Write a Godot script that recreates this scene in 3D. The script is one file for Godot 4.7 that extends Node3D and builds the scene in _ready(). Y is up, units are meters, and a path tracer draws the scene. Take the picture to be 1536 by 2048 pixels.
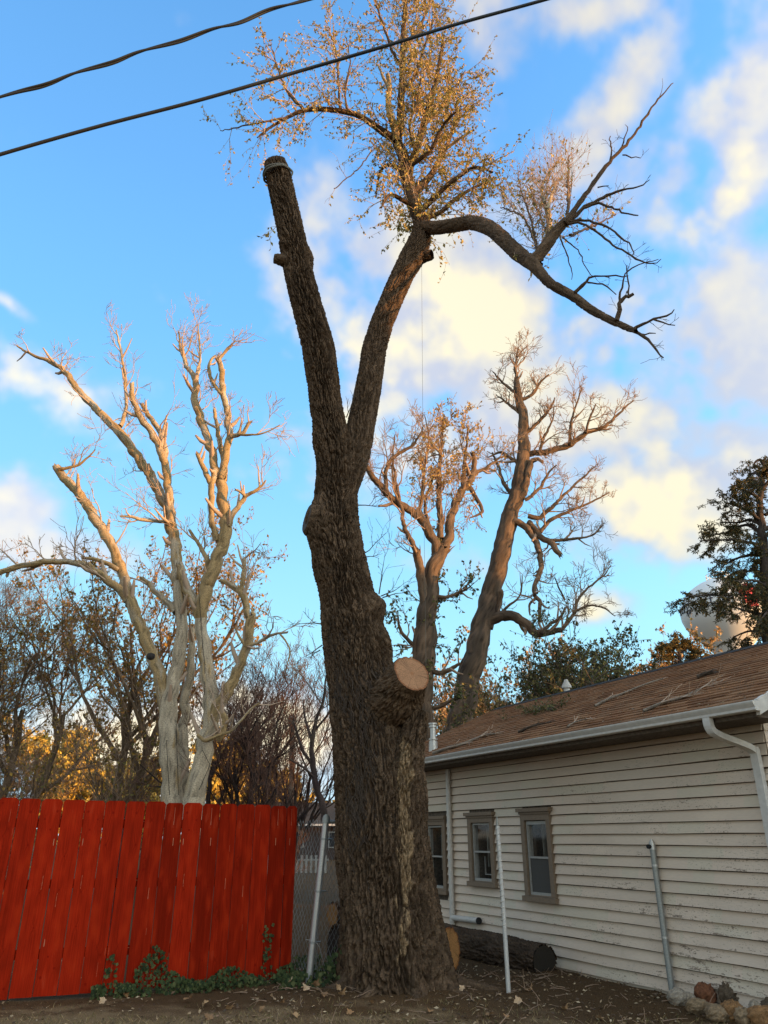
extends Node3D
# A huge half-felled tree between a red board fence and a clapboard house, late-day sun from the right.
const EYE := Vector3(0, 1.5, 0)
const PITCH := 23.6
const FOCAL := 1490.0            # of the 1536 x 2048 photograph, in its pixels
var sun_dir := Vector3(0.872, 0.075, 0.484).normalized()
var rng := RandomNumberGenerator.new()
var M := {}
var taken := {}

class Buf:
	var v := PackedVector3Array()
	var n := PackedVector3Array()
	var c := PackedColorArray()
	var uv := PackedVector2Array()
	var i := PackedInt32Array()
	var tint := Color.WHITE

	func vert(p: Vector3, nn: Vector3, t := Vector2.ZERO) -> void:
		v.append(p)
		n.append(nn)
		c.append(tint)
		uv.append(t)

	func quad(a: Vector3, b: Vector3, cc: Vector3, d: Vector3, out: Vector3, ua := Vector2.ZERO, ub := Vector2(1, 0), uc := Vector2(1, 1), ud := Vector2(0, 1)) -> void:
		var nn := (cc - a).cross(d - b)
		if nn.length_squared() < 1e-16:
			return
		nn = nn.normalized()
		var s := v.size()
		var flip := nn.dot(out) < 0.0
		if flip:
			nn = -nn
		vert(a, nn, ua)
		vert(b, nn, ub)
		vert(cc, nn, uc)
		vert(d, nn, ud)
		if flip:
			i.append_array([s, s + 1, s + 2, s, s + 2, s + 3])
		else:
			i.append_array([s, s + 2, s + 1, s, s + 3, s + 2])

	# eight corners: p0..p3 one loop, p4..p7 the loop opposite
	func hexa(p: Array) -> void:
		var m := Vector3.ZERO
		for q in p:
			m += q
		m /= 8.0
		for f in [[0, 1, 2, 3], [4, 5, 6, 7], [0, 1, 5, 4], [1, 2, 6, 5], [2, 3, 7, 6], [3, 0, 4, 7]]:
			var a: Vector3 = p[f[0]]
			var b: Vector3 = p[f[1]]
			var cc: Vector3 = p[f[2]]
			var d: Vector3 = p[f[3]]
			quad(a, b, cc, d, (a + b + cc + d) / 4.0 - m)

	func box(at: Vector3, x: Vector3, y: Vector3, z: Vector3) -> void:   # centre and three half edges
		hexa([at - x - y - z, at + x - y - z, at + x - y + z, at - x - y + z, at - x + y - z, at + x + y - z, at + x + y + z, at - x + y + z])

	func tube(pts: PackedVector3Array, rad: PackedFloat32Array, sides: int, cap := false) -> void:
		var k := pts.size()
		if k < 2:
			return
		var t := (pts[1] - pts[0]).normalized()
		var u := t.cross(Vector3.RIGHT if absf(t.x) < 0.8 else Vector3.UP).normalized()
		var s := v.size()
		var along := 0.0
		for a in k:
			var tn := (pts[mini(a + 1, k - 1)] - pts[maxi(a - 1, 0)]).normalized()
			u = (u - tn * u.dot(tn)).normalized()
			var w := tn.cross(u)
			if a:
				along += pts[a].distance_to(pts[a - 1])
			for b in sides:
				var g := TAU * b / sides
				var d := u * cos(g) + w * sin(g)
				vert(pts[a] + d * rad[a], d, Vector2(float(b) / sides, along))
		for a in k - 1:
			for b in sides:
				var b2 := (b + 1) % sides
				var q := s + a * sides
				i.append_array([q + b, q + sides + b, q + sides + b2, q + b, q + sides + b2, q + b2])
		if cap:
			for e in [0, k - 1]:
				var nn := (pts[1] - pts[0]).normalized() * -1.0 if e == 0 else (pts[k - 1] - pts[k - 2]).normalized()
				var s2 := v.size()
				vert(pts[e], nn)
				for b in sides:
					vert(v[s + e * sides + b], nn)
				for b in sides:
					var b2 := (b + 1) % sides
					if e == 0:
						i.append_array([s2, s2 + 1 + b, s2 + 1 + b2])
					else:
						i.append_array([s2, s2 + 1 + b2, s2 + 1 + b])

	func mesh() -> ArrayMesh:
		var a := []
		a.resize(Mesh.ARRAY_MAX)
		a[Mesh.ARRAY_VERTEX] = v
		a[Mesh.ARRAY_NORMAL] = n
		a[Mesh.ARRAY_COLOR] = c
		a[Mesh.ARRAY_TEX_UV] = uv
		a[Mesh.ARRAY_INDEX] = i
		var m := ArrayMesh.new()
		if v.size():
			m.add_surface_from_arrays(Mesh.PRIMITIVE_TRIANGLES, a)
		return m

class Leaves:
	var b := PackedFloat32Array()
	var count := 0

	func put(p: Vector3, x: Vector3, y: Vector3, z: Vector3, c: Color) -> void:
		b.append_array([x.x, y.x, z.x, p.x, x.y, y.y, z.y, p.y, x.z, y.z, z.z, p.z, c.r, c.g, c.b, 1.0])
		count += 1

# ---------------------------------------------------------------- small helpers
func ray(px: float, py: float) -> Vector3:
	var a := deg_to_rad(PITCH)
	var w := (1024.0 - py) / FOCAL
	return Vector3((px - 768.0) / FOCAL, w * cos(a) + sin(a), w * sin(a) - cos(a))

# the point that stands `deep` metres in front of the eye's upright plane
func at(px: float, py: float, deep: float) -> Vector3:
	var d := ray(px, py)
	return EYE + d * (deep / -d.z)

func on_ground(px: float, py: float, y := 0.0) -> Vector3:
	var d := ray(px, py)
	return EYE + d * ((y - EYE.y) / d.y)

func px_size(px: float, py: float, deep: float) -> float:   # metres that one pixel spans there
	return deep / -ray(px, py).z / FOCAL

func numbered(called: String) -> String:
	taken[called] = taken.get(called, -1) + 1
	return called if taken[called] == 0 else "%s_%03d" % [called, taken[called]]

func tag(o: Node, label: String, category: String, group := "", kind := "") -> void:
	if label:
		o.set_meta("label", label)
	if category:
		o.set_meta("category", category)
	if group:
		o.set_meta("group", group)
	if kind:
		o.set_meta("kind", kind)

func thing(called: String, label: String, category: String, where := Vector3.ZERO, group := "") -> Node3D:
	var o := Node3D.new()
	o.name = numbered(called)
	add_child(o, true)
	o.position = where
	tag(o, label, category, group)
	return o

func obj(called: String, m: Mesh, mat: Material, parent: Node = self) -> MeshInstance3D:
	var o := MeshInstance3D.new()
	o.name = numbered(called) if parent == self else called
	o.mesh = m
	o.material_override = mat
	o.cast_shadow = GeometryInstance3D.SHADOW_CASTING_SETTING_ON
	parent.add_child(o, true)
	if parent != self and parent is Node3D:
		var up: Node3D = parent
		var p := Vector3.ZERO
		while up != null and up != self:      # meshes are laid out in world metres; the thing's node stands at its base
			p += up.position
			up = up.get_parent() as Node3D
		o.position = -p
	return o

func scatter(called: String, lv: Leaves, m: Mesh, mat: Material, parent: Node = self, kind := "stuff") -> MultiMeshInstance3D:
	var mm := MultiMesh.new()
	mm.transform_format = MultiMesh.TRANSFORM_3D
	mm.use_colors = true
	mm.mesh = m
	mm.instance_count = lv.count
	mm.buffer = lv.b
	var o := MultiMeshInstance3D.new()
	o.name = numbered(called) if parent == self else called
	o.multimesh = mm
	o.material_override = mat
	parent.add_child(o, true)
	if parent != self:
		var up: Node3D = parent as Node3D
		var p := Vector3.ZERO
		while up != null and up != self:
			p += up.position
			up = up.get_parent() as Node3D
		o.position = -p
	o.set_meta("kind", kind)
	return o

func fnl(seed_: int, freq: float, type := FastNoiseLite.TYPE_SIMPLEX_SMOOTH, oct := 1) -> FastNoiseLite:
	var f := FastNoiseLite.new()
	f.seed = seed_
	f.frequency = freq
	f.noise_type = type
	if oct > 1:
		f.fractal_type = FastNoiseLite.FRACTAL_FBM
		f.fractal_octaves = oct
	else:
		f.fractal_type = FastNoiseLite.FRACTAL_NONE
	return f

func ntex(f: FastNoiseLite, stops: Array, size := 512, size_y := 0) -> NoiseTexture2D:
	var t := NoiseTexture2D.new()
	t.noise = f
	t.width = size
	t.height = size_y if size_y else size
	t.seamless = true
	t.seamless_blend_skirt = 0.2
	t.generate_mipmaps = false
	if stops.size():
		var g := Gradient.new()
		g.offsets = PackedFloat32Array(stops.map(func(x): return x[0]))
		g.colors = PackedColorArray(stops.map(func(x): return x[1]))
		t.color_ramp = g
	return t

func mat(albedo: Color, rough := 0.9, tex: Texture2D = null, tri := 0.0, bump: Texture2D = null, bump_cm := 0.0, metal := 0.0) -> StandardMaterial3D:
	var m := StandardMaterial3D.new()
	m.albedo_color = albedo.linear_to_srgb()
	m.roughness = rough
	m.metallic = metal
	m.metallic_specular = 0.4
	if tex:
		m.albedo_texture = tex
	if bump:
		m.heightmap_enabled = true
		m.heightmap_texture = bump
		m.heightmap_scale = bump_cm
	if tri > 0.0:
		m.uv1_triplanar = true
		m.uv1_world_triplanar = true
		m.uv1_scale = Vector3.ONE * tri
	return m

func tinted(m: StandardMaterial3D) -> StandardMaterial3D:
	m.vertex_color_use_as_albedo = true
	return m

func grey(x: float) -> Color:
	return Color(x, x, x)

func smooth(pts: PackedVector3Array, rad: PackedFloat32Array, step: float) -> Array:   # Catmull-Rom through the points
	var op := PackedVector3Array()
	var orr := PackedFloat32Array()
	var k := pts.size()
	for a in k - 1:
		var p0 := pts[maxi(a - 1, 0)]
		var p1 := pts[a]
		var p2 := pts[a + 1]
		var p3 := pts[mini(a + 2, k - 1)]
		var cuts := maxi(1, int(ceil(p1.distance_to(p2) / step)))
		for b in cuts:
			var t := float(b) / cuts
			op.append(p1.cubic_interpolate(p2, p0, p3, t))
			orr.append(lerpf(rad[a], rad[a + 1], t * t * (3.0 - 2.0 * t) * 0.5 + t * 0.5))
	op.append(pts[k - 1])
	orr.append(rad[k - 1])
	return [op, orr]

# px, py, half width in pixels, ... -> points and radii; the depth runs evenly from z0 to z1
func limb_line(a: Array, z0: float, z1: float) -> Array:
	var k := a.size() / 3
	var p := PackedVector3Array()
	var r := PackedFloat32Array()
	for j in k:
		var z := lerpf(z0, z1, float(j) / maxf(1.0, k - 1.0))
		p.append(at(a[j * 3], a[j * 3 + 1], z))
		r.append(a[j * 3 + 2] * px_size(a[j * 3], a[j * 3 + 1], z))
	return [p, r]

func away(d: Vector3, turn: float, around: float) -> Vector3:   # d bent by `turn` radians in the direction `around`
	var u := d.cross(Vector3.UP if absf(d.y) < 0.95 else Vector3.RIGHT).normalized()
	return (d * cos(turn) + u.rotated(d, around) * sin(turn)).normalized()

# a twig with side twigs; leaves (if any) along its outer half
func sprout(b: Buf, lv: Leaves, p: Vector3, d: Vector3, length: float, r: float, level: int, o: Dictionary) -> void:
	var k := 4 if level > 0 else 3
	var pts := PackedVector3Array([p])
	var rad := PackedFloat32Array([r])
	var wander: float = o.get("wander", 0.28)
	var rise: float = o.get("rise", 0.1)
	var q := p
	var dd := d
	for a in k:
		dd = (dd + Vector3(rng.randf_range(-1, 1), rng.randf_range(-1, 1), rng.randf_range(-1, 1)) * wander + Vector3(0, rise, 0)).normalized()
		q += dd * (length / k)
		pts.append(q)
		rad.append(maxf(r * (1.0 - 0.8 * (a + 1.0) / k), o.get("thin", 0.002)))
		if lv != null and o.has("colors") and level <= o.get("leaf_level", 1) and (a >= k - 2 or rng.randf() < 0.25):
			var many: float = o.get("leaves", 3.0)
			var nn := int(many) + (1 if rng.randf() < many - int(many) else 0)
			for e in nn:
				leaf(lv, q - dd * rng.randf() * length / k, o)
	b.tube(pts, rad, 4 if r > 0.012 else 3)
	if level > 0:
		var kids: int = o.get("kids", 4)
		for a in kids:
			var f := rng.randf_range(0.2, 1.0)
			var j := clampi(int(f * k), 0, k - 1)
			var base := pts[j].lerp(pts[j + 1], f * k - j)
			var bd := away((pts[j + 1] - pts[j]).normalized(), rng.randf_range(0.35, 1.0) * o.get("open", 1.0), rng.randf() * TAU)
			sprout(b, lv, base, bd, length * rng.randf_range(0.4, 0.72), maxf(r * 0.55 * (1.1 - 0.6 * f), o.get("thin", 0.002)), level - 1, o)

func leaf(lv: Leaves, p: Vector3, o: Dictionary) -> void:
	var s: float = o.get("leaf", 0.06) * rng.randf_range(0.5, 1.35)
	var hang := Vector3(rng.randf_range(-1, 1), rng.randf_range(-1, 1) - o.get("hang", 0.7), rng.randf_range(-1, 1)).normalized()
	var side := hang.cross(Vector3(rng.randf_range(-1, 1), rng.randf_range(-1, 1), rng.randf_range(-1, 1))).normalized()
	var cols: Array = o["colors"]
	var c: Color = cols[rng.randi() % cols.size()]
	c = c * rng.randf_range(0.7, 1.25)
	lv.put(p, side * s, hang * s, side.cross(hang) * s, c)

# twigs all along a limb
func clothe(b: Buf, lv: Leaves, line: Array, many: float, o: Dictionary) -> void:
	var pts: PackedVector3Array = line[0]
	var rad: PackedFloat32Array = line[1]
	var total := 0.0
	for a in pts.size() - 1:
		total += pts[a].distance_to(pts[a + 1])
	var done := 0.0
	for a in pts.size() - 1:
		var seg := pts[a].distance_to(pts[a + 1])
		var want := seg * many
		var nn := int(want) + (1 if rng.randf() < want - int(want) else 0)
		for e in nn:
			var f := rng.randf()
			var s: float = (done + f * seg) / total
			if s < o.get("from", 0.0):
				continue
			var t := (pts[a + 1] - pts[a]).normalized()
			var d := away(t, rng.randf_range(0.5, 1.2) * o.get("open", 1.0), rng.randf() * TAU)
			d = (d + Vector3(0, o.get("up", 0.3), 0)).normalized()
			var len_: float = o["length"] * rng.randf_range(0.45, 1.15) * (1.0 - o.get("taper", 0.35) * s)
			var rr := lerpf(rad[a], rad[a + 1], f)
			sprout(b, lv, pts[a].lerp(pts[a + 1], f), d, len_, minf(rr * 0.6, o.get("r", 0.012)), o.get("level", 1), o)
		done += seg

func leaf_mesh(wide := 0.6) -> ArrayMesh:   # a folded lozenge one unit long
	var b := Buf.new()
	var tip := Vector3(0, 1, 0.08)
	var l := Vector3(-wide * 0.5, 0.45, 0.12)
	var r := Vector3(wide * 0.5, 0.45, 0.12)
	b.quad(Vector3.ZERO, l, tip, Vector3(0, 0.5, -0.02), Vector3(0, 0, 1))
	b.quad(Vector3.ZERO, Vector3(0, 0.5, -0.02), tip, r, Vector3(0, 0, 1))
	return b.mesh()

# ---------------------------------------------------------------- bark
# A limb with real bark: ridged plates pushed out of the surface. knobs: [centre, reach, height] swellings.
func bark(pts: PackedVector3Array, rad: PackedFloat32Array, sides: int, step: float, depth: float, plate: Vector2, seed_: int, base: Color, knobs := [], root := 0.0, scar := [], calm := 0.0) -> ArrayMesh:
	var line := smooth(pts, rad, step)
	var cp: PackedVector3Array = line[0]
	var cr: PackedFloat32Array = line[1]
	var k := cp.size()
	var furrow := fnl(seed_, 1.0)
	var total := 0.0
	for a in range(1, k):
		total += cp[a].distance_to(cp[a - 1])
	var warp := fnl(seed_ + 1, 1.0)
	var low := fnl(seed_ + 2, 1.0, FastNoiseLite.TYPE_SIMPLEX_SMOOTH, 2)
	var tone := fnl(seed_ + 3, 1.0, FastNoiseLite.TYPE_SIMPLEX_SMOOTH, 3)
	var out := Buf.new()
	var s := 0.0
	var t := (cp[1] - cp[0]).normalized()
	var u := t.cross(Vector3(0, 0, 1)).normalized()
	for a in k:
		t = (cp[mini(a + 1, k - 1)] - cp[maxi(a - 1, 0)]).normalized()
		u = (u - t * u.dot(t)).normalized()
		var w := t.cross(u)
		if a:
			s += cp[a].distance_to(cp[a - 1])
		for b in sides:
			var g := TAU * b / sides
			var ca := cos(g)
			var sa := sin(g)
			var d := u * ca + w * sa
			var r := cr[a]
			var q := Vector3(ca * r, s, sa * r)
			var bend := warp.get_noise_3d(q.x * 3.0, q.y * 1.6, q.z * 3.0)
			var bend2 := warp.get_noise_3d(q.x * 9.0 + 7.0, q.y * 5.0, q.z * 9.0)
			var e := bend * plate.x * 0.8 + bend2 * plate.x * 0.4
			var f := absf(furrow.get_noise_3d((q.x + sa * e) / plate.x, q.y / plate.y + bend2 * 0.3, (q.z - ca * e) / plate.x))
			var f2 := absf(furrow.get_noise_3d((q.x + sa * e) / plate.x * 1.7 + 40.0, q.y / plate.y * 1.5, (q.z - ca * e) / plate.x * 1.7))
			var snap := absf(furrow.get_noise_3d(q.x / plate.x * 0.8 + 80.0, q.y / plate.y * 3.4, q.z / plate.x * 0.8))
			var fine := tone.get_noise_3d(q.x * 34.0, q.y * 20.0, q.z * 34.0)
			var amp := depth if calm == 0.0 else depth * lerpf(0.3, 1.0, smoothstep(0.0, calm, total - s))
			var h := amp * (smoothstep(0.02, 0.24, f) * (0.4 + 0.6 * smoothstep(0.02, 0.24, f2)) * (0.62 + 0.38 * smoothstep(0.01, 0.11, snap)) - 0.5) + amp * 0.3 * fine
			h += r * 0.09 * low.get_noise_3d(q.x * 1.9, q.y * 0.8, q.z * 1.9)
			if root > 0.0:
				var up := clampf(1.0 - (cp[a].y + 0.05) / root, 0.0, 1.0)
				h += r * up * up * (0.24 + 0.5 * maxf(0.0, low.get_noise_3d(ca * 2.2 + 5.0, 0.3, sa * 2.2)))
			var p := cp[a] + d * r
			for kn in knobs:
				var c: Vector3 = kn[0]
				var dist := p.distance_to(c)
				if dist < kn[1]:
					var x: float = dist / kn[1]
					h += kn[2] * (1.0 - x * x) * (1.0 - x * x)
			p += d * h
			var n1 := tone.get_noise_3d(q.x * 2.5, q.y * 0.9, q.z * 2.5)
			var n2 := tone.get_noise_3d(q.x * 14.0 + 3.0, q.y * 4.0, q.z * 14.0)
			var col := base * (1.0 + 0.40 * n1 + 0.45 * n2)
			if n2 > 0.12:
				col = col.lerp(Color(base.r * 1.6, base.g * 1.6, base.b * 1.6), clampf((n2 - 0.12) * 2.2, 0.0, 0.6))
			for sc in scar:                         # bare wood where the bark has come away: [points, half width, colour]
				var path: Array = sc[0]
				for m in path.size() - 1:
					var near := Geometry3D.get_closest_point_to_segment(p, path[m], path[m + 1])
					var miss := near.distance_to(p) / (float(sc[1]) * (1.0 + 0.6 * bend2 + 0.5 * n2 + 0.3 * bend))
					if miss < 1.0:
						var bare: Color = sc[2]
						col = col.lerp(bare * (0.85 + 0.5 * fine), smoothstep(1.0, 0.72, miss) * 0.93)
			out.v.append(p)
			out.c.append(col)
			out.uv.append(Vector2(float(b) / sides, s))
	out.n.resize(k * sides)
	for a in k:
		var a0 := maxi(a - 1, 0) * sides
		var a1 := mini(a + 1, k - 1) * sides
		for b in sides:
			var q := out.v[a * sides + (b + 1) % sides] - out.v[a * sides + (b + sides - 1) % sides]
			out.n[a * sides + b] = q.cross(out.v[a1 + b] - out.v[a0 + b]).normalized()
	for a in k - 1:
		for b in sides:
			var b2 := (b + 1) % sides
			var q := a * sides
			out.i.append_array([q + b, q + sides + b, q + sides + b2, q + b, q + sides + b2, q + b2])
	return out.mesh()

# the sawn end of a limb, closing the last ring of its bark mesh
func end_face(limb: ArrayMesh, sides: int, lift: float, wood: Color) -> ArrayMesh:
	var v: PackedVector3Array = limb.surface_get_arrays(0)[Mesh.ARRAY_VERTEX]
	var k := v.size()
	var c := Vector3.ZERO
	for b in sides:
		c += v[k - sides + b]
	c /= sides
	var c0 := Vector3.ZERO
	for b in sides:
		c0 += v[k - 7 * sides + b]
	c0 /= sides
	var nn := (c - c0).normalized()
	var out := Buf.new()
	var grain := fnl(91, 7.0, FastNoiseLite.TYPE_SIMPLEX_SMOOTH, 3)
	var rings := 26
	for a in rings + 1:
		var f := float(a) / rings
		for b in sides:
			var e := v[k - sides + b]
			var p := c.lerp(e, f) + nn * (lift + 0.003 * grain.get_noise_3dv(e.lerp(c, 1.0 - f) * 6.0))
			var pith := c + (v[k - sides] - c) * 0.22
			var rr := p.distance_to(pith) / maxf(0.01, c.distance_to(v[k - sides]))
			var ringtone := 0.90 + 0.07 * sin(rr * 52.0 + 9.0 * grain.get_noise_3dv(p * 0.8) + 2.0 * sin(rr * 9.0)) + 0.16 * grain.get_noise_3dv(p * 0.9)
			ringtone *= 1.0 + 0.17 * grain.get_noise_2d((p.x * 0.55 + p.y * 0.83) * 26.0, (p.x * 0.83 - p.y * 0.55) * 1.5)     # marks of the saw
			ringtone -= 0.5 * smoothstep(0.05, 0.0, absf(grain.get_noise_2d(b * 0.9 / sides, 5.0))) * smoothstep(0.15, 0.5, f)   # drying checks
			var col := wood * ringtone
			if f > 0.9:
				col = wood * Color(0.72, 0.55, 0.42) * ringtone       # the darker ring of inner bark
			if f < 0.1:
				col = wood * Color(0.8, 0.7, 0.6)
			out.tint = col
			out.vert(p, nn)
	for a in rings:
		for b in sides:
			var b2 := (b + 1) % sides
			var q := a * sides
			out.i.append_array([q + b, q + sides + b2, q + sides + b, q + b, q + b2, q + sides + b2])
	return out.mesh()

# ---------------------------------------------------------------- materials
func make_materials() -> void:
	var fine := ntex(fnl(11, 0.035, FastNoiseLite.TYPE_SIMPLEX_SMOOTH, 5), [[0.0, grey(0.55)], [0.5, grey(0.86)], [1.0, grey(1.0)]])
	var rough := ntex(fnl(12, 0.05, FastNoiseLite.TYPE_SIMPLEX_SMOOTH, 5), [])
	M.fine = fine
	M.rough = rough
	M.faint = ntex(fnl(14, 0.02, FastNoiseLite.TYPE_SIMPLEX_SMOOTH, 4), [[0.0, grey(0.86)], [1.0, grey(1.0)]])
	M.bark = tinted(mat(Color.WHITE, 0.95, fine, 2.2, rough, 0.6))
	M.bark.metallic_specular = 0.25
	M.twig_dark = mat(Color(0.10, 0.075, 0.055), 0.9)
	M.twig_pale = mat(Color(0.42, 0.30, 0.21), 0.9)
	M.twig_mid = mat(Color(0.29, 0.19, 0.125), 0.9)
	M.twig_red = mat(Color(0.13, 0.07, 0.05), 0.9)
	M.limb = tinted(mat(Color.WHITE, 0.93, fine, 3.0, rough, 1.6))
	M.bare_wood = tinted(mat(Color.WHITE, 0.85, fine, 1.6, rough, 0.7))
	M.cut = tinted(mat(Color.WHITE, 0.8, fine, 4.0, rough, 0.12))
	for name_ in ["leaf", "needle", "dry_leaf", "blade"]:
		var l := tinted(mat(Color.WHITE, 0.75))
		l.metallic_specular = 0.3
		l.cull_mode = BaseMaterial3D.CULL_DISABLED
		if name_ == "leaf" or name_ == "blade":
			l.backlight_enabled = true
			l.backlight = grey(0.75)
		M[name_] = l
	M.galv = mat(Color(0.55, 0.54, 0.51), 0.4, M.faint, 5.0, rough, 0.03, 0.7)
	M.galv_dull = mat(Color(0.33, 0.335, 0.31), 0.5, M.faint, 5.0, rough, 0.04, 0.5)
	M.pale_metal = mat(Color(0.58, 0.56, 0.52), 0.5, M.faint, 4.0, rough, 0.03, 0.15)
	M.wire = mat(Color(0.25, 0.25, 0.24), 0.5, null, 0.0, null, 0.0, 0.3)
	M.cable = mat(Color(0.012, 0.014, 0.016), 0.55)
	M.white_paint = mat(Color(0.60, 0.56, 0.50), 0.45, M.faint, 1.2)
	M.trim = mat(Color(0.225, 0.16, 0.105), 0.6, M.faint, 2.0, rough, 0.05)
	M.vinyl = mat(Color(0.36, 0.34, 0.30), 0.5, M.faint, 2.0)
	M.dark = mat(Color(0.02, 0.019, 0.018), 0.9)
	M.screen = mat(Color(0.10, 0.092, 0.08), 0.8, fine, 6.0)
	M.curtain = mat(Color(0.25, 0.24, 0.2), 0.9)
	M.rope = mat(Color(0.22, 0.205, 0.17), 0.95, fine, 9.0, rough, 0.3)
	M.soffit = mat(Color(0.14, 0.105, 0.075), 0.9, fine, 1.0)
	M.felt = mat(Color(0.03, 0.027, 0.025), 0.95, fine, 2.0)
	var glass := StandardMaterial3D.new()
	glass.albedo_color = Color(0.3, 0.3, 0.28, 0.07)
	glass.transparency = BaseMaterial3D.TRANSPARENCY_ALPHA
	glass.roughness = 0.03
	glass.metallic_specular = 0.3
	M.glass = glass
	var gravelly := ntex(fnl(13, 0.09, FastNoiseLite.TYPE_SIMPLEX_SMOOTH, 4), [[0.0, grey(0.45)], [0.45, grey(0.8)], [1.0, grey(1.0)]])
	for a in 5:
		var sh := [Color(0.32, 0.152, 0.075), Color(0.37, 0.182, 0.09), Color(0.25, 0.122, 0.062), Color(0.40, 0.21, 0.108), Color(0.32, 0.17, 0.092)]
		M["shingle%d" % a] = mat(sh[a], 0.95, gravelly, 3.0, rough, 0.5)
		M["shingle%d" % a].metallic_specular = 0.15
	M.siding = siding_material()
	M.boards = []
	for a in 4:
		M.boards.append(board_material(a))

# clapboard paint: cream over grey wood, flaked away in strips, more of it low on the wall. One metre of wall is 1/7.5 of the width.
func siding_material() -> StandardMaterial3D:
	var w := 1536
	var h := 640
	var im := Image.create(w, h, false, Image.FORMAT_RGB8)
	var patch := fnl(21, 1.0, FastNoiseLite.TYPE_SIMPLEX_SMOOTH, 3)
	var flake := fnl(22, 1.0, FastNoiseLite.TYPE_SIMPLEX_SMOOTH, 4)
	var stain := fnl(23, 1.0, FastNoiseLite.TYPE_SIMPLEX_SMOOTH, 3)
	var grain := fnl(24, 1.0)
	for y in h:
		var my := 2.8 * (1.0 - (y + 0.5) / h)
		var course := fposmod(my - 0.06, 0.114) / 0.114
		var row := floorf((my - 0.06) / 0.114)
		for x in w:
			var mx := 7.5 * (x + 0.5) / w
			var c := Color(0.60, 0.482, 0.372)
			var st := stain.get_noise_2d(mx * 0.9 + row * 3.7, my * 1.5)
			c = c * (1.0 + 0.10 * st)
			if stain.get_noise_2d(mx * 0.55 + row * 11.3, row * 5.1) > 0.22:
				c = c.lerp(Color(0.53, 0.485, 0.36), 0.4)          # older greenish coat showing
			var zone := patch.get_noise_2d(mx * 0.8, row * 1.7) + 0.18 * (1.2 - my) + 0.10 * (2.6 - mx) - 0.12
			var fl := 0.75 * flake.get_noise_2d(mx * 5.0, my * 26.0) + 0.5 * flake.get_noise_2d(mx * 24.0 + 40.0, my * 70.0)
			var crack := absf(flake.get_noise_2d(mx * 3.0 + 50.0, my * 30.0))
			var lip := 0.16 * smoothstep(0.45, 0.0, course)
			if fl + zone * 0.6 + lip * 1.3 > 0.70:
				c = Color(0.26, 0.20, 0.15) * (1.0 + 0.5 * grain.get_noise_2d(mx * 30.0, my * 240.0))
			elif crack < 0.016 and zone > -0.05:
				c = c * 0.62
			c = c * (1.0 + 0.05 * grain.get_noise_2d(mx * 12.0, my * 300.0))
			im.set_pixel(x, y, c.linear_to_srgb())
	var m := StandardMaterial3D.new()
	m.albedo_texture = ImageTexture.create_from_image(im)
	m.roughness = 0.7
	m.metallic_specular = 0.35
	m.heightmap_enabled = true
	m.heightmap_texture = M.rough
	m.heightmap_scale = 0.05
	return m

# red-stained cedar: grain, knots, thin places
func board_material(kind: int) -> StandardMaterial3D:
	var w := 160
	var h := 768
	var im := Image.create(w, h, false, Image.FORMAT_RGB8)
	var g := fnl(31 + kind * 7, 1.0, FastNoiseLite.TYPE_SIMPLEX_SMOOTH, 2)
	var r := RandomNumberGenerator.new()
	r.seed = 500 + kind
	var knots := []
	for a in 5:
		knots.append(Vector3(r.randf_range(0.03, 0.18), r.randf_range(0.1, 1.85), r.randf_range(0.007, 0.016)))
	var splits := []
	for a in 2:
		splits.append(Vector3(r.randf_range(0.01, 0.2), r.randf_range(0.1, 1.7), r.randf_range(0.04, 0.2)))
	for y in h:
		var my := 1.95 * (1.0 - (y + 0.5) / h)
		for x in w:
			var mx := 0.215 * (x + 0.5) / w
			var pull := 0.0
			var dark := 0.0
			for kn in knots:
				var d := Vector2((mx - kn.x), (my - kn.y) * 0.55).length()
				pull += signf(mx - kn.x) * 0.02 * exp(-d * d / (kn.z * kn.z * 6.0))
				dark = maxf(dark, smoothstep(kn.z * 1.3, kn.z * 0.4, Vector2(mx - kn.x, my - kn.y).length()))
			var gr := g.get_noise_2d((mx + pull) * 70.0, my * 0.9)
			var gr2 := g.get_noise_2d((mx + pull) * 260.0, my * 4.0)
			var blot := g.get_noise_2d(mx * 7.0 + 9.0, my * 2.2)
			var c: Color = Color(0.36, 0.019, 0.0045) * [0.54, 0.72, 0.82, 0.63][kind] * (1.0 + 0.26 * gr + 0.2 * gr2 + 0.24 * blot)
			if blot > 0.2:
				c = c.lerp(Color(0.36, 0.026, 0.005), (blot - 0.2) * 0.8)
			if gr2 > 0.72 and blot > 0.2:
				c = c.lerp(Color(0.36, 0.12, 0.05), 0.3)
			c = c.lerp(Color(0.17, 0.006, 0.002), dark * 0.75)
			for sp in splits:                          # splits and scuffs where the stain is gone
				if my > sp.y and my < sp.y + sp.z and absf(mx - sp.x - 0.004 * gr) < 0.0014:
					c = Color(0.46, 0.22, 0.13)
			if my < 0.35 and blot > 0.42 and gr2 > 0.1:
				c = c.lerp(Color(0.36, 0.07, 0.035), 0.28)
			im.set_pixel(x, y, c.linear_to_srgb())
	var m := StandardMaterial3D.new()
	m.albedo_texture = ImageTexture.create_from_image(im)
	m.roughness = 0.7
	m.metallic_specular = 0.12
	m.heightmap_enabled = true
	m.heightmap_texture = M.rough
	m.heightmap_scale = 0.06
	return m

# ---------------------------------------------------------------- sky
func az_el(px: float, py: float) -> Vector2:
	var d := ray(px, py).normalized()
	return Vector2(atan2(d.x, -d.z), asin(d.y))

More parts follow.
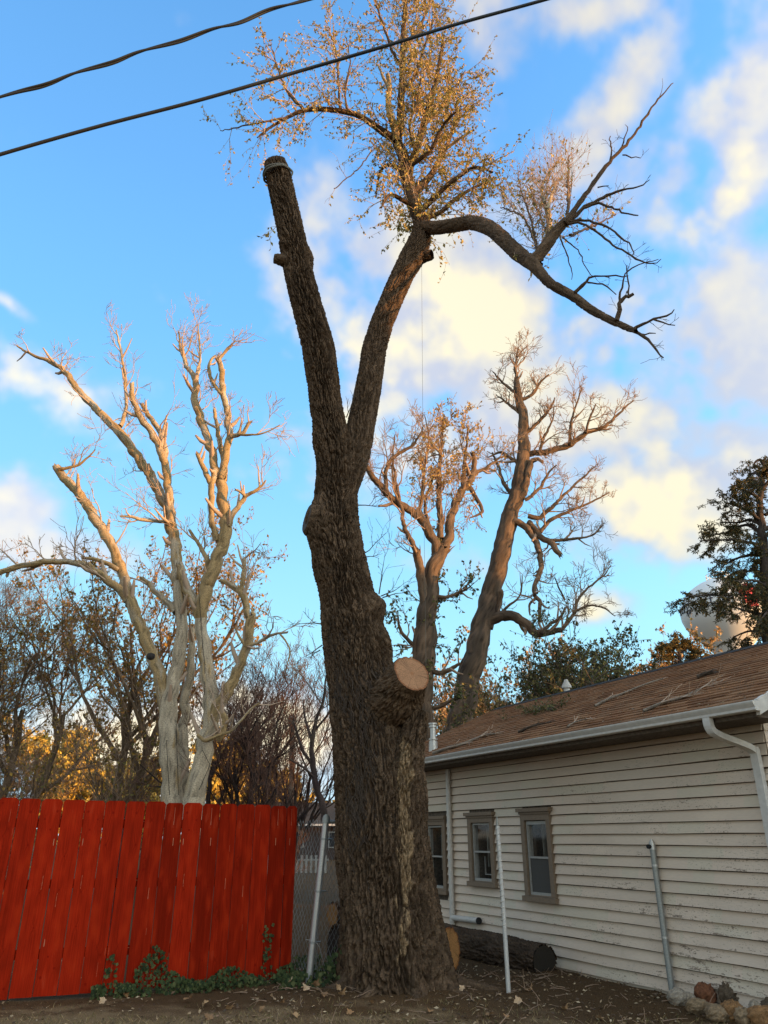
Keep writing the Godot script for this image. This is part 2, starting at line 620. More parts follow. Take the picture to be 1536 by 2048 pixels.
func sky_material() -> PanoramaSkyMaterial:
	var w := 2048
	var h := 1024
	# clouds: px, py, half width, half height (pixels of the photograph), tilt, amount, brightness
	var spots := [[905, 640, 120, 85, 0.0, 1.15, 1.0], [960, 600, 80, 55, 0.0, 1.0, 0.9], [800, 700, 90, 60, -0.3, 0.9, 0.85], [770, 790, 130, 34, -0.35, 0.85, 0.9], [850, 500, 140, 60, 0.0, 0.75, 0.35], [640, 560, 80, 110, 0.0, 0.55, 0.15], [640, 400, 60, 70, 0.0, 0.42, 0.15], [620, 930, 130, 60, 0.0, 0.45, 0.15],
		[1480, 350, 85, 60, -0.6, 0.95, 1.0], [1500, 180, 110, 70, -0.5, 0.75, 0.5], [1220, 240, 160, 42, -0.5, 0.62, 0.3], [1290, 390, 110, 70, -0.3, 0.5, 0.25], [985, 90, 45, 110, 0.25, 0.42, 0.15], [1170, 25, 190, 30, 0.1, 0.5, 0.2], [930, 250, 40, 90, 0.3, 0.36, 0.15],
		[1370, 960, 170, 75, 0.0, 1.05, 0.95], [1300, 1050, 130, 55, 0.0, 0.85, 0.85], [1500, 720, 110, 110, 0.0, 0.75, 0.2], [1470, 560, 90, 70, 0.0, 0.6, 0.2], [1180, 850, 170, 45, 0.0, 0.85, 0.75], [1190, 640, 110, 36, -0.2, 0.5, 0.4], [1010, 780, 110, 75, 0.0, 0.75, 0.6], [1010, 900, 230, 50, 0.0, 0.6, 0.5],
		[1190, 1215, 60, 26, 0.0, 0.9, 0.85], [110, 760, 110, 50, 0.15, 0.62, 0.45], [30, 615, 42, 12, 0.3, 0.55, 0.4], [35, 1010, 70, 60, 0.0, 0.9, 0.2], [130, 1105, 130, 38, 0.0, 0.85, 0.1], [15, 745, 36, 36, 0.0, 0.7, 0.6],
		[560, 1470, 150, 70, 0.0, 1.1, 1.0], [300, 1510, 260, 60, 0.0, 0.9, 0.95], [560, 850, 90, 60, 0.0, 0.4, 0.1], [960, 1130, 140, 26, 0.0, 0.4, 0.2], [1330, 330, 40, 30, 0.0, 0.4, 0.3], [1240, 690, 120, 60, 0.0, 0.4, 0.2]]
	var sc := []
	for s in spots:
		var c := az_el(s[0], s[1])
		var ex := az_el(s[0] + 30.0, s[1]) - c
		var ey := az_el(s[0], s[1] - 30.0) - c
		sc.append([c.x, c.y, absf(ex.x) / 30.0 * s[2] * 1.5 + 0.0001, absf(ey.y) / 30.0 * s[3] * 1.5 + 0.0001, s[4], s[5], s[6]])
	var puff := fnl(41, 1.0, FastNoiseLite.TYPE_SIMPLEX_SMOOTH, 5)
	var big := fnl(42, 1.0, FastNoiseLite.TYPE_SIMPLEX_SMOOTH, 3)
	var data := PackedFloat32Array()
	data.resize(w * h * 3)
	var tops := [[0.0, Color(0.62, 0.80, 0.93)], [0.10, Color(0.46, 0.80, 0.98)], [0.25, Color(0.37, 0.77, 1.0)], [0.42, Color(0.26, 0.63, 1.0)], [0.62, Color(0.185, 0.51, 0.96)], [0.82, Color(0.145, 0.41, 0.84)], [1.05, Color(0.11, 0.33, 0.70)], [1.6, Color(0.07, 0.24, 0.56)]]
	for y in h:
		var el := PI / 2 - PI * (y + 0.5) / h
		for x in w:
			var o := (y * w + x) * 3
			if el < -0.02:
				data[o] = 0.10
				data[o + 1] = 0.085
				data[o + 2] = 0.065
				continue
			var az := wrapf(TAU * (x + 0.5) / w, -PI, PI)
			var d := Vector3(sin(az) * cos(el), sin(el), -cos(az) * cos(el))
			var c: Color = tops[0][1]
			for a in tops.size() - 1:
				if el >= tops[a][0]:
					c = tops[a][1].lerp(tops[a + 1][1], minf(1.0, (el - tops[a][0]) / (tops[a + 1][0] - tops[a][0])))
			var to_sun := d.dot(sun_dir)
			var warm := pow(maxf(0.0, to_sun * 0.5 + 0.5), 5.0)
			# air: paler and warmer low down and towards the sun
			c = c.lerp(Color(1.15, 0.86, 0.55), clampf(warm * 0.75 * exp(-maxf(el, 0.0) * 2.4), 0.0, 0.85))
			c = c * (1.0 + 3.4 * warm)  # sunward glow boosted, added as fill light for the shaded yard
			var cloud_lift := smoothstep(0.05, -0.75, to_sun)          # extra brightness added to clouds opposite the sun, to lift the shade
			var p := Vector2(d.x, d.z) / (d.y + 0.16)
			var n := puff.get_noise_2d(p.x * 0.95, p.y * 0.95)
			var amount := 0.0
			var bright := 0.0
			var inside := absf(az) < 1.05 and el < 1.25
			var pn := puff.get_noise_3d(d.x * 5.0 + d.y * 2.0, d.y * 6.5, d.z * 5.0) + 0.5 * puff.get_noise_3dv(d * 24.0)
			for s in sc:
				var dx: float = wrapf(az - s[0], -PI, PI)
				if absf(dx) > 0.5:
					continue
				var dy: float = el - s[1]
				if absf(dy) > 0.4:
					continue
				dx += pn * 0.02
				var cs := cos(s[4])
				var sn := sin(s[4])
				var ux: float = (dx * cs - dy * sn) / s[2]
				var uy: float = (dx * sn + dy * cs) / s[3]
				var g := exp(-(ux * ux + uy * uy) * 0.9)
				amount = maxf(amount, s[5] * g) + 0.25 * minf(amount, s[5] * g)
				bright = maxf(bright, s[6] * g)
			var dens := 0.0
			if inside:
				var edge := smoothstep(0.78, 1.05, absf(az))
				amount += 0.13 * smoothstep(-0.12, 0.2, az) * smoothstep(0.25, 0.45, el)
				dens = smoothstep(0.15, 0.98, amount + pn * 0.62 * (0.5 + 0.5 * minf(1.0, amount * 1.6)))
				dens = dens * (1.6 - 0.6 * dens)
				if edge > 0.0:
					dens = lerpf(dens, smoothstep(-0.2, 0.35, n + 0.1), edge)
			else:
				dens = smoothstep(-0.2, 0.35, n + 0.1)
			var rel := 0.0
			if inside and dens > 0.02:                # relief: the side of a billow towards the sun is bright, its underside grey
				var d2 := d + sun_dir * 0.05 + Vector3(0, 0.035, 0)
				rel = pn - puff.get_noise_3d(d2.x * 5.0 + d2.y * 2.0, d2.y * 6.5, d2.z * 5.0) - 0.6 * puff.get_noise_3dv(d2 * 24.0)
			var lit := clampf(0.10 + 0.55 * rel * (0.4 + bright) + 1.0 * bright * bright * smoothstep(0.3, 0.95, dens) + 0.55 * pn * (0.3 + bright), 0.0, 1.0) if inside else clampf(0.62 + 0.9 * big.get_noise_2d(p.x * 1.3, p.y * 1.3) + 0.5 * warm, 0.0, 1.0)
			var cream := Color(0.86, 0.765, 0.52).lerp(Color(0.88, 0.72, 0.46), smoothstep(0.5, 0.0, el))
			var cloud := Color(0.50, 0.515, 0.59).lerp(cream, lit) * (1.0 + 3.2 * warm + 0.30 * cloud_lift)  # clouds near and opposite the sun brightened, added to fill the shade
			dens *= 0.9
			c = c.lerp(cloud, dens)
			data[o] = c.r
			data[o + 1] = c.g
			data[o + 2] = c.b
	var im := Image.create_from_data(w, h, false, Image.FORMAT_RGBF, data.to_byte_array())
	var m := PanoramaSkyMaterial.new()
	m.panorama = ImageTexture.create_from_image(im)
	return m

func camera_sky_sun() -> void:
	var cam := Camera3D.new()
	cam.name = "camera"
	cam.position = EYE
	cam.rotation_degrees = Vector3(PITCH, 0, 0)
	cam.fov = rad_to_deg(2.0 * atan(1024.0 / FOCAL))
	cam.near = 0.05
	cam.far = 1500.0
	add_child(cam)
	cam.current = true
	var e := Environment.new()
	e.background_mode = Environment.BG_SKY
	var sky := Sky.new()
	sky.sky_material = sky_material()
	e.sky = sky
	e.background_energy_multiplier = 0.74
	e.tonemap_mode = Environment.TONE_MAPPER_LINEAR
	e.tonemap_exposure = 1.62
	e.sdfgi_enabled = true
	e.ssao_enabled = true
	e.ssil_enabled = true
	var we := WorldEnvironment.new()
	we.name = "world_environment"
	we.environment = e
	add_child(we)
	var sun := DirectionalLight3D.new()
	sun.name = "sun"
	sun.light_energy = 1.6
	sun.light_color = Color(1.0, 0.53, 0.19).linear_to_srgb()
	sun.light_angular_distance = 0.6
	sun.shadow_enabled = true
	sun.look_at_from_position(sun_dir * 100.0, Vector3.ZERO)
	add_child(sun)

# ---------------------------------------------------------------- ground
func ground_height(x: float, z: float) -> float:
	var h: float = 0.03 * M.gn.get_noise_2d(x * 0.5, z * 0.5) + 0.012 * M.gn.get_noise_2d(x * 3.0, z * 3.0)
	var rx := x - 0.14
	var rz := z + 9.25
	h += 0.10 * exp(-(rx * rx + rz * rz) / 1.6)                       # soil heaped over the roots
	var o := (Vector3(x, 0, z) - HQ).dot(HN)
	var s := (Vector3(x, 0, z) - HQ).dot(HW)
	if s > -1.0 and s < 8.0:
		h += 0.05 * exp(-(o - 0.25) * (o - 0.25) / 0.15)               # dirt thrown against the house
	return h

func make_ground() -> void:
	M.gn = fnl(51, 1.0, FastNoiseLite.TYPE_SIMPLEX_SMOOTH, 4)
	var xs := PackedFloat32Array()
	var zs := PackedFloat32Array()
	for a in 30:
		xs.append(-7.0 - 393.0 * pow(1.0 - a / 30.0, 3.0))
	for a in 232:
		xs.append(-7.0 + 13.0 * a / 232.0)
	for a in 31:
		xs.append(6.0 + 394.0 * pow(a / 30.0, 3.0))
	for a in 30:
		zs.append(-13.0 - 487.0 * pow(1.0 - a / 30.0, 3.0))
	for a in 130:
		zs.append(-13.0 + 6.5 * a / 130.0)
	for a in 31:
		zs.append(-6.5 + 206.0 * pow(a / 30.0, 3.0))
	var b := Buf.new()
	var nx := xs.size()
	var patch := fnl(52, 1.0, FastNoiseLite.TYPE_SIMPLEX_SMOOTH, 4)
	for j in zs.size():
		for i in nx:
			var x := xs[i]
			var z := zs[j]
			var h := ground_height(x, z)
			var e := 0.03
			var nn := Vector3(ground_height(x - e, z) - ground_height(x + e, z), 2.0 * e, ground_height(x, z - e) - ground_height(x, z + e)).normalized()
			var f := patch.get_noise_2d(x * 1.1, z * 1.6) + 0.4 * patch.get_noise_2d(x * 6.0, z * 6.0)
			var dry := clampf(0.5 + 1.2 * f + (z + 8.15) * 1.5 - 0.25 * (x + 1.5), 0.0, 1.0)
			b.tint = Color(0.145, 0.083, 0.043).lerp(Color(0.36, 0.25, 0.135), dry * 0.85)
			b.vert(Vector3(x, h, z), nn)
	for j in zs.size() - 1:
		for i in nx - 1:
			var q := j * nx + i
			b.i.append_array([q, q + 1, q + nx + 1, q, q + nx + 1, q + nx])
	var soil := ntex(fnl(53, 0.06, FastNoiseLite.TYPE_SIMPLEX_SMOOTH, 5), [[0.0, grey(0.42)], [0.5, grey(0.8)], [1.0, grey(1.0)]])
	var m := tinted(mat(Color.WHITE, 0.97, soil, 1.7, M.rough, 1.2))
	m.metallic_specular = 0.2
	tag(obj("ground", b.mesh(), m), "bare brown soil with patches of dry grass", "ground", "", "structure")

# ---------------------------------------------------------------- the clapboard house; s runs along its wall, o out of the wall towards the tree
const HQ := Vector3(3.4439, 0, -7.9467)
const HW := Vector3(-0.45507, 0, -0.890455)
const HN := Vector3(-0.890455, 0, 0.45507)
const EAVE := 2.66
const RISE := 1.2
const RUN := 2.75
func HP(s: float, y: float, o: float) -> Vector3:
	return HQ + HW * s + HN * o + Vector3(0, y, 0)

func RP(s: float, t: float, up := 0.0) -> Vector3:   # on the roof's near slope: t from eave (0) to ridge (1)
	return HP(s, EAVE + RISE * t, 0.47 - RUN * t) + (HN * RISE + Vector3(0, RUN, 0)).normalized() * up

func slab(b: Buf, s0: float, s1: float, y0: float, y1: float, o0: float, o1: float) -> void:
	b.hexa([HP(s0, y0, o0), HP(s1, y0, o0), HP(s1, y0, o1), HP(s0, y0, o1), HP(s0, y1, o0), HP(s1, y1, o0), HP(s1, y1, o1), HP(s0, y1, o1)])

func clap(b: Buf, s0: float, s1: float, y0: float, y1: float, sag: float) -> void:   # one lapped board: thick lower edge, thin upper
	var k := maxi(1, int((s1 - s0) / 0.6))
	var wob: FastNoiseLite = M.wob
	for a in k:
		var sa := lerpf(s0, s1, float(a) / k)
		var sb := lerpf(s0, s1, float(a + 1) / k)
		var ya := y0 + sag * wob.get_noise_2d(sa * 0.8, y0 * 31.0)
		var yb := y0 + sag * wob.get_noise_2d(sb * 0.8, y0 * 31.0)
		var oa := 0.036 + 0.004 * wob.get_noise_2d(sa * 1.3 + 9.0, y0 * 47.0)
		var ob := 0.036 + 0.004 * wob.get_noise_2d(sb * 1.3 + 9.0, y0 * 47.0)
		var ua := Vector2((sa + 0.6) / 7.5, 1.0 - ya / 2.8)
		var ub := Vector2((sb + 0.6) / 7.5, 1.0 - yb / 2.8)
		var uc := Vector2(ub.x, 1.0 - y1 / 2.8)
		var ud := Vector2(ua.x, 1.0 - y1 / 2.8)
		b.quad(HP(sa, ya, oa), HP(sb, yb, ob), HP(sb, y1 - 0.009, 0.005), HP(sa, y1 - 0.009, 0.005), HN, ua, ub, uc, ud)
		b.quad(HP(sa, ya, oa), HP(sb, yb, ob), HP(sb, yb, 0.002), HP(sa, ya, 0.002), Vector3.DOWN, ua, ub, ub, ua)
		if a == 0:
			b.quad(HP(sa, ya, oa), HP(sa, y1 - 0.009, 0.005), HP(sa, y1 - 0.009, 0.001), HP(sa, ya, 0.001), -HW, ua, ud, ud, ua)
		if a == k - 1:
			b.quad(HP(sb, yb, ob), HP(sb, y1 - 0.009, 0.005), HP(sb, y1 - 0.009, 0.001), HP(sb, yb, 0.001), HW, ub, uc, uc, ub)

func make_house() -> void:
	M.wob = fnl(61, 1.0)
	var house := thing("clapboard_house", "cream clapboard house with flaking paint, brown shingle roof and white gutter", "house", HP(3.0, 0, 0))
	# openings: s0, s1, y0, y1 of the sashes
	var holes := [[2.87, 3.31, 0.82, 1.70], [4.16, 4.62, 0.93, 1.69], [5.47, 5.93, 0.78, 1.67]]
	var core := Buf.new()
	var ends := [-0.53]
	for w in holes:
		ends.append(w[0])
		ends.append(w[1])
	ends.append(6.75)
	for a in 4:
		slab(core, ends[a * 2], ends[a * 2 + 1], -0.1, EAVE - 0.02, -0.12, 0.0)
	for w in holes:
		slab(core, w[0], w[1], -0.1, w[2], -0.12, 0.0)
		slab(core, w[0], w[1], w[3], EAVE - 0.02, -0.12, 0.0)
	var wall := obj("wall", core.mesh(), M.soffit, house)
	# the far wall, the gable ends and the floor close the house
	var back := Buf.new()
	var deep := -(RUN * 2.0 - 0.94)
	slab(back, -0.53, 6.75, -0.1, EAVE, deep, deep + 0.12)
	slab(back, -0.41, 6.63, -0.05, 0.02, deep + 0.12, -0.12)
	obj("wall", back.mesh(), M.soffit, house)
	for s in [-0.53, 6.63]:
		var gable_mesh := Buf.new()
		slab(gable_mesh, s, s + 0.12, -0.1, EAVE - 0.02, deep + 0.12, -0.12)
		var mid := 0.47 - RUN
		for q in [[s, -HW], [s + 0.12, HW]]:
			gable_mesh.quad(HP(q[0], EAVE - 0.02, deep), HP(q[0], EAVE - 0.02, 0.0), HP(q[0], EAVE + RISE - 0.08, mid), HP(q[0], EAVE + RISE - 0.08, mid), q[1])
		obj("gable", gable_mesh.mesh(), M.soffit, house)
	# clapboards course by course, cut at the window casings
	var cuts := [[2.78, 3.40, 0.745, 1.835], [4.06, 4.72, 0.86, 1.815], [5.37, 6.03, 0.70, 1.79]]
	rng.seed = 7
	for c in 23:
		var y0 := 0.06 + c * 0.114
		var y1 := y0 + 0.114
		var spans := [[-0.53, 6.75]]
		for w in cuts:
			if y1 > w[2] and y0 < w[3]:
				var next := []
				for sp in spans:
					if w[0] > sp[0] and w[1] < sp[1]:
						next.append([sp[0], w[0]])
						next.append([w[1], sp[1]])
					else:
						next.append(sp)
				spans = next
		for sp in spans:
			var s: float = sp[0]
			while s < sp[1] - 0.01:
				var e: float = s + rng.randf_range(2.2, 4.2)
				if sp[1] - e < 0.5:
					e = sp[1]
				var b := Buf.new()
				clap(b, s, e - 0.003, y0 + rng.randf_range(-0.002, 0.002), y1, 0.005 if c > 3 else 0.009)
				obj("siding_board", b.mesh(), M.siding, wall)
				s = e
	var foot := Buf.new()
	slab(foot, -0.53, 6.75, -0.12, 0.07, 0.0, 0.012)
	obj("foundation_board", foot.mesh(), M.siding, wall)
	# gable-end boards beside the corner, turned to the sun
	for c in 31:
		var y0 := 0.06 + c * 0.114
		var half := deep * 0.5
		var top := maxf(0.0, (EAVE + RISE - y0 - 0.3 - EAVE) / RISE) if y0 > EAVE - 0.15 else 1.0
		var wide := absf(half) * clampf(top, 0.0, 1.0)
		if wide < 0.1:
			continue
		var o0 := half + wide
		var o1 := half - wide
		var b := Buf.new()
		var p := [HP(-0.552, y0, o0 + (0.02 if top >= 1.0 else 0.0)), HP(-0.552, y0, o1), HP(-0.532, y0, o1), HP(-0.532, y0, o0), HP(-0.536, y0 + 0.13, o0 + (0.005 if top >= 1.0 else 0.0)), HP(-0.536, y0 + 0.13, o1), HP(-0.5305, y0 + 0.13, o1), HP(-0.5305, y0 + 0.13, o0)]
		b.hexa(p)
		for k in b.uv.size():
			b.uv[k] = Vector2((b.v[k] - HQ).dot(HN) / 7.5, 1.0 - b.v[k].y / 2.8)
		obj("siding_board", b.mesh(), M.siding, wall)
	# windows
	var looks := ["narrow sash window half hidden by the tree", "small double-hung window between pipe and pole", "window with a grey insect screen over its lower half"]
	for k in 3:
		var w: Array = holes[2 - k]
		var cs: Array = cuts[2 - k]
		var win := Node3D.new()
		win.name = "window"
		house.add_child(win, true)
		tag(win, looks[k], "")
		win.position = HP(w[0], w[2], 0) - house.position
		var cas := Buf.new()
		slab(cas, cs[0], w[0] - 0.012, cs[2] + 0.06, cs[3] - 0.02, 0.0, 0.056)
		slab(cas, w[1] + 0.012, cs[1], cs[2] + 0.06, cs[3] - 0.02, 0.0, 0.056)
		slab(cas, w[0] - 0.012, w[1] + 0.012, w[3] + 0.01, cs[3] - 0.02, 0.0, 0.0555)
		obj("casing", cas.mesh(), M.trim, win)
		var head := Buf.new()
		slab(head, cs[0] - 0.04, cs[1] + 0.04, cs[3] - 0.02, cs[3] + 0.025, 0.0, 0.095)
		slab(head, cs[0] - 0.015, cs[1] + 0.015, cs[3] - 0.05, cs[3] - 0.0205, 0.0, 0.07)
		obj("head_moulding", head.mesh(), M.trim, win)
		var sill := Buf.new()
		slab(sill, cs[0] - 0.03, cs[1] + 0.03, cs[2], cs[2] + 0.059, 0.0, 0.085)
		slab(sill, w[0] - 0.012, w[1] + 0.012, cs[2] + 0.06, w[2] + 0.0, 0.0, 0.03)
		obj("sill", sill.mesh(), M.trim, win)
		var mid := lerpf(w[2], w[3], 0.5)
		var sash := Buf.new()
		var f := 0.022
		slab(sash, w[0], w[0] + f, w[2], w[3], -0.05, 0.026)
		slab(sash, w[1] - f, w[1], w[2], w[3], -0.05, 0.026)
		slab(sash, w[0] + f, w[1] - f, w[3] - f * (1.9 if k == 2 else 1.0), w[3], -0.05, 0.0255)
		slab(sash, w[0] + f, w[1] - f, w[2], w[2] + f * 1.5, -0.05, 0.0255)
		slab(sash, w[0] + f, w[1] - f, mid - 0.012, mid + 0.012, -0.05, 0.024)
		obj("sash", sash.mesh(), M.vinyl, win)
		var up := Buf.new()
		slab(up, w[0] + f, w[1] - f, mid + 0.012, w[3] - f, -0.012, -0.008)
		obj("pane", up.mesh(), M.glass, win)
		var lowp := Buf.new()
		slab(lowp, w[0] + f, w[1] - f, w[2] + f * 1.5, mid - 0.012, -0.032, -0.028)
		obj("pane", lowp.mesh(), M.glass, win)
		if k == 2:
			var sc := Buf.new()
			slab(sc, w[0] + f, w[1] - f, w[2] + f * 1.5, mid - 0.012, 0.010, 0.012)
			obj("insect_screen", sc.mesh(), M.screen, win)
		if k == 1:
			var inner := Buf.new()
			slab(inner, w[0] + 0.05, w[0] + 0.065, w[2] + 0.09, mid - 0.06, -0.09, -0.07)
			slab(inner, w[0] + 0.05, w[1] - 0.13, w[2] + 0.075, w[2] + 0.09, -0.09, -0.07)
			slab(inner, w[1] - 0.145, w[1] - 0.13, w[2] + 0.09, mid - 0.06, -0.09, -0.07)
			obj("inner_frame", inner.mesh(), M.vinyl, win)
		var cu := Buf.new()
		slab(cu, w[1] - f - 0.075, w[1] - f - 0.05, mid - 0.2, w[3] + 0.05, -0.2, -0.17)
		slab(cu, w[1] - f - 0.03, w[1] + 0.0, mid - 0.2, w[3] + 0.05, -0.26, -0.24)
		obj("curtain", cu.mesh(), M.curtain, win)
	# roof: deck, ridge cap, shingles
	var deck := Buf.new()
	for side in 2:
		var sgn := 1.0 if side == 0 else -1.0
		var o_e := 0.47 - RUN + sgn * RUN
		var o_r := 0.47 - RUN
		deck.hexa([HP(-0.86, EAVE - 0.115, o_e), HP(7.1, EAVE - 0.115, o_e), HP(7.1, EAVE + RISE - 0.115, o_r), HP(-0.86, EAVE + RISE - 0.115, o_r), HP(-0.86, EAVE - 0.012, o_e), HP(7.1, EAVE - 0.012, o_e), HP(7.1, EAVE + RISE - 0.012, o_r), HP(-0.86, EAVE + RISE - 0.012, o_r)])
	var roof := obj("roof", deck.mesh(), M.felt, house)
	var fas := Buf.new()
	slab(fas, -0.86, 7.1, EAVE - 0.15, EAVE - 0.02, 0.472, 0.49)
	obj("fascia", fas.mesh(), M.soffit, house)
	var sof := Buf.new()
	slab(sof, -0.84, 7.08, EAVE - 0.15, EAVE - 0.13, 0.03, 0.472)
	obj("soffit", sof.mesh(), M.soffit, house)
	var barge := Buf.new()
	barge.hexa([HP(-0.90, EAVE - 0.14, 0.50), HP(-0.862, EAVE - 0.14, 0.50), HP(-0.862, EAVE + RISE - 0.14, 0.47 - RUN), HP(-0.90, EAVE + RISE - 0.14, 0.47 - RUN), HP(-0.90, EAVE + 0.0, 0.50), HP(-0.862, EAVE + 0.0, 0.50), HP(-0.862, EAVE + RISE, 0.47 - RUN), HP(-0.90, EAVE + RISE, 0.47 - RUN)])
	obj("bargeboard", barge.mesh(), M.white_paint, house)
	var variants := []
	for a in 4:
		variants.append(shingle_mesh(a))
	rng.seed = 21
	var rest := [Buf.new(), Buf.new(), Buf.new()]
	var made := 0
	var courses := 25
	var slope := (HN * -RUN + Vector3(0, RISE, 0)).normalized()
	var nrm := (HN * RISE + Vector3(0, RUN, 0)).normalized()
	for c in courses:
		var s := -0.93 - rng.randf() * 0.2
		while s < 7.06:
			var w := rng.randf_range(0.21, 0.30)
			var s0 := maxf(s, -0.885)
			var s1 := minf(s + w - 0.006, 7.12)
			if s1 - s0 > 0.05:
				var where := RP(s1, float(c) / courses, 0.0)
				var x := HW * (s0 - s1)
				var skew := rng.randf_range(-0.012, 0.012)
				var y := (slope + HW * skew) * 0.15
				var z := nrm + slope * rng.randf_range(-0.02, 0.05)
				var tf := Transform3D(Basis(x, y, z), where + nrm * rng.randf_range(0.0, 0.003) - slope * rng.randf_range(0.0, 0.012))
				if s < 3.4 and c < 18 and made < 300:
					var o := MeshInstance3D.new()
					o.name = "shingle"
					o.mesh = variants[rng.randi() % 4]
					o.material_override = M["shingle%d" % (rng.randi() % 5)]
					roof.add_child(o, true)
					o.transform = tf
					made += 1
				else:
					var m: ArrayMesh = variants[rng.randi() % 4]
					var a := m.surface_get_arrays(0)
					var b: Buf = rest[rng.randi() % 3]
					var base := b.v.size()
					var vv: PackedVector3Array = a[Mesh.ARRAY_VERTEX]
					var n2: PackedVector3Array = a[Mesh.ARRAY_NORMAL]
					var nb := tf.basis.inverse().transposed()
					for k in vv.size():
						b.vert(tf * vv[k], (nb * n2[k]).normalized())
					for k in a[Mesh.ARRAY_INDEX]:
						b.i.append(base + k)
			s += w
	for a in 3:
		obj("shingles", rest[a].mesh(), M["shingle%d" % [0, 1, 4][a]], roof).set_meta("kind", "stuff")
	var far := Buf.new()
	far.hexa([HP(-0.885, EAVE - 0.01, 0.47 - 2.0 * RUN), HP(7.12, EAVE - 0.01, 0.47 - 2.0 * RUN), HP(7.12, EAVE + RISE - 0.01, 0.47 - RUN), HP(-0.885, EAVE + RISE - 0.01, 0.47 - RUN), HP(-0.885, EAVE + 0.01, 0.47 - 2.0 * RUN), HP(7.12, EAVE + 0.01, 0.47 - 2.0 * RUN), HP(7.12, EAVE + RISE + 0.01, 0.47 - RUN), HP(-0.885, EAVE + RISE + 0.01, 0.47 - RUN)])
	obj("far_slope", far.mesh(), M.shingle0, roof)
	var cap := Buf.new()
	var cs := -0.89
	while cs < 7.1:
		for sgn in [1.0, -1.0]:
			cap.quad(HP(cs, EAVE + RISE + 0.026, 0.47 - RUN), HP(cs + 0.24, EAVE + RISE + 0.02, 0.47 - RUN), HP(cs + 0.24, EAVE + RISE - 0.045, 0.47 - RUN + sgn * 0.13), HP(cs, EAVE + RISE - 0.038, 0.47 - RUN + sgn * 0.13), Vector3(0, 1, 0) + HN * sgn * 0.4)
		cap.quad(HP(cs, EAVE + RISE + 0.026, 0.47 - RUN), HP(cs, EAVE + RISE - 0.038, 0.47 - RUN + 0.13), HP(cs, EAVE + RISE - 0.06, 0.47 - RUN), HP(cs, EAVE + RISE - 0.038, 0.47 - RUN - 0.13), -HW)
		cs += 0.235
	obj("ridge_cap", cap.mesh(), M.felt, roof)
	# gutter, an open ogee trough
	var prof := [Vector2(0.495, 2.640), Vector2(0.495, 2.552), Vector2(0.560, 2.552), Vector2(0.576, 2.560), Vector2(0.576, 2.582), Vector2(0.596, 2.614), Vector2(0.602, 2.628), Vector2(0.602, 2.640), Vector2(0.592, 2.640), Vector2(0.591, 2.624), Vector2(0.566, 2.58), Vector2(0.558, 2.560), Vector2(0.503, 2.560), Vector2(0.503, 2.640)]
	var gut := Buf.new()
	for k in prof.size():
		var a: Vector2 = prof[k]
		var b2: Vector2 = prof[(k + 1) % prof.size()]
		var e := b2 - a
		var nn := HN * -e.y + Vector3(0, e.x, 0)
		var last := 0
		for cut in [[-0.92, 2.4], [2.4, 7.12]]:
			gut.quad(HP(cut[0], a.y, a.x), HP(cut[1], a.y, a.x), HP(cut[1], b2.y, b2.x), HP(cut[0], b2.y, b2.x), nn)
	for q in [[-0.92, -HW], [7.12, HW]]:
		for k in range(1, 7):
			gut.quad(HP(q[0], 2.638, 0.495), HP(q[0], prof[k].y, prof[k].x), HP(q[0], prof[k + 1].y, prof[k + 1].x), HP(q[0], 2.638, 0.495), q[1])
	obj("gutter", gut.mesh(), M.white_paint, house)
	# downspout: out of the gutter, back to the wall, down by the corner
	var path := smooth(PackedVector3Array([HP(-0.36, 2.556, 0.55), HP(-0.365, 2.46, 0.545), HP(-0.385, 2.40, 0.48), HP(-0.42, 2.32, 0.20), HP(-0.432, 2.27, 0.085), HP(-0.435, 2.18, 0.06), HP(-0.435, 1.2, 0.06), HP(-0.435, 0.12, 0.06)]), PackedFloat32Array([1, 1, 1, 1, 1, 1, 1, 1]), 0.03)
	var dp := Buf.new()
	var pts: PackedVector3Array = path[0]
	for k in pts.size() - 1:
		var ta := (pts[mini(k + 1, pts.size() - 1)] - pts[maxi(k - 1, 0)]).normalized()
		var tb := (pts[mini(k + 2, pts.size() - 1)] - pts[k]).normalized()
		var na := ta.cross(HW).normalized()
		var nb2 := tb.cross(HW).normalized()
		var wv := HW * 0.040
		for q in 4:
			var c4 := [[-1, -1], [1, -1], [1, 1], [-1, 1]]
			var q0: Array = c4[q]
			var q1: Array = c4[(q + 1) % 4]
			var pa0: Vector3 = pts[k] + wv * q0[0] + na * 0.028 * q0[1]
			var pa1: Vector3 = pts[k] + wv * q1[0] + na * 0.028 * q1[1]
			var pb0: Vector3 = pts[k + 1] + wv * q0[0] + nb2 * 0.028 * q0[1]
			var pb1: Vector3 = pts[k + 1] + wv * q1[0] + nb2 * 0.028 * q1[1]
			dp.quad(pa0, pa1, pb1, pb0, (pa0 + pa1) * 0.5 - pts[k])
	obj("downspout", dp.mesh(), M.white_paint, house)
	# plastic drain pipe with a stub leg
	var pipe := Buf.new()
	pipe.tube(PackedVector3Array([HP(5.2, 2.5, 0.07), HP(5.2, 0.26, 0.07)]), PackedFloat32Array([0.037, 0.037]), 20)
	for y in [1.32, 0.46, 0.36]:
		pipe.tube(PackedVector3Array([HP(5.2, y, 0.07), HP(5.2, y + 0.05, 0.07)]), PackedFloat32Array([0.044, 0.044]), 20, true)
	pipe.tube(PackedVector3Array([HP(5.2, 0.41, 0.07), HP(4.5, 0.425, 0.075)]), PackedFloat32Array([0.040, 0.040]), 20, true)
	var pn := obj("drain_pipe", pipe.mesh(), M.white_paint, house)
	var boot := Buf.new()
	boot.tube(PackedVector3Array([HP(5.2, -0.05, 0.07), HP(5.2, 0.262, 0.07)]), PackedFloat32Array([0.046, 0.046]), 20, true)
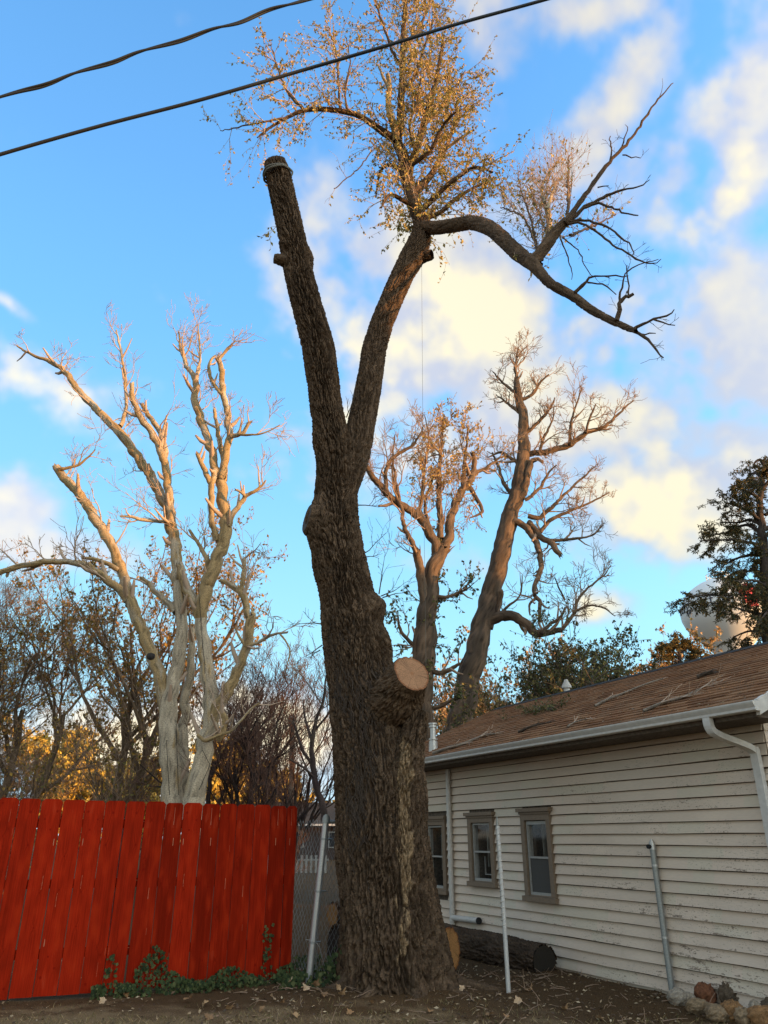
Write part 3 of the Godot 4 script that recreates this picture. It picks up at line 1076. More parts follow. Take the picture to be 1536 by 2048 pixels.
	boot.tube(PackedVector3Array([HP(4.5, 0.425, 0.075), HP(4.478, 0.4255, 0.075)]), PackedFloat32Array([0.044, 0.044]), 20, true)
	obj("rubber_boot", boot.mesh(), M.dark, pn)
	# vents through the roof
	var v1 := Buf.new()
	var vb := RP(5.6, 0.14)
	v1.tube(PackedVector3Array([vb - Vector3(0, 0.1, 0), vb + Vector3(0, 0.14, 0), vb + Vector3(0, 0.15, 0)]), PackedFloat32Array([0.085, 0.07, 0.05]), 20)
	v1.tube(PackedVector3Array([vb, vb + Vector3(0, 0.36, 0)]), PackedFloat32Array([0.048, 0.048]), 20, true)
	for q in [[0.16, 0.075], [0.36, 0.07], [0.41, 0.075]]:
		v1.tube(PackedVector3Array([vb + Vector3(0, q[0], 0), vb + Vector3(0, q[0] + 0.022, 0)]), PackedFloat32Array([q[1], q[1]]), 20, true)
	v1.tube(PackedVector3Array([vb + Vector3(0, 0.36, 0), vb + Vector3(0, 0.42, 0)]), PackedFloat32Array([0.055, 0.055]), 20, true)
	tag(obj("roof_vent", v1.mesh(), M.galv, house), "banded metal flue near the low end of the roof", "")
	var v2 := Buf.new()
	var v2b := HP(5.05, EAVE + RISE + 0.0, 0.47 - RUN - 0.12)
	v2.tube(PackedVector3Array([v2b - Vector3(0, 0.15, 0), v2b + Vector3(0, 0.1, 0), v2b + Vector3(0, 0.1, 0), v2b + Vector3(0, 0.14, 0), v2b + Vector3(0, 0.21, 0), v2b + Vector3(0, 0.25, 0)]), PackedFloat32Array([0.055, 0.055, 0.085, 0.085, 0.045, 0.03]), 20, true)
	tag(obj("roof_vent", v2.mesh(), M.white_paint, house), "white capped vent on the ridge", "")

func shingle_mesh(kind: int) -> ArrayMesh:   # unit wide, unit long (0.15 m), thickness along z in metres
	var b := Buf.new()
	var r := RandomNumberGenerator.new()
	r.seed = 70 + kind
	var t := 0.011 + 0.004 * r.randf()
	var p := [Vector3(0.0, 0, 0), Vector3(1, 0, 0), Vector3(1, 1.0, -0.004), Vector3(0, 1.0, -0.004), Vector3(0.0, r.randf_range(-0.03, 0.05), t), Vector3(1, r.randf_range(-0.03, 0.05), t * r.randf_range(0.85, 1.2)), Vector3(1, 1.0, 0.001), Vector3(0, 1.0, 0.001)]
	b.hexa(p)
	return b.mesh()

# ---------------------------------------------------------------- the red fence
const FA := Vector3(-3.8323, 0, -8.7691)
const FD := Vector3(0.93664, 0, -0.35030)
func fp(s: float, y: float, o := 0.0) -> Vector3:   # along the fence, up, towards the viewer
	return FA + FD * s + Vector3(0, y, 0) + Vector3(0.3503, 0, 0.93664) * o

func make_fence() -> void:
	var fence := thing("board_fence", "red stained dog-eared board fence beside the huge tree", "fence", fp(1.5, 0))
	var edge := [-1.47, -1.25, -1.03, -0.81, -0.59, -0.364, -0.155, 0.067, 0.293, 0.523, 0.736, 0.958, 1.177, 1.401, 1.599, 1.818, 2.023, 2.225, 2.435, 2.631, 2.829, 2.96]
	rng.seed = 33
	for k in edge.size() - 1:
		var gap: float = [0.007, 0.004, 0.009, 0.005][k % 4]
		if k == 6 or k == 7:
			gap = 0.012
		if k == 11:
			gap = 0.016
		var s0: float = edge[k] + gap * 0.5
		var s1: float = edge[k + 1] - gap * 0.5
		var tilt := rng.randf_range(-0.004, 0.004)
		if k == 11:
			tilt = -0.010
		var top: float = 1.893 - 0.015 * edge[k] + rng.randf_range(-0.006, 0.006)
		var bottom: float = 0.01 + 0.012 * maxf(0.0, edge[k]) + rng.randf_range(-0.006, 0.012)
		var o := rng.randf_range(-0.004, 0.004)
		var ear := rng.randf_range(0.022, 0.033)
		var out := [Vector2(s0 + tilt, bottom), Vector2(s1 + tilt, bottom + rng.randf_range(-0.006, 0.006)), Vector2(s1, top - ear), Vector2(s1 - ear, top), Vector2(s0 + ear, top), Vector2(s0, top - ear)]
		var b := Buf.new()
		var th := 0.017
		var bend := rng.randf_range(-0.004, 0.004)
		# front and back as fans with a slight cup, then the rim
		for face in 2:
			var oo := o + (th * 0.5 if face == 0 else -th * 0.5)
			var nn := (fp(0, 0, 1) - fp(0, 0, 0)) * (1.0 if face == 0 else -1.0)
			var lows := [out[0], out[1]]
			var rows := 5
			for r in rows:
				var fa := float(r) / rows
				var fb := float(r + 1) / rows
				var l0: Vector2 = out[0].lerp(out[5], fa)
				var l1: Vector2 = out[0].lerp(out[5], fb)
				var r0: Vector2 = out[1].lerp(out[2], fa)
				var r1: Vector2 = out[1].lerp(out[2], fb)
				var ba := oo + bend * sin(fa * PI)
				var bb := oo + bend * sin(fb * PI)
				b.quad(fp(l0.x, l0.y, ba), fp(r0.x, r0.y, ba), fp(r1.x, r1.y, bb), fp(l1.x, l1.y, bb), nn, Vector2(0, 1.0 - l0.y / 1.95), Vector2(1, 1.0 - r0.y / 1.95), Vector2(1, 1.0 - r1.y / 1.95), Vector2(0, 1.0 - l1.y / 1.95))
			b.quad(fp(out[5].x, out[5].y, oo), fp(out[2].x, out[2].y, oo), fp(out[3].x, out[3].y, oo), fp(out[4].x, out[4].y, oo), nn, Vector2(0, 0.05), Vector2(1, 0.05), Vector2(0.85, 0.03), Vector2(0.15, 0.03))
		var c := Vector2((s0 + s1) * 0.5, 1.0)
		for q in 6:
			var p0: Vector2 = out[q]
			var p1: Vector2 = out[(q + 1) % 6]
			var m := (p0 + p1) * 0.5 - c
			b.quad(fp(p0.x, p0.y, o + th * 0.5), fp(p1.x, p1.y, o + th * 0.5), fp(p1.x, p1.y, o - th * 0.5), fp(p0.x, p0.y, o - th * 0.5), FD * (m.x if q == 1 or q == 5 else 0.0) + Vector3(0, m.y if q != 1 and q != 5 else 0.0, 0), Vector2(0.3, 0.1), Vector2(0.3, 0.5), Vector2(0.35, 0.5), Vector2(0.35, 0.1))
		var flip_u := rng.randf() < 0.5
		var flip_v := rng.randf() < 0.5
		for q in b.uv.size():                     # no two boards show the same stretch of grain
			b.uv[q] = Vector2(1.0 - b.uv[q].x if flip_u else b.uv[q].x, 1.0 - b.uv[q].y if flip_v else b.uv[q].y)
		obj("board", b.mesh(), M.boards[rng.randi() % 4], fence)
	for y in [0.35, 1.0, 1.6]:
		var b := Buf.new()
		b.hexa([fp(-1.5, y, -0.055), fp(2.93, y, -0.055), fp(2.93, y, -0.016), fp(-1.5, y, -0.016), fp(-1.5, y + 0.09, -0.055), fp(2.93, y + 0.09, -0.055), fp(2.93, y + 0.09, -0.016), fp(-1.5, y + 0.09, -0.016)])
		obj("rail", b.mesh(), M.boards[0], fence)
	for s in [-1.2, 0.95, 2.86]:
		var b := Buf.new()
		b.tube(PackedVector3Array([fp(s, -0.2, -0.09), fp(s, 1.7, -0.09)]), PackedFloat32Array([0.03, 0.03]), 14, true)
		obj("post", b.mesh(), M.galv_dull, fence)

# chain-link between the board fence and the tree
func make_chain_link() -> void:
	var fence := thing("chain_link_fence", "sagging grey chain-link fence between red boards and tree trunk", "fence", Vector3(-0.83, 0, -9.44))
	var a := Vector3(-1.12, 0, -9.86)
	var c := Vector3(-0.78, 0, -9.60)
	var e := Vector3(-0.42, 0, -9.78)
	var wob := fnl(66, 1.0)
	var b := Buf.new()
	var pitch := 0.052
	for run in 2:
		var from := a if run == 0 else c
		var to := c if run == 0 else e
		var along := (to - from)
		var len_ := along.length()
		along = along.normalized()
		var cols := int(len_ / pitch) + 1
		for k in range(-1, cols + 1):
			var pts := PackedVector3Array()
			var rad := PackedFloat32Array()
			var rows := 33
			for j in rows:
				var s: float = (k + 0.5 * (j % 2)) * pitch + 0.012 * wob.get_noise_2d(j * 0.2, k * 0.3)
				if s < -0.03 or s > len_ + 0.03:
					continue
				var y := 0.03 + j * pitch + 0.02 * wob.get_noise_2d(s * 4.0, j * 0.13 + run * 5.0)
				var lean := 0.02 * (j % 2) * 0.4 + 0.05 * wob.get_noise_2d(s * 3.0, y * 2.0 + run * 9.0)
				pts.append(from + along * s + Vector3(0.06 * y, y, lean))
				rad.append(0.0022)
			b.tube(pts, rad, 4)
			var p2 := PackedVector3Array()
			for j in rows:
				var s: float = (k + 0.5 - 0.5 * (j % 2) + 0.5) * pitch + 0.012 * wob.get_noise_2d(j * 0.2, k * 0.3)
				if s < -0.03 or s > len_ + 0.03:
					continue
				var y := 0.03 + j * pitch + 0.02 * wob.get_noise_2d(s * 4.0, j * 0.13 + run * 5.0)
				var lean := -0.02 * (j % 2) * 0.4 + 0.05 * wob.get_noise_2d(s * 3.0, y * 2.0 + run * 9.0)
				p2.append(from + along * s + Vector3(0.06 * y, y, lean))
			var r2 := PackedFloat32Array()
			r2.resize(p2.size())
			r2.fill(0.0022)
			b.tube(p2, r2, 4)
	obj("wire_netting", b.mesh(), M.wire, fence)
	var post := Buf.new()
	var lo := Vector3(-0.83, -0.1, -9.44)
	var hi := Vector3(-0.675, 1.70, -9.40)
	post.tube(PackedVector3Array([lo, hi]), PackedFloat32Array([0.038, 0.038]), 20, true)
	var pn := obj("post", post.mesh(), M.galv, fence)
	var cap := Buf.new()
	cap.tube(PackedVector3Array([hi - Vector3(0.005, 0.05, 0), hi, hi + Vector3(0.003, 0.03, 0), hi + Vector3(0.005, 0.05, 0)]), PackedFloat32Array([0.046, 0.046, 0.036, 0.012]), 20, true)
	cap.tube(PackedVector3Array([hi - Vector3(0, 0.03, 0), hi + Vector3(0.13, -0.035, -0.05)]), PackedFloat32Array([0.02, 0.02]), 12, true)
	obj("post_cap", cap.mesh(), M.galv_dull, pn)
	for f in [0.30, 0.58, 0.88]:
		var p := lo.lerp(hi, f)
		var up := (hi - lo).normalized()
		var tie := Buf.new()
		tie.tube(PackedVector3Array([p - up * 0.011, p + up * 0.011]), PackedFloat32Array([0.044, 0.044]), 20, true)
		tie.tube(PackedVector3Array([p + Vector3(0.03, 0, 0.0), p + Vector3(0.08, 0.0, -0.08)]), PackedFloat32Array([0.008, 0.008]), 8, true)
		obj("tension_band", tie.mesh(), M.galv_dull, pn)
	var loose := Buf.new()
	var q := lo.lerp(hi, 0.30)
	var ls := smooth(PackedVector3Array([q + Vector3(-0.08, 0.03, 0.03), q + Vector3(0.0, 0.02, 0.05), q + Vector3(0.07, -0.03, 0.04), q + Vector3(0.10, -0.14, 0.02)]), PackedFloat32Array([0.003, 0.003, 0.003, 0.003]), 0.02)
	loose.tube(ls[0], ls[1], 6)
	obj("tie_wire", loose.mesh(), M.galv, pn)

func make_poles() -> void:
	var b := Buf.new()
	var lo := on_ground(1018, 1994) - Vector3(0, 0.12, 0)
	var hi := at(995, 1652, 9.05)
	b.tube(PackedVector3Array([lo, lo.lerp(hi, 0.5) + Vector3(0.004, 0, 0), hi]), PackedFloat32Array([0.024, 0.023, 0.022]), 16, true)
	var t := thing("fence_pole", "thin leaning pale metal pole in front of the middle window", "pole", on_ground(1018, 1994))
	obj("shaft", b.mesh(), M.pale_metal, t)
	var sp := Buf.new()
	var pts := PackedVector3Array()
	var rad := PackedFloat32Array()
	var axis := (hi - lo).normalized()
	var u := axis.cross(Vector3(0, 0, 1)).normalized()
	for k in 150:                                       # tape wound round the upper half
		var f := 0.42 + 0.57 * k / 150.0
		pts.append(lo.lerp(hi, f) + u.rotated(axis, k * 0.75) * 0.0235)
		rad.append(0.0055)
	sp.tube(pts, rad, 5)
	obj("spiral_wrap", sp.mesh(), M.white_paint, t)
	var tip := Buf.new()
	tip.tube(PackedVector3Array([hi, hi + axis * 0.05, hi + axis * 0.10]), PackedFloat32Array([0.016, 0.012, 0.004]), 12, true)
	obj("spike", tip.mesh(), M.galv_dull, t)
	var t2 := thing("fence_post", "grey metal post leaning on the clapboards above the rocks", "post", HP(1.014, 0, 0.09))
	var lo2 := HP(1.014, -0.1, 0.09)
	var hi2 := HP(1.05, 1.43, 0.065)
	var b2 := Buf.new()
	b2.tube(PackedVector3Array([lo2, hi2]), PackedFloat32Array([0.031, 0.031]), 18, true)
	var sh := obj("shaft", b2.mesh(), M.galv_dull, t2)
	var c := Buf.new()
	var ax := (hi2 - lo2).normalized()
	c.tube(PackedVector3Array([hi2 - ax * 0.05, hi2, hi2 + ax * 0.03, hi2 + ax * 0.055]), PackedFloat32Array([0.037, 0.037, 0.026, 0.008]), 18, true)
	for f in [0.42, 0.86]:
		c.tube(PackedVector3Array([lo2.lerp(hi2, f), lo2.lerp(hi2, f + 0.012)]), PackedFloat32Array([0.035, 0.035]), 18, true)
	obj("cap", c.mesh(), M.galv, sh)
	var nub := Buf.new()
	nub.tube(PackedVector3Array([hi2 - ax * 0.02, hi2 - ax * 0.02 + Vector3(-0.06, 0.0, 0.03)]), PackedFloat32Array([0.022, 0.022]), 12, true)
	obj("bracket", nub.mesh(), M.dark, sh)

# ---------------------------------------------------------------- the great half-felled tree
func side_branch(parent: Node, called: String, a: Array, z0: float, z1: float, base: Color, fine_step := 0.03) -> Array:
	var line := limb_line(a, z0, z1)
	var big: float = line[1][0]
	var m: ArrayMesh
	if big > 0.05:
		m = bark(line[0], line[1], clampi(int(big * 420.0), 22, 72), fine_step, clampf(big * 0.16, 0.004, 0.022), Vector2(0.055, 0.35), 300 + int(a[0]), base)
		obj(called, m, M.bark, parent)
	else:
		var sm := smooth(line[0], line[1], 0.08)
		var pts: PackedVector3Array = sm[0]
		var rad: PackedFloat32Array = sm[1]
		for k in range(1, pts.size()):
			pts[k] += Vector3(rng.randf_range(-1, 1), rng.randf_range(-1, 1), rng.randf_range(-1, 1)) * 0.012
			rad[k] *= rng.randf_range(0.85, 1.15)
		var b := Buf.new()
		b.tint = base * 1.05
		b.tube(pts, rad, 9, true)
		obj(called, b.mesh(), M.limb, parent)
		return [pts, rad]
	return smooth(line[0], line[1], 0.12)

func make_great_tree() -> void:
	rng.seed = 101
	var root := Vector3(0.14, 0, -9.25)
	var tree := thing("huge_tree", "huge half-felled tree with one bare topped limb and a sawn stub", "tree", root)
	var dark := Color(0.132, 0.085, 0.052)
	# the trunk runs on into the topped left limb
	var a := [800, 2035, 90.3, 797, 1985, 89.3, 786, 1900, 91.2, 777, 1800, 90.3, 769, 1700, 88.5, 761, 1600, 84.8, 752, 1500, 81.2, 741, 1430, 76.6, 722, 1350, 63.7, 711, 1290, 57.6, 702, 1240, 54.1, 694, 1190, 49.8, 686, 1140, 46.3, 679, 1090, 43.6, 674, 1040, 40.2]
	var a2 := [672, 990, 37.6, 673, 940, 36.7, 668, 895, 33.2, 659, 850, 29.8, 651, 800, 28, 644, 750, 28, 636, 700, 28, 624, 650, 26.2, 611, 600, 25.4, 599, 550, 24.5, 589, 500, 23.6, 579, 450, 22.3, 567, 400, 21.9, 556, 350, 21.4, 550, 326, 21.4]
	var l1 := limb_line(a, 9.25, 9.22)
	var l2 := limb_line(a2, 9.2, 8.6)
	var pts: PackedVector3Array = l1[0]
	var rad: PackedFloat32Array = l1[1]
	pts.append_array(l2[0])
	rad.append_array(l2[1])
	var knobs := [
		[at(632, 1042, 9.02), 0.46, 0.15], [at(640, 1120, 9.05), 0.5, 0.07],
		[at(748, 1215, 9.1), 0.26, 0.12], [at(756, 1285, 9.1), 0.35, 0.08],
		[at(785, 1865, 8.75), 0.34, 0.06], [at(612, 515, 8.8), 0.25, 0.05], [at(640, 880, 9.0), 0.3, 0.03],
		[at(815, 1580, 8.85), 0.5, 0.06], [at(812, 1720, 8.8), 0.4, 0.05]]
	var scar := [
		[[at(806, 1480, 8.62), at(809, 1560, 8.7), at(811, 1640, 8.7), at(812, 1720, 8.7), at(812, 1800, 8.68), at(808, 1860, 8.66), at(805, 1930, 8.6)], 0.085, Color(0.42, 0.28, 0.155)],
		[[at(624, 655, 8.55), at(629, 668, 8.55)], 0.035, Color(0.42, 0.28, 0.14)]]
	var trunk_mesh := bark(pts, rad, 390, 0.0185, 0.062, Vector2(0.050, 0.56), 200, dark, knobs, 1.5, scar, 0.2)
	var trunk := obj("trunk", trunk_mesh, M.bark, tree)
	var top := end_face(trunk_mesh, 390, 0.0, Color(0.12, 0.09, 0.065))
	obj("topped_end", top, M.cut, trunk)
	# the pruned wound on the left and a peg stub
	var stub2 := limb_line([597, 530, 13, 570, 522, 12, 548, 517, 8.5], 8.75, 8.7)
	var peg_mesh := bark(stub2[0], stub2[1], 36, 0.02, 0.014, Vector2(0.06, 0.3), 230, dark)
	var peg := obj("peg_stub", peg_mesh, M.bark, tree)
	obj("cut_face", end_face(peg_mesh, 36, 0.0, Color(0.12, 0.09, 0.07)), M.cut, peg)
	var wn := Vector3(-0.92, 0.14, 0.36).normalized()
	var wc := at(621, 1040, 9.08)
	var wound_mesh := bark(PackedVector3Array([wc - wn * 0.16 + Vector3(0, 0.02, 0), wc - wn * 0.04, wc + wn * 0.03, wc + wn * 0.055]), PackedFloat32Array([0.25, 0.225, 0.20, 0.175]), 110, 0.016, 0.03, Vector2(0.05, 0.3), 231, dark, [], 0.0, [], 0.08)
	var wd := obj("pruned_collar", wound_mesh, M.bark, tree)
	obj("cut_face", end_face(wound_mesh, 110, 0.0, Color(0.10, 0.08, 0.062)), M.cut, wd)
	# the big sawn stub, its fresh face towards the viewer
	var f0 := at(735, 1470, 9.38)
	var face := at(825, 1347, 8.52)
	var sn := Vector3(0.42, 0.40, 0.82).normalized()
	var sp := PackedVector3Array([f0 + Vector3(0, -0.25, 0), f0.lerp(face - sn * 0.55, 0.5), face - sn * 0.45 + Vector3(0.0, -0.06, 0), face - sn * 0.2 + Vector3(0, -0.01, 0), face - sn * 0.08, face])
	var stub_mesh := bark(sp, PackedFloat32Array([0.26, 0.35, 0.30, 0.245, 0.226, 0.218]), 170, 0.018, 0.042, Vector2(0.08, 0.5), 240, dark, [], 0.0, [], 0.22)
	var stub := obj("sawn_stub", stub_mesh, M.bark, tree)
	obj("cut_face", end_face(stub_mesh, 170, 0.0, Color(0.46, 0.235, 0.115)), M.cut, stub)
	# buttress of bark under the stub
	var br := limb_line([840, 1420, 15, 828, 1470, 22, 817, 1530, 28, 812, 1600, 26, 812, 1700, 24, 812, 1800, 20, 812, 1900, 14], 8.78, 8.92)
	obj("buttress", bark(br[0], br[1], 120, 0.018, 0.05, Vector2(0.05, 0.56), 245, dark, [], 0.0, [scar[0]]), M.bark, tree)
	# roots that run out over the soil
	for q in [[-1.2, 0.5, 0.09], [-0.45, 0.55, 0.075], [0.35, 0.45, 0.08], [1.0, 0.7, 0.10], [1.5, 0.95, 0.115]]:
		var out := Vector3(sin(q[0]), 0, cos(q[0]))
		var side := out.cross(Vector3.UP)
		var start := root + out * 0.40 + Vector3(0, 0.24, 0)
		var rp := PackedVector3Array([start, root + out * 0.60 + Vector3(0, 0.06, 0), root + out * (0.60 + q[1] * 0.4) + side * 0.06 + Vector3(0, 0.0, 0), root + out * (0.60 + q[1] * 0.8) - side * 0.04 + Vector3(0, -0.06, 0)])
		obj("root", bark(rp, PackedFloat32Array([q[2] * 1.35, q[2], q[2] * 0.65, q[2] * 0.3]), 60, 0.025, 0.02, Vector2(0.045, 0.3), 260 + int(q[0] * 10.0), dark), M.bark, tree)
	# the right limb and what grows on it
	var rl := limb_line([672, 1030, 18.6, 694, 965, 24.2, 712, 905, 26, 722, 850, 24.6, 732, 800, 23.7, 741, 750, 22.8, 748, 700, 21.9, 763, 650, 20.9, 783, 600, 20, 805, 550, 20.5, 824, 515, 22.3, 838, 485, 20.5, 844, 460, 15.8, 843, 440, 14], 9.1, 9.85)
	obj("limb", bark(rl[0], rl[1], 180, 0.018, 0.042, Vector2(0.048, 0.5), 250, dark), M.bark, tree)
	side_branch(tree, "peg_stub", [838, 515, 14, 852, 512, 11, 864, 509, 9], 9.7, 9.6, dark, 0.02)
	var cross_ := [side_branch(tree, "limb", [838, 455, 15, 866, 456, 12, 900, 452, 12.5, 945, 446, 13, 978, 455, 14, 1005, 477, 14, 1032, 503, 13.5, 1058, 522, 13, 1075, 534, 11], 9.85, 7.2, dark, 0.022)]
	cross_.append(side_branch(tree, "limb", [1062, 524, 13, 1080, 545, 10.5, 1102, 568, 9, 1145, 592, 8.5, 1180, 618, 7.5, 1220, 640, 6.5, 1258, 657, 5.2, 1272, 661, 4], 7.25, 6.4, dark, 0.025))
	cross_.append(side_branch(tree, "limb", [1066, 526, 12, 1092, 492, 11, 1115, 460, 9.5, 1133, 442, 8.5], 7.25, 7.2, dark, 0.022))
	# crown stems: [line, z0, z1, leafy]
	var lead := [843, 445, 15, 826, 400, 13, 812, 350, 11.5, 806, 310, 10.5, 795, 285, 9, 800, 250, 7, 802, 200, 6, 805, 140, 5, 806, 80, 4.5, 810, 20, 4, 814, -50, 3, 818, -130, 2]
	var stems := [
		[lead, 9.85, 10.3, 1.0],
		[[812, 350, 9, 832, 305, 7.5, 848, 245, 6, 866, 185, 4.5, 880, 120, 3, 888, 70, 1.5], 9.9, 9.4, 1.0],
		[[826, 390, 8, 858, 355, 6, 885, 310, 4.5, 905, 260, 3, 915, 205, 1.5], 9.9, 10.6, 1.1],
		[[838, 425, 7, 872, 392, 5, 905, 362, 4, 950, 335, 3, 985, 345, 1.5], 9.9, 9.2, 1.15],
		[[840, 438, 6, 880, 425, 4.5, 915, 395, 3.5, 955, 372, 2.4, 988, 360, 1.2], 9.9, 9.9, 0.9],
		[[838, 420, 6, 805, 400, 4, 780, 390, 3, 762, 415, 1.6], 9.9, 9.3, 0.8],
		[[812, 345, 6, 780, 330, 4, 760, 345, 2.5, 752, 395, 1.4], 9.9, 10.4, 0.7],
		[[797, 282, 8.5, 772, 268, 7, 742, 246, 6, 715, 230, 5, 680, 222, 4.6, 640, 218, 4.2, 605, 222, 3.6, 578, 233, 3, 545, 252, 2.2, 515, 275, 1.2], 9.95, 9.3, 0.75],
		[[680, 222, 3, 677, 170, 2.6, 672, 110, 2, 658, 55, 1.2], 9.7, 9.9, 0.8],
		[[697, 226, 2.6, 690, 185, 2, 700, 120, 1.2, 690, 70, 0.8], 9.7, 9.4, 0.7],
		[[610, 222, 3.4, 580, 190, 2.8, 560, 150, 2, 545, 100, 1.2], 9.5, 9.7, 0.85],
		[[575, 234, 2.4, 545, 240, 2, 500, 250, 1.6, 440, 262, 0.8], 9.4, 9.0, 0.5],
		[[804, 140, 4, 782, 95, 3, 765, 45, 2.2, 742, -20, 1.2], 10.1, 9.7, 0.9],
		[[806, 100, 4, 838, 55, 3, 858, 5, 2, 872, -50, 1.2], 10.1, 10.5, 0.9],
		[[802, 190, 4.5, 830, 150, 3.5, 850, 90, 2.5, 866, 40, 1.5], 10.0, 9.6, 1.0],
		[[848, 250, 4, 885, 215, 3, 915, 170, 2, 930, 140, 1.0], 9.6, 10.1, 1.1],
		[[822, 330, 5, 860, 300, 4, 890, 245, 3, 912, 225, 1.5], 9.8, 9.0, 1.2],
		[[830, 300, 4, 820, 250, 3, 838, 190, 2, 842, 140, 1], 9.7, 9.3, 1.1]]
	var leaf_cols := [Color(0.58, 0.42, 0.11), Color(0.50, 0.35, 0.08), Color(0.34, 0.28, 0.07), Color(0.23, 0.21, 0.06), Color(0.62, 0.44, 0.16), Color(0.18, 0.17, 0.055), Color(0.5, 0.32, 0.12)]
	var twigs := Buf.new()
	var lv := Leaves.new()
	var spec := {"length": 0.95, "r": 0.011, "level": 1, "kids": 5, "leaves": 2.3, "leaf": 0.050, "colors": leaf_cols, "hang": 0.8, "rise": -0.06, "up": 0.15, "thin": 0.0022, "leaf_level": 1}
	for s in stems:
		var nm := "limb" if s[0] == lead else "branch"
		var line := side_branch(tree, nm, s[0], s[1], s[2], dark)
		spec["leaves"] = 5.2 * s[3]
		clothe(twigs, lv, line, 10.5 * s[3], spec)
	# bare pale stubs in the crown
	side_branch(tree, "broken_stub", [793, 282, 7.5, 789, 255, 7, 780, 228, 6.5, 777, 200, 5.5, 779, 170, 4.5, 775, 148, 3.5], 9.9, 9.5, Color(0.5, 0.37, 0.2))
	side_branch(tree, "broken_stub", [778, 178, 3.6, 768, 155, 3, 757, 133, 2.2], 9.52, 9.45, Color(0.42, 0.33, 0.2))
	side_branch(tree, "broken_stub", [890, 300, 3.6, 915, 280, 3, 948, 260, 2.0], 9.6, 9.3, Color(0.42, 0.32, 0.2))
	var bare_cols := {"length": 0.5, "r": 0.006, "level": 1, "kids": 3, "leaves": 0.25, "leaf": 0.06, "colors": leaf_cols, "thin": 0.002, "rise": -0.02}
	for s in [[[745, 300, 1.4, 720, 335, 1.2, 695, 355, 1.2, 668, 378, 0.9], 9.5, 9.3], [[940, 390, 1.3, 962, 340, 1.2, 978, 305, 0.8], 9.4, 9.3], [[900, 250, 1.3, 925, 220, 1.1, 955, 205, 0.7], 9.5, 9.4]]:
		var line := side_branch(tree, "branch", s[0], s[1], s[2], dark)
		clothe(twigs, lv, line, 3.0, bare_cols)
	# epicormic fuzz where the cross limb leaves, and a leafy sprig low on the topped limb
	var tuft := {"length": 0.8, "r": 0.006, "level": 1, "kids": 4, "leaves": 2.2, "leaf": 0.07, "colors": leaf_cols, "hang": 1.0, "rise": -0.25, "thin": 0.002, "up": -0.1}
	clothe(twigs, lv, limb_line([838, 480, 14, 845, 440, 14, 832, 400, 12], 9.8, 9.8), 26.0, tuft)
	clothe(twigs, lv, limb_line([1010, 487, 8, 1070, 545, 8], 7.7, 7.5), 4.0, {"length": 0.3, "r": 0.004, "level": 0, "leaves": 2.5, "leaf": 0.06, "colors": leaf_cols, "hang": 1.2, "rise": -0.7, "up": -1.0})
	sprout(twigs, lv, at(558, 440, 8.7), (at(515, 480, 8.6) - at(558, 440, 8.7)).normalized(), 0.5, 0.006, 1, {"kids": 4, "leaves": 1.6, "leaf": 0.07, "colors": leaf_cols, "rise": -0.25, "hang": 1.0})
	obj("twigs", twigs.mesh(), M.twig_pale, tree).set_meta("kind", "stuff")
	scatter("leaves", lv, leaf_mesh(0.62), M.leaf, tree)
	# the cross limb's shoots: the long dark whip, pale broken stubs, hanging dead twigs
	var dead := Buf.new()
	var none: Leaves = null
	var whip := side_branch(tree, "branch", [1130, 446, 7, 1160, 405, 5, 1200, 350, 4.2, 1225, 318, 3.8, 1252, 290, 3.2, 1275, 258, 2.6, 1300, 222, 2.2, 1322, 192, 1.5, 1347, 166, 0.8], 7.17, 6.85, dark)
	clothe(dead, none, whip, 2.2, {"length": 0.35, "r": 0.006, "level": 0, "from": 0.25, "taper": 0.3, "up": 0.5, "thin": 0.0025})
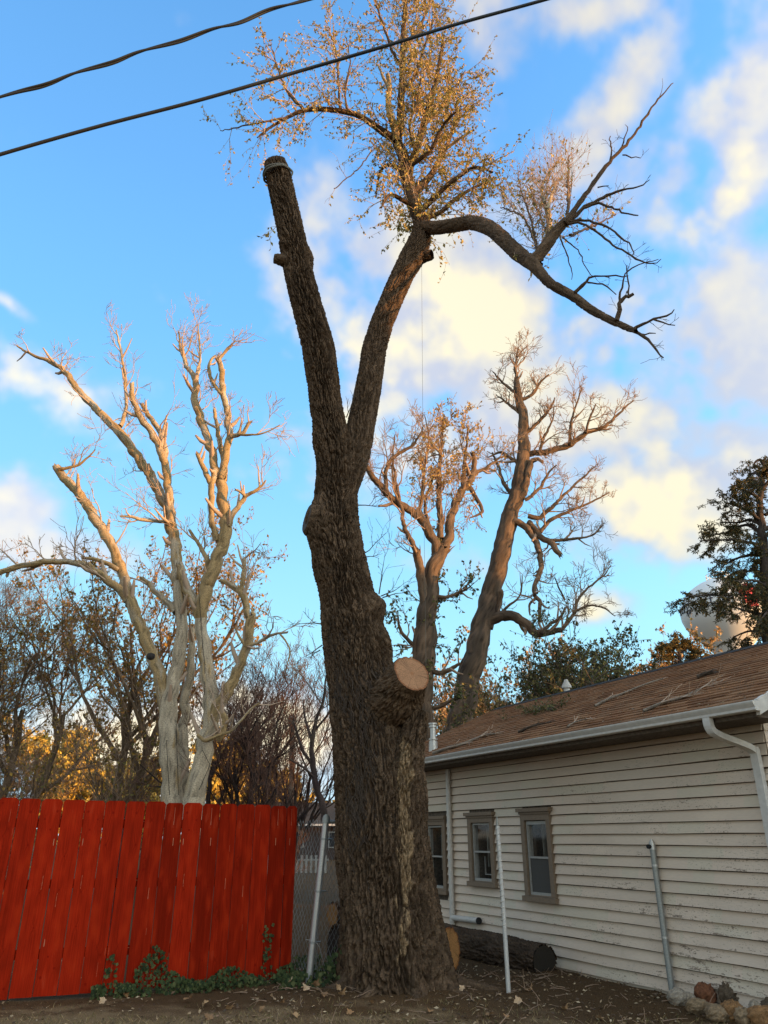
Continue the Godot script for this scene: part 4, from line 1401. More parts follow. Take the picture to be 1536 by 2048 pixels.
	for s in [[[1220, 325, 1.7, 1222, 300, 1.5, 1219, 272, 1], 7.07, 7.05], [[1240, 305, 1.5, 1250, 275, 1.3, 1256, 252, 0.8], 7.07, 6.95], [[1245, 310, 1.4, 1262, 314, 1.2, 1279, 318, 0.8], 7.07, 7.05], [[1195, 375, 1.5, 1218, 372, 0.8], 7.07, 7.05],
		[[1140, 438, 5, 1170, 415, 3.6, 1205, 395, 3, 1235, 382, 2.2, 1275, 374, 1.6, 1300, 360, 0.8], 7.17, 6.95], [[1142, 436, 3.6, 1185, 408, 2.6, 1215, 412, 2.2, 1245, 424, 1.8, 1275, 430, 1.2], 7.17, 6.85],
		[[1138, 444, 3.5, 1170, 440, 2.6, 1205, 450, 2.3, 1235, 470, 2, 1262, 492, 1.5, 1268, 510, 1], 7.17, 6.75], [[1135, 448, 3, 1165, 447, 2.5, 1195, 465, 2.2, 1225, 490, 2.2, 1262, 510, 2, 1300, 528, 1.3, 1322, 518, 0.8], 7.17, 6.65],
		[[1150, 585, 4, 1165, 570, 3.5, 1180, 555, 2.2, 1215, 552, 1.6, 1258, 552, 1.2], 6.82, 6.65], [[1175, 565, 2, 1205, 568, 1.6, 1232, 588, 0.9], 6.77, 6.65], [[1233, 642, 5, 1238, 620, 4.5, 1242, 600, 4, 1258, 592, 3.5, 1266, 588, 3], 6.57, 6.50],
		[[1240, 604, 2.5, 1243, 575, 1.8, 1255, 540, 1.4, 1280, 530, 1.2, 1318, 520, 0.7], 6.57, 6.45], [[1258, 592, 2, 1255, 560, 1.4, 1252, 530, 0.8], 6.52, 6.45],
		[[1265, 660, 4, 1285, 648, 3, 1308, 638, 2.6, 1330, 632, 1.8, 1350, 617, 1], 6.47, 6.25], [[1268, 662, 4, 1288, 675, 3, 1308, 692, 2.4, 1325, 714, 1.2], 6.47, 6.30], [[1305, 638, 2, 1325, 645, 1.5, 1350, 652, 0.8], 6.32, 6.25], [[1280, 668, 2, 1300, 668, 1.3, 1310, 666, 0.8], 6.42, 6.35]]:
		var line := side_branch(tree, "branch", s[0], s[1], s[2], dark)
		clothe(dead, none, line, 5.0, {"length": 0.22, "r": 0.004, "level": 1, "kids": 2, "up": 0.1, "thin": 0.0022, "from": 0.2})
	obj("dead_twigs", dead.mesh(), M.twig_dark, tree).set_meta("kind", "stuff")
	# pinkish spray of shoots behind the elbow of the cross limb
	var spray := Buf.new()
	var lv2 := Leaves.new()
	for s in [[[1078, 520, 6, 1096, 470, 5.5, 1097, 430, 5, 1086, 402, 4.2], Color(0.55, 0.40, 0.22)], [[1092, 418, 3.5, 1106, 385, 3, 1112, 362, 2.2], Color(0.55, 0.42, 0.25)], [[1090, 405, 3, 1082, 380, 2.2, 1094, 352, 1.6, 1122, 312, 1], Color(0.4, 0.31, 0.2)], [[1133, 440, 4, 1137, 400, 3.2, 1136, 350, 2.4, 1138, 310, 1.2], dark]]:
		var line := side_branch(tree, "broken_stub", s[0], 7.3, 9.0, s[1])
		clothe(spray, lv2, line, 8.5, {"length": 0.85, "r": 0.006, "level": 1, "kids": 5, "rise": 0.22, "open": 1.0, "up": 0.4, "thin": 0.0018, "leaves": 0.22, "leaf": 0.055, "colors": leaf_cols, "from": 0.0})
	for s in [[[1085, 520, 3, 1050, 440, 2.2, 1030, 425, 1.8, 1002, 415, 1], 7.6, 9.0], [[1075, 500, 3, 1060, 430, 2, 1045, 390, 1.5, 1035, 350, 0.8], 7.6, 9.2], [[1140, 470, 3, 1180, 455, 2, 1230, 430, 1], 7.5, 8.8], [[1100, 480, 2.5, 1075, 420, 2, 1060, 370, 1], 7.6, 9.0]]:
		var line := side_branch(tree, "branch", s[0], s[1], s[2], dark)
		clothe(spray, lv2, line, 8.5, {"length": 0.7, "r": 0.005, "level": 1, "kids": 5, "rise": 0.15, "up": 0.3, "thin": 0.0018, "leaves": 0.4, "leaf": 0.055, "colors": leaf_cols})
	for s in [[[1120, 470, 1.6, 1130, 500, 1.4, 1142, 535, 1, 1144, 560, 0.7], 8.0, 7.9], [[1125, 475, 1.5, 1155, 500, 1.2, 1172, 535, 1, 1185, 552, 0.7], 8.0, 7.8]]:
		clothe(spray, lv2, side_branch(tree, "branch", s[0], s[1], s[2], dark), 4.0, {"length": 0.2, "r": 0.003, "level": 0, "leaves": 0.0, "colors": leaf_cols})
	obj("fine_shoots", spray.mesh(), M.twig_mid, tree).set_meta("kind", "stuff")
	scatter("sparse_leaves", lv2, leaf_mesh(0.62), M.leaf, tree)
	# small dead shoots on the trunk
	var shoots := Buf.new()
	for s in [[642, 1248, 600, 1240, 0.35], [640, 1300, 625, 1312, 0.2], [645, 1290, 612, 1320, 0.3], [758, 1188, 775, 1125, 0.55], [762, 1192, 800, 1178, 0.35], [765, 1195, 800, 1190, 0.4], [722, 1110, 755, 1080, 0.5], [725, 1115, 745, 1112, 0.25], [718, 950, 735, 935, 0.2], [717, 1010, 760, 1015, 0.4], [640, 1440, 560, 1455, 0.5], [648, 1415, 600, 1378, 0.55], [693, 835, 706, 800, 0.35], [640, 1050, 605, 1062, 0.2]]:
		var p := at(s[0], s[1], 9.1)
		sprout(shoots, none, p, (at(s[2], s[3], 9.05) - p).normalized(), s[4], 0.010, 2, {"kids": 3, "rise": 0.05, "thin": 0.0022})
	obj("dead_shoots", shoots.mesh(), M.twig_dark, tree).set_meta("kind", "stuff")
	# hair-like climbing roots on the trunk
	var hair := Buf.new()
	var wob := fnl(260, 1.0)
	for k in 260:
		var f := rng.randf()
		var y: float = lerpf(1240, 1640, pow(rng.randf(), 0.9))
		var side := rng.randf_range(-1.25, 1.0)
		var n := rng.randi_range(8, 26)
		var hp := PackedVector3Array()
		var hr := PackedFloat32Array()
		var drift := rng.randf_range(-0.2, 0.2)
		for j in n:
			var yy := y + j * 7.0
			var c := Vector3.ZERO
			var rr := 0.0
			for q in pts.size() - 1:
				var h0 := pts[q].y
				var h1 := pts[q + 1].y
				var hy := at(750, yy, 9.2).y
				if hy >= h0 and hy <= h1:
					var g := (hy - h0) / (h1 - h0)
					c = pts[q].lerp(pts[q + 1], g)
					rr = lerpf(rad[q], rad[q + 1], g)
					break
			if rr == 0.0:
				break
			var ang := side + drift * j / n + 0.09 * wob.get_noise_2d(k * 9.0, j * 0.24) + 0.03 * wob.get_noise_2d(k * 5.0, j * 0.9)
			hp.append(c + Vector3(sin(ang), 0, cos(ang)) * (rr + 0.012 + 0.012 * wob.get_noise_2d(k * 3.0, j * 0.5)))
			hr.append(lerpf(0.006, 0.003, float(j) / n) * (0.7 + 0.6 * f))
		hair.tint = Color(0.12, 0.085, 0.06) * rng.randf_range(0.7, 1.3)
		hair.tube(hp, hr, 4)
	obj("climbing_roots", hair.mesh(), M.limb, tree).set_meta("kind", "stuff")
	# rope round the topped end, and the thin line hanging from the crown
	var rope := Buf.new()
	var ra := at(553, 345, 8.6)
	var axis := (at(550, 326, 8.6) - at(556, 360, 8.62)).normalized()
	var ux := axis.cross(Vector3(0, 0, 1)).normalized()
	for turn in 2:
		var rp := PackedVector3Array()
		var rr := PackedFloat32Array()
		for k in 49:
			var g := TAU * k / 48.0
			var d := ux * cos(g) + axis.cross(ux) * sin(g)
			rp.append(ra + d * (0.208 + 0.006 * sin(g * 5.0)) + axis * (-0.045 * turn + 0.03 * sin(g + turn) - 0.01))
			rr.append(0.017)
		rope.tube(rp, rr, 10)
	var tail := smooth(PackedVector3Array([ra - ux * 0.19 + Vector3(0.0, -0.03, 0.10), ra - ux * 0.23 + Vector3(0.03, -0.08, 0.05), ra - ux * 0.22 + Vector3(0.03, -0.17, 0.05)]), PackedFloat32Array([0.016, 0.016, 0.012]), 0.03)
	if tail[0][0].x < ra.x:
		tail = smooth(PackedVector3Array([ra + ux * 0.19 + Vector3(0.0, -0.03, 0.10), ra + ux * 0.23 + Vector3(0.03, -0.08, 0.05), ra + ux * 0.22 + Vector3(0.03, -0.17, 0.05)]), PackedFloat32Array([0.016, 0.016, 0.012]), 0.03)
	rope.tube(tail[0], tail[1], 10, true)
	tag(obj("rope_loop", rope.mesh(), M.rope, self), "grey rope tied twice around the topped limb near its cut end", "rope")
	var line2 := Buf.new()
	line2.tube(PackedVector3Array([at(843, 480, 9.6), at(846, 900, 9.3), at(852, 1330, 9.0)]), PackedFloat32Array([0.0022, 0.0022, 0.0022]), 5)
	tag(obj("hanging_line", line2.mesh(), M.rope, self), "thin throw line hanging straight down from the crown to the sawn stub", "line")

# ---------------------------------------------------------------- the other trees
# a limb with an uneven surface; patches of two colours (bare wood and bark)
func rough_limb(line: Array, sides: int, step: float, one: Color, two: Color, share: float, seed_: int, bump := 0.06) -> ArrayMesh:
	var sm := smooth(line[0], line[1], step)
	var cp: PackedVector3Array = sm[0]
	var cr: PackedFloat32Array = sm[1]
	var nz := fnl(seed_, 1.0, FastNoiseLite.TYPE_SIMPLEX_SMOOTH, 3)
	var b := Buf.new()
	var k := cp.size()
	var run := 0.0
	var often := clampf(0.16 / cr[0], 0.35, 1.0)
	for a in range(1, k):                     # a limb is never a smooth hose: it kinks and swells
		run += step
		var kink := 0.45 + 0.55 * cr[0] / maxf(cr[a], 0.01) * 0.4
		cp[a] += Vector3(nz.get_noise_2d(run * 1.9 * often, 3.0), nz.get_noise_2d(run * 1.9 * often, 33.0) * 0.6, nz.get_noise_2d(run * 1.9 * often, 63.0)) * minf(cr[a] * kink * 1.3, 0.055 + cr[a] * 0.12)
		cr[a] *= 1.0 + 0.11 * nz.get_noise_2d(run * 2.6 * often, 93.0)
	var t := (cp[1] - cp[0]).normalized()
	var u := t.cross(Vector3(0, 0, 1)).normalized()
	var s := 0.0
	for a in k:
		t = (cp[mini(a + 1, k - 1)] - cp[maxi(a - 1, 0)]).normalized()
		u = (u - t * u.dot(t)).normalized()
		var w := t.cross(u)
		if a:
			s += cp[a].distance_to(cp[a - 1])
		for e in sides:
			var g := TAU * e / sides
			var d := u * cos(g) + w * sin(g)
			var q := Vector3(cos(g) * cr[a], s, sin(g) * cr[a])
			var f := nz.get_noise_3d(q.x * 12.0, q.y * 1.6, q.z * 12.0)
			var f2 := nz.get_noise_3d(q.x * 3.0 + 9.0, q.y * 0.7, q.z * 3.0)
			b.v.append(cp[a] + d * cr[a] * (1.0 + bump * f * 2.0 + bump * 1.6 * f2))
			var col := one.lerp(two, smoothstep(-0.12, 0.12, f2 + f * 0.5 + share * 2.0 - 1.0))
			var split := absf(nz.get_noise_3d(q.x * 15.0 + 30.0, q.y * 0.55, q.z * 15.0))
			b.c.append(col * (1.0 + 0.5 * f) * (0.5 if split < 0.035 else 1.0))
			b.uv.append(Vector2(g, s))
	for e in sides:                           # the end is broken off, not rounded
		b.v[(k - 1) * sides + e] += t * cr[k - 1] * 3.0 * maxf(-0.3, nz.get_noise_2d(e * 2.7, 140.0))
	b.n.resize(k * sides)
	for a in k:
		var a0 := maxi(a - 1, 0) * sides
		var a1 := mini(a + 1, k - 1) * sides
		for e in sides:
			var q := b.v[a * sides + (e + 1) % sides] - b.v[a * sides + (e + sides - 1) % sides]
			b.n[a * sides + e] = q.cross(b.v[a1 + e] - b.v[a0 + e]).normalized()
	for a in k - 1:
		for e in sides:
			var e2 := (e + 1) % sides
			var q := a * sides
			b.i.append_array([q + e, q + sides + e, q + sides + e2, q + e, q + sides + e2, q + e2])
	return b.mesh()

# limbs drawn from pixel lines; each entry: [name, line, z0, z1, twigs per metre]
func drawn_tree(called: String, label: String, category: String, base: Vector3, limbs: Array, one: Color, two: Color, shares: Array, twig_spec: Dictionary, twig_mat: Material, leaf_mat: Material, seed_: int, thick := 1.0, wide := 0.65, stubs := 0.0) -> Node3D:
	rng.seed = seed_
	var t := thing(called, label, category, base)
	var twigs := Buf.new()
	var lv := Leaves.new()
	var n := 0
	for l in limbs:
		var line := limb_line(l[1], l[2], l[3])
		var big: float = line[1][0]
		var sides := clampi(int(big * 150.0), 8, 40)
		obj(l[0], rough_limb(line, sides, clampf(big * 0.6, 0.07, 0.15), one, two, shares[0] if l[0] == "trunk" else shares[1], seed_ + n), M.bare_wood if called == "dead_tree" else M.limb, t)
		n += 1
		if stubs > 0.0:                          # snapped-off side branches
			var sp: PackedVector3Array = line[0]
			var sr: PackedFloat32Array = line[1]
			for j in sp.size() - 1:
				if rng.randf() < stubs:
					var base_ := sp[j].lerp(sp[j + 1], rng.randf())
					var dd := away((sp[j + 1] - sp[j]).normalized(), rng.randf_range(0.5, 1.1), rng.randf() * TAU)
					var ln := rng.randf_range(0.15, 0.55)
					var r0 := minf(sr[j] * 0.5, 0.05)
					twigs.tube(PackedVector3Array([base_, base_ + dd * (sr[j] + ln * 0.5), base_ + dd * (sr[j] + ln) + Vector3(0, 0.08, 0)]), PackedFloat32Array([r0 * 1.3, r0, r0 * 0.55]), 7, true)
		if l[4] > 0.0:
			var sp := twig_spec.duplicate()
			if l.size() > 5:
				sp.merge(l[5], true)
			clothe(twigs, lv, line, l[4] * thick, sp)
	obj("twigs", twigs.mesh(), twig_mat, t).set_meta("kind", "stuff")
	if lv.count:
		scatter("leaves", lv, leaf_mesh(wide), leaf_mat, t)
	return t

func make_dead_tree() -> void:
	var pale := Color(0.56, 0.45, 0.31)
	var barky := Color(0.44, 0.30, 0.14)
	var tw := {"length": 1.2, "r": 0.024, "level": 2, "kids": 4, "rise": 0.1, "thin": 0.0055, "wander": 0.46, "up": 0.35, "from": 0.12}
	var tips := {"length": 1.15, "from": 0.15, "up": 0.6, "rise": 0.2}
	var L := [
		["trunk", [348, 1660, 22.9, 345, 1600, 21.1, 342, 1530, 19.4, 338, 1470, 19.4, 336, 1410, 16.7, 345, 1370, 13.2, 355, 1330, 12.3, 363, 1275, 12.3, 360, 1220, 11.4, 355, 1155, 10.6], 17.0, 17.0, 0.0],
		["trunk", [380, 1660, 22, 388, 1600, 20.2, 402, 1530, 17.6, 414, 1470, 16.7, 420, 1430, 15.8, 418, 1370, 15, 410, 1310, 13.2, 403, 1260, 11.9, 400, 1225, 11], 16.6, 16.7, 0.0],
		["trunk", [362, 1650, 12.3, 364, 1560, 11.4, 366, 1480, 10.6, 370, 1420, 9.7, 378, 1350, 7.9, 385, 1290, 6.2, 388, 1255, 4.4], 17.6, 17.8, 0.3],
		["limb", [336, 1425, 14, 322, 1360, 13, 308, 1320, 12.5, 296, 1285, 12, 280, 1250, 11.5, 267, 1222, 11, 258, 1197, 11], 17.0, 16.8, 0.1],
		["limb", [256, 1202, 9, 240, 1180, 8, 215, 1162, 7.5, 190, 1142, 7, 167, 1130, 6.5, 140, 1124, 6, 117, 1122, 6, 75, 1126, 6, 33, 1134, 5.5, -10, 1150, 5, -60, 1170, 4.5], 16.8, 16.2, 0.9],
		["limb", [262, 1210, 11, 250, 1165, 10.5, 240, 1130, 10, 225, 1095, 9.5, 200, 1051, 9.5, 182, 1025, 9.5, 167, 1001, 9, 150, 978, 8.5, 130, 956, 8.5, 112, 934, 7.5], 16.8, 17.3, 1.1],
		["limb", [355, 1160, 11.5, 352, 1110, 11, 348, 1080, 11, 337, 1030, 10.5, 317, 980, 10, 292, 938, 9.5, 258, 888, 9, 233, 859, 8.5, 200, 826, 7.5, 167, 792, 6.5, 146, 763, 6, 125, 738, 5, 104, 726, 4, 75, 713, 3, 33, 692, 1.5], 17.0, 17.6, 1.1],
		["limb", [345, 1060, 9, 340, 1010, 8.5, 334, 955, 8, 321, 905, 7.5, 300, 859, 6.5, 280, 830, 6, 266, 800, 5, 263, 767, 4.5], 17.1, 16.5, 0.9],
		["limb", [330, 920, 6, 326, 880, 6, 312, 850, 5, 290, 822, 4.5, 284, 808, 3.5], 17.0, 17.4, 1.0],
		["limb", [240, 852, 5, 252, 820, 3.5, 250, 760, 3, 245, 715, 2.5, 232, 660, 1.5], 17.3, 17.2, 1.8, tips],
		["limb", [400, 1235, 10, 388, 1205, 9.5, 375, 1180, 9, 366, 1155, 8.5, 358, 1130, 8], 16.7, 16.9, 0.2],
		["limb", [402, 1235, 13, 410, 1195, 14, 420, 1160, 14, 432, 1125, 13.5, 444, 1090, 12.5, 450, 1051, 11.5, 446, 1000, 11, 441, 955, 11], 16.7, 16.7, 0.2],
		["limb", [438, 962, 8.5, 430, 935, 8, 420, 895, 8, 408, 855, 8, 395, 820, 7.5, 388, 797, 7, 392, 768, 6.5, 385, 750, 5, 372, 730, 4, 366, 700, 2.5], 16.7, 17.1, 1.2, tips],
		["limb", [445, 958, 8, 452, 915, 7.5, 458, 878, 7, 455, 830, 6.5, 447, 785, 6, 442, 745, 5.5, 436, 715, 5], 16.7, 16.3, 1.1],
		["limb", [390, 772, 5, 398, 730, 3, 400, 690, 2, 396, 650, 1.2], 17.1, 17.2, 3.2, tips],
		["limb", [372, 735, 3.5, 362, 700, 2.5, 358, 665, 1.5], 17.1, 17.0, 3.2, tips],
		["limb", [435, 720, 4, 450, 705, 2.5, 465, 690, 1.2], 16.3, 16.2, 3.2, tips],
		["limb", [445, 790, 4, 425, 760, 3.4, 418, 735, 3, 428, 712, 2.5], 16.4, 16.6, 1.5],
		["limb", [430, 940, 6, 422, 1000, 6, 428, 1060, 6.5, 432, 1080, 6], 16.5, 16.6, 0.4],
		["limb", [424, 975, 5.5, 412, 945, 5.5, 400, 918, 4, 395, 905, 3], 16.5, 16.3, 0.6],
		["limb", [450, 930, 5, 440, 880, 4.5, 432, 845, 4, 427, 818, 3], 16.8, 16.9, 0.5],
		["limb", [456, 1052, 6, 470, 1025, 5.5, 482, 1003, 5, 492, 990, 4.5, 510, 985, 3.5, 524, 972, 2.5, 530, 960, 1.5], 16.6, 16.3, 1.5],
		["limb", [490, 992, 3.5, 483, 985, 3, 470, 980, 2.4], 16.4, 16.3, 1.0],
		["limb", [462, 872, 5, 478, 868, 4.5, 492, 858, 4, 500, 845, 4], 16.4, 16.2, 2.0],
		["limb", [478, 868, 3.5, 500, 870, 2.2, 530, 865, 1.6, 560, 850, 0.8], 16.3, 16.0, 2.5],
		["limb", [425, 1440, 12.5, 437, 1412, 12, 452, 1385, 11, 467, 1358, 10.5, 480, 1330, 9.5, 492, 1300, 9, 498, 1265, 9, 500, 1228, 9.5], 16.6, 16.3, 0.2],
		["limb", [496, 1235, 6.5, 490, 1208, 7, 482, 1187, 6.5, 468, 1175, 5.5, 455, 1166, 5, 440, 1160, 4], 16.3, 16.5, 0.6],
		["limb", [482, 1192, 5.5, 485, 1160, 4.5, 487, 1135, 4.5, 488, 1117, 3.5], 16.4, 16.4, 0.4],
		["limb", [492, 1292, 4.5, 512, 1286, 3.4, 535, 1274, 3, 555, 1268, 2.6, 575, 1264, 2.2], 16.3, 15.9, 2.2],
		["limb", [560, 1268, 2, 574, 1285, 1.6, 580, 1305, 1.6, 574, 1330, 0.9], 15.95, 15.9, 1.5],
		["limb", [490, 1292, 3.5, 478, 1275, 2.6, 470, 1255, 1.6], 16.3, 16.2, 1.0],
		["limb", [345, 1050, 5, 325, 1042, 4.2, 290, 1040, 3.8, 265, 1034, 3, 240, 1032, 2], 17.0, 16.7, 1.6],
		["limb", [352, 1225, 7, 335, 1205, 6.5, 315, 1185, 6, 285, 1158, 5], 17.0, 17.4, 0.5],
		["limb", [420, 1165, 6, 412, 1120, 5, 395, 1085, 3.5, 378, 1060, 2.5], 16.7, 16.9, 1.6],
		["limb", [236, 1140, 5, 215, 1128, 4.2, 190, 1118, 3.6, 165, 1115, 2.5], 16.8, 16.5, 1.4],
		["limb", [118, 940, 4, 140, 935, 3, 165, 925, 2.2, 190, 900, 1.2], 17.2, 17.0, 2.8],
		["limb", [437, 1480, 6, 446, 1465, 6, 450, 1440, 6.5, 440, 1424, 6], 16.4, 16.3, 0.0],
		["limb", [395, 1470, 3.5, 405, 1480, 4, 420, 1480, 4, 445, 1468, 3.5, 470, 1455, 2.5, 500, 1420, 2.4, 520, 1405, 1.6], 16.2, 15.9, 1.2]]
	var t := drawn_tree("dead_tree", "dead many-stemmed tree with pale barkless trunks rising behind the red fence", "tree", Vector3(-4.3, 0, -17), L, pale, barky, [0.22, 0.58], tw, M.twig_pale, M.dry_leaf, 400, 1.3, 0.65, 0.45)
	var knot := Buf.new()
	knot.tint = Color(0.06, 0.05, 0.04)
	knot.tube(PackedVector3Array([at(300, 1312, 16.86), at(304, 1314, 16.80), at(306, 1315, 16.76)]), PackedFloat32Array([0.085, 0.085, 0.04]), 14, true)
	obj("knot_hole", knot.mesh(), M.limb, t)
	var seam := Buf.new()                                   # long drying cracks in the bare wood
	seam.tint = Color(0.05, 0.042, 0.035)
	for c in [[[395, 1150, 402, 1240, 405, 1290, 410, 1330, 409, 1390], 16.47], [[405, 1500, 420, 1530, 398, 1580], 16.36], [[333, 1480, 336, 1540, 339, 1590], 16.70], [[352, 1440, 354, 1500, 357, 1590], 16.72]]:
		var cp := PackedVector3Array()
		var cr := PackedFloat32Array()
		var arr: Array = c[0]
		for k in arr.size() / 2:
			cp.append(at(arr[k * 2], arr[k * 2 + 1], c[1]))
			cr.append(0.007)
		seam.tube(cp, cr, 5)
	obj("drying_crack", seam.mesh(), M.limb, t)

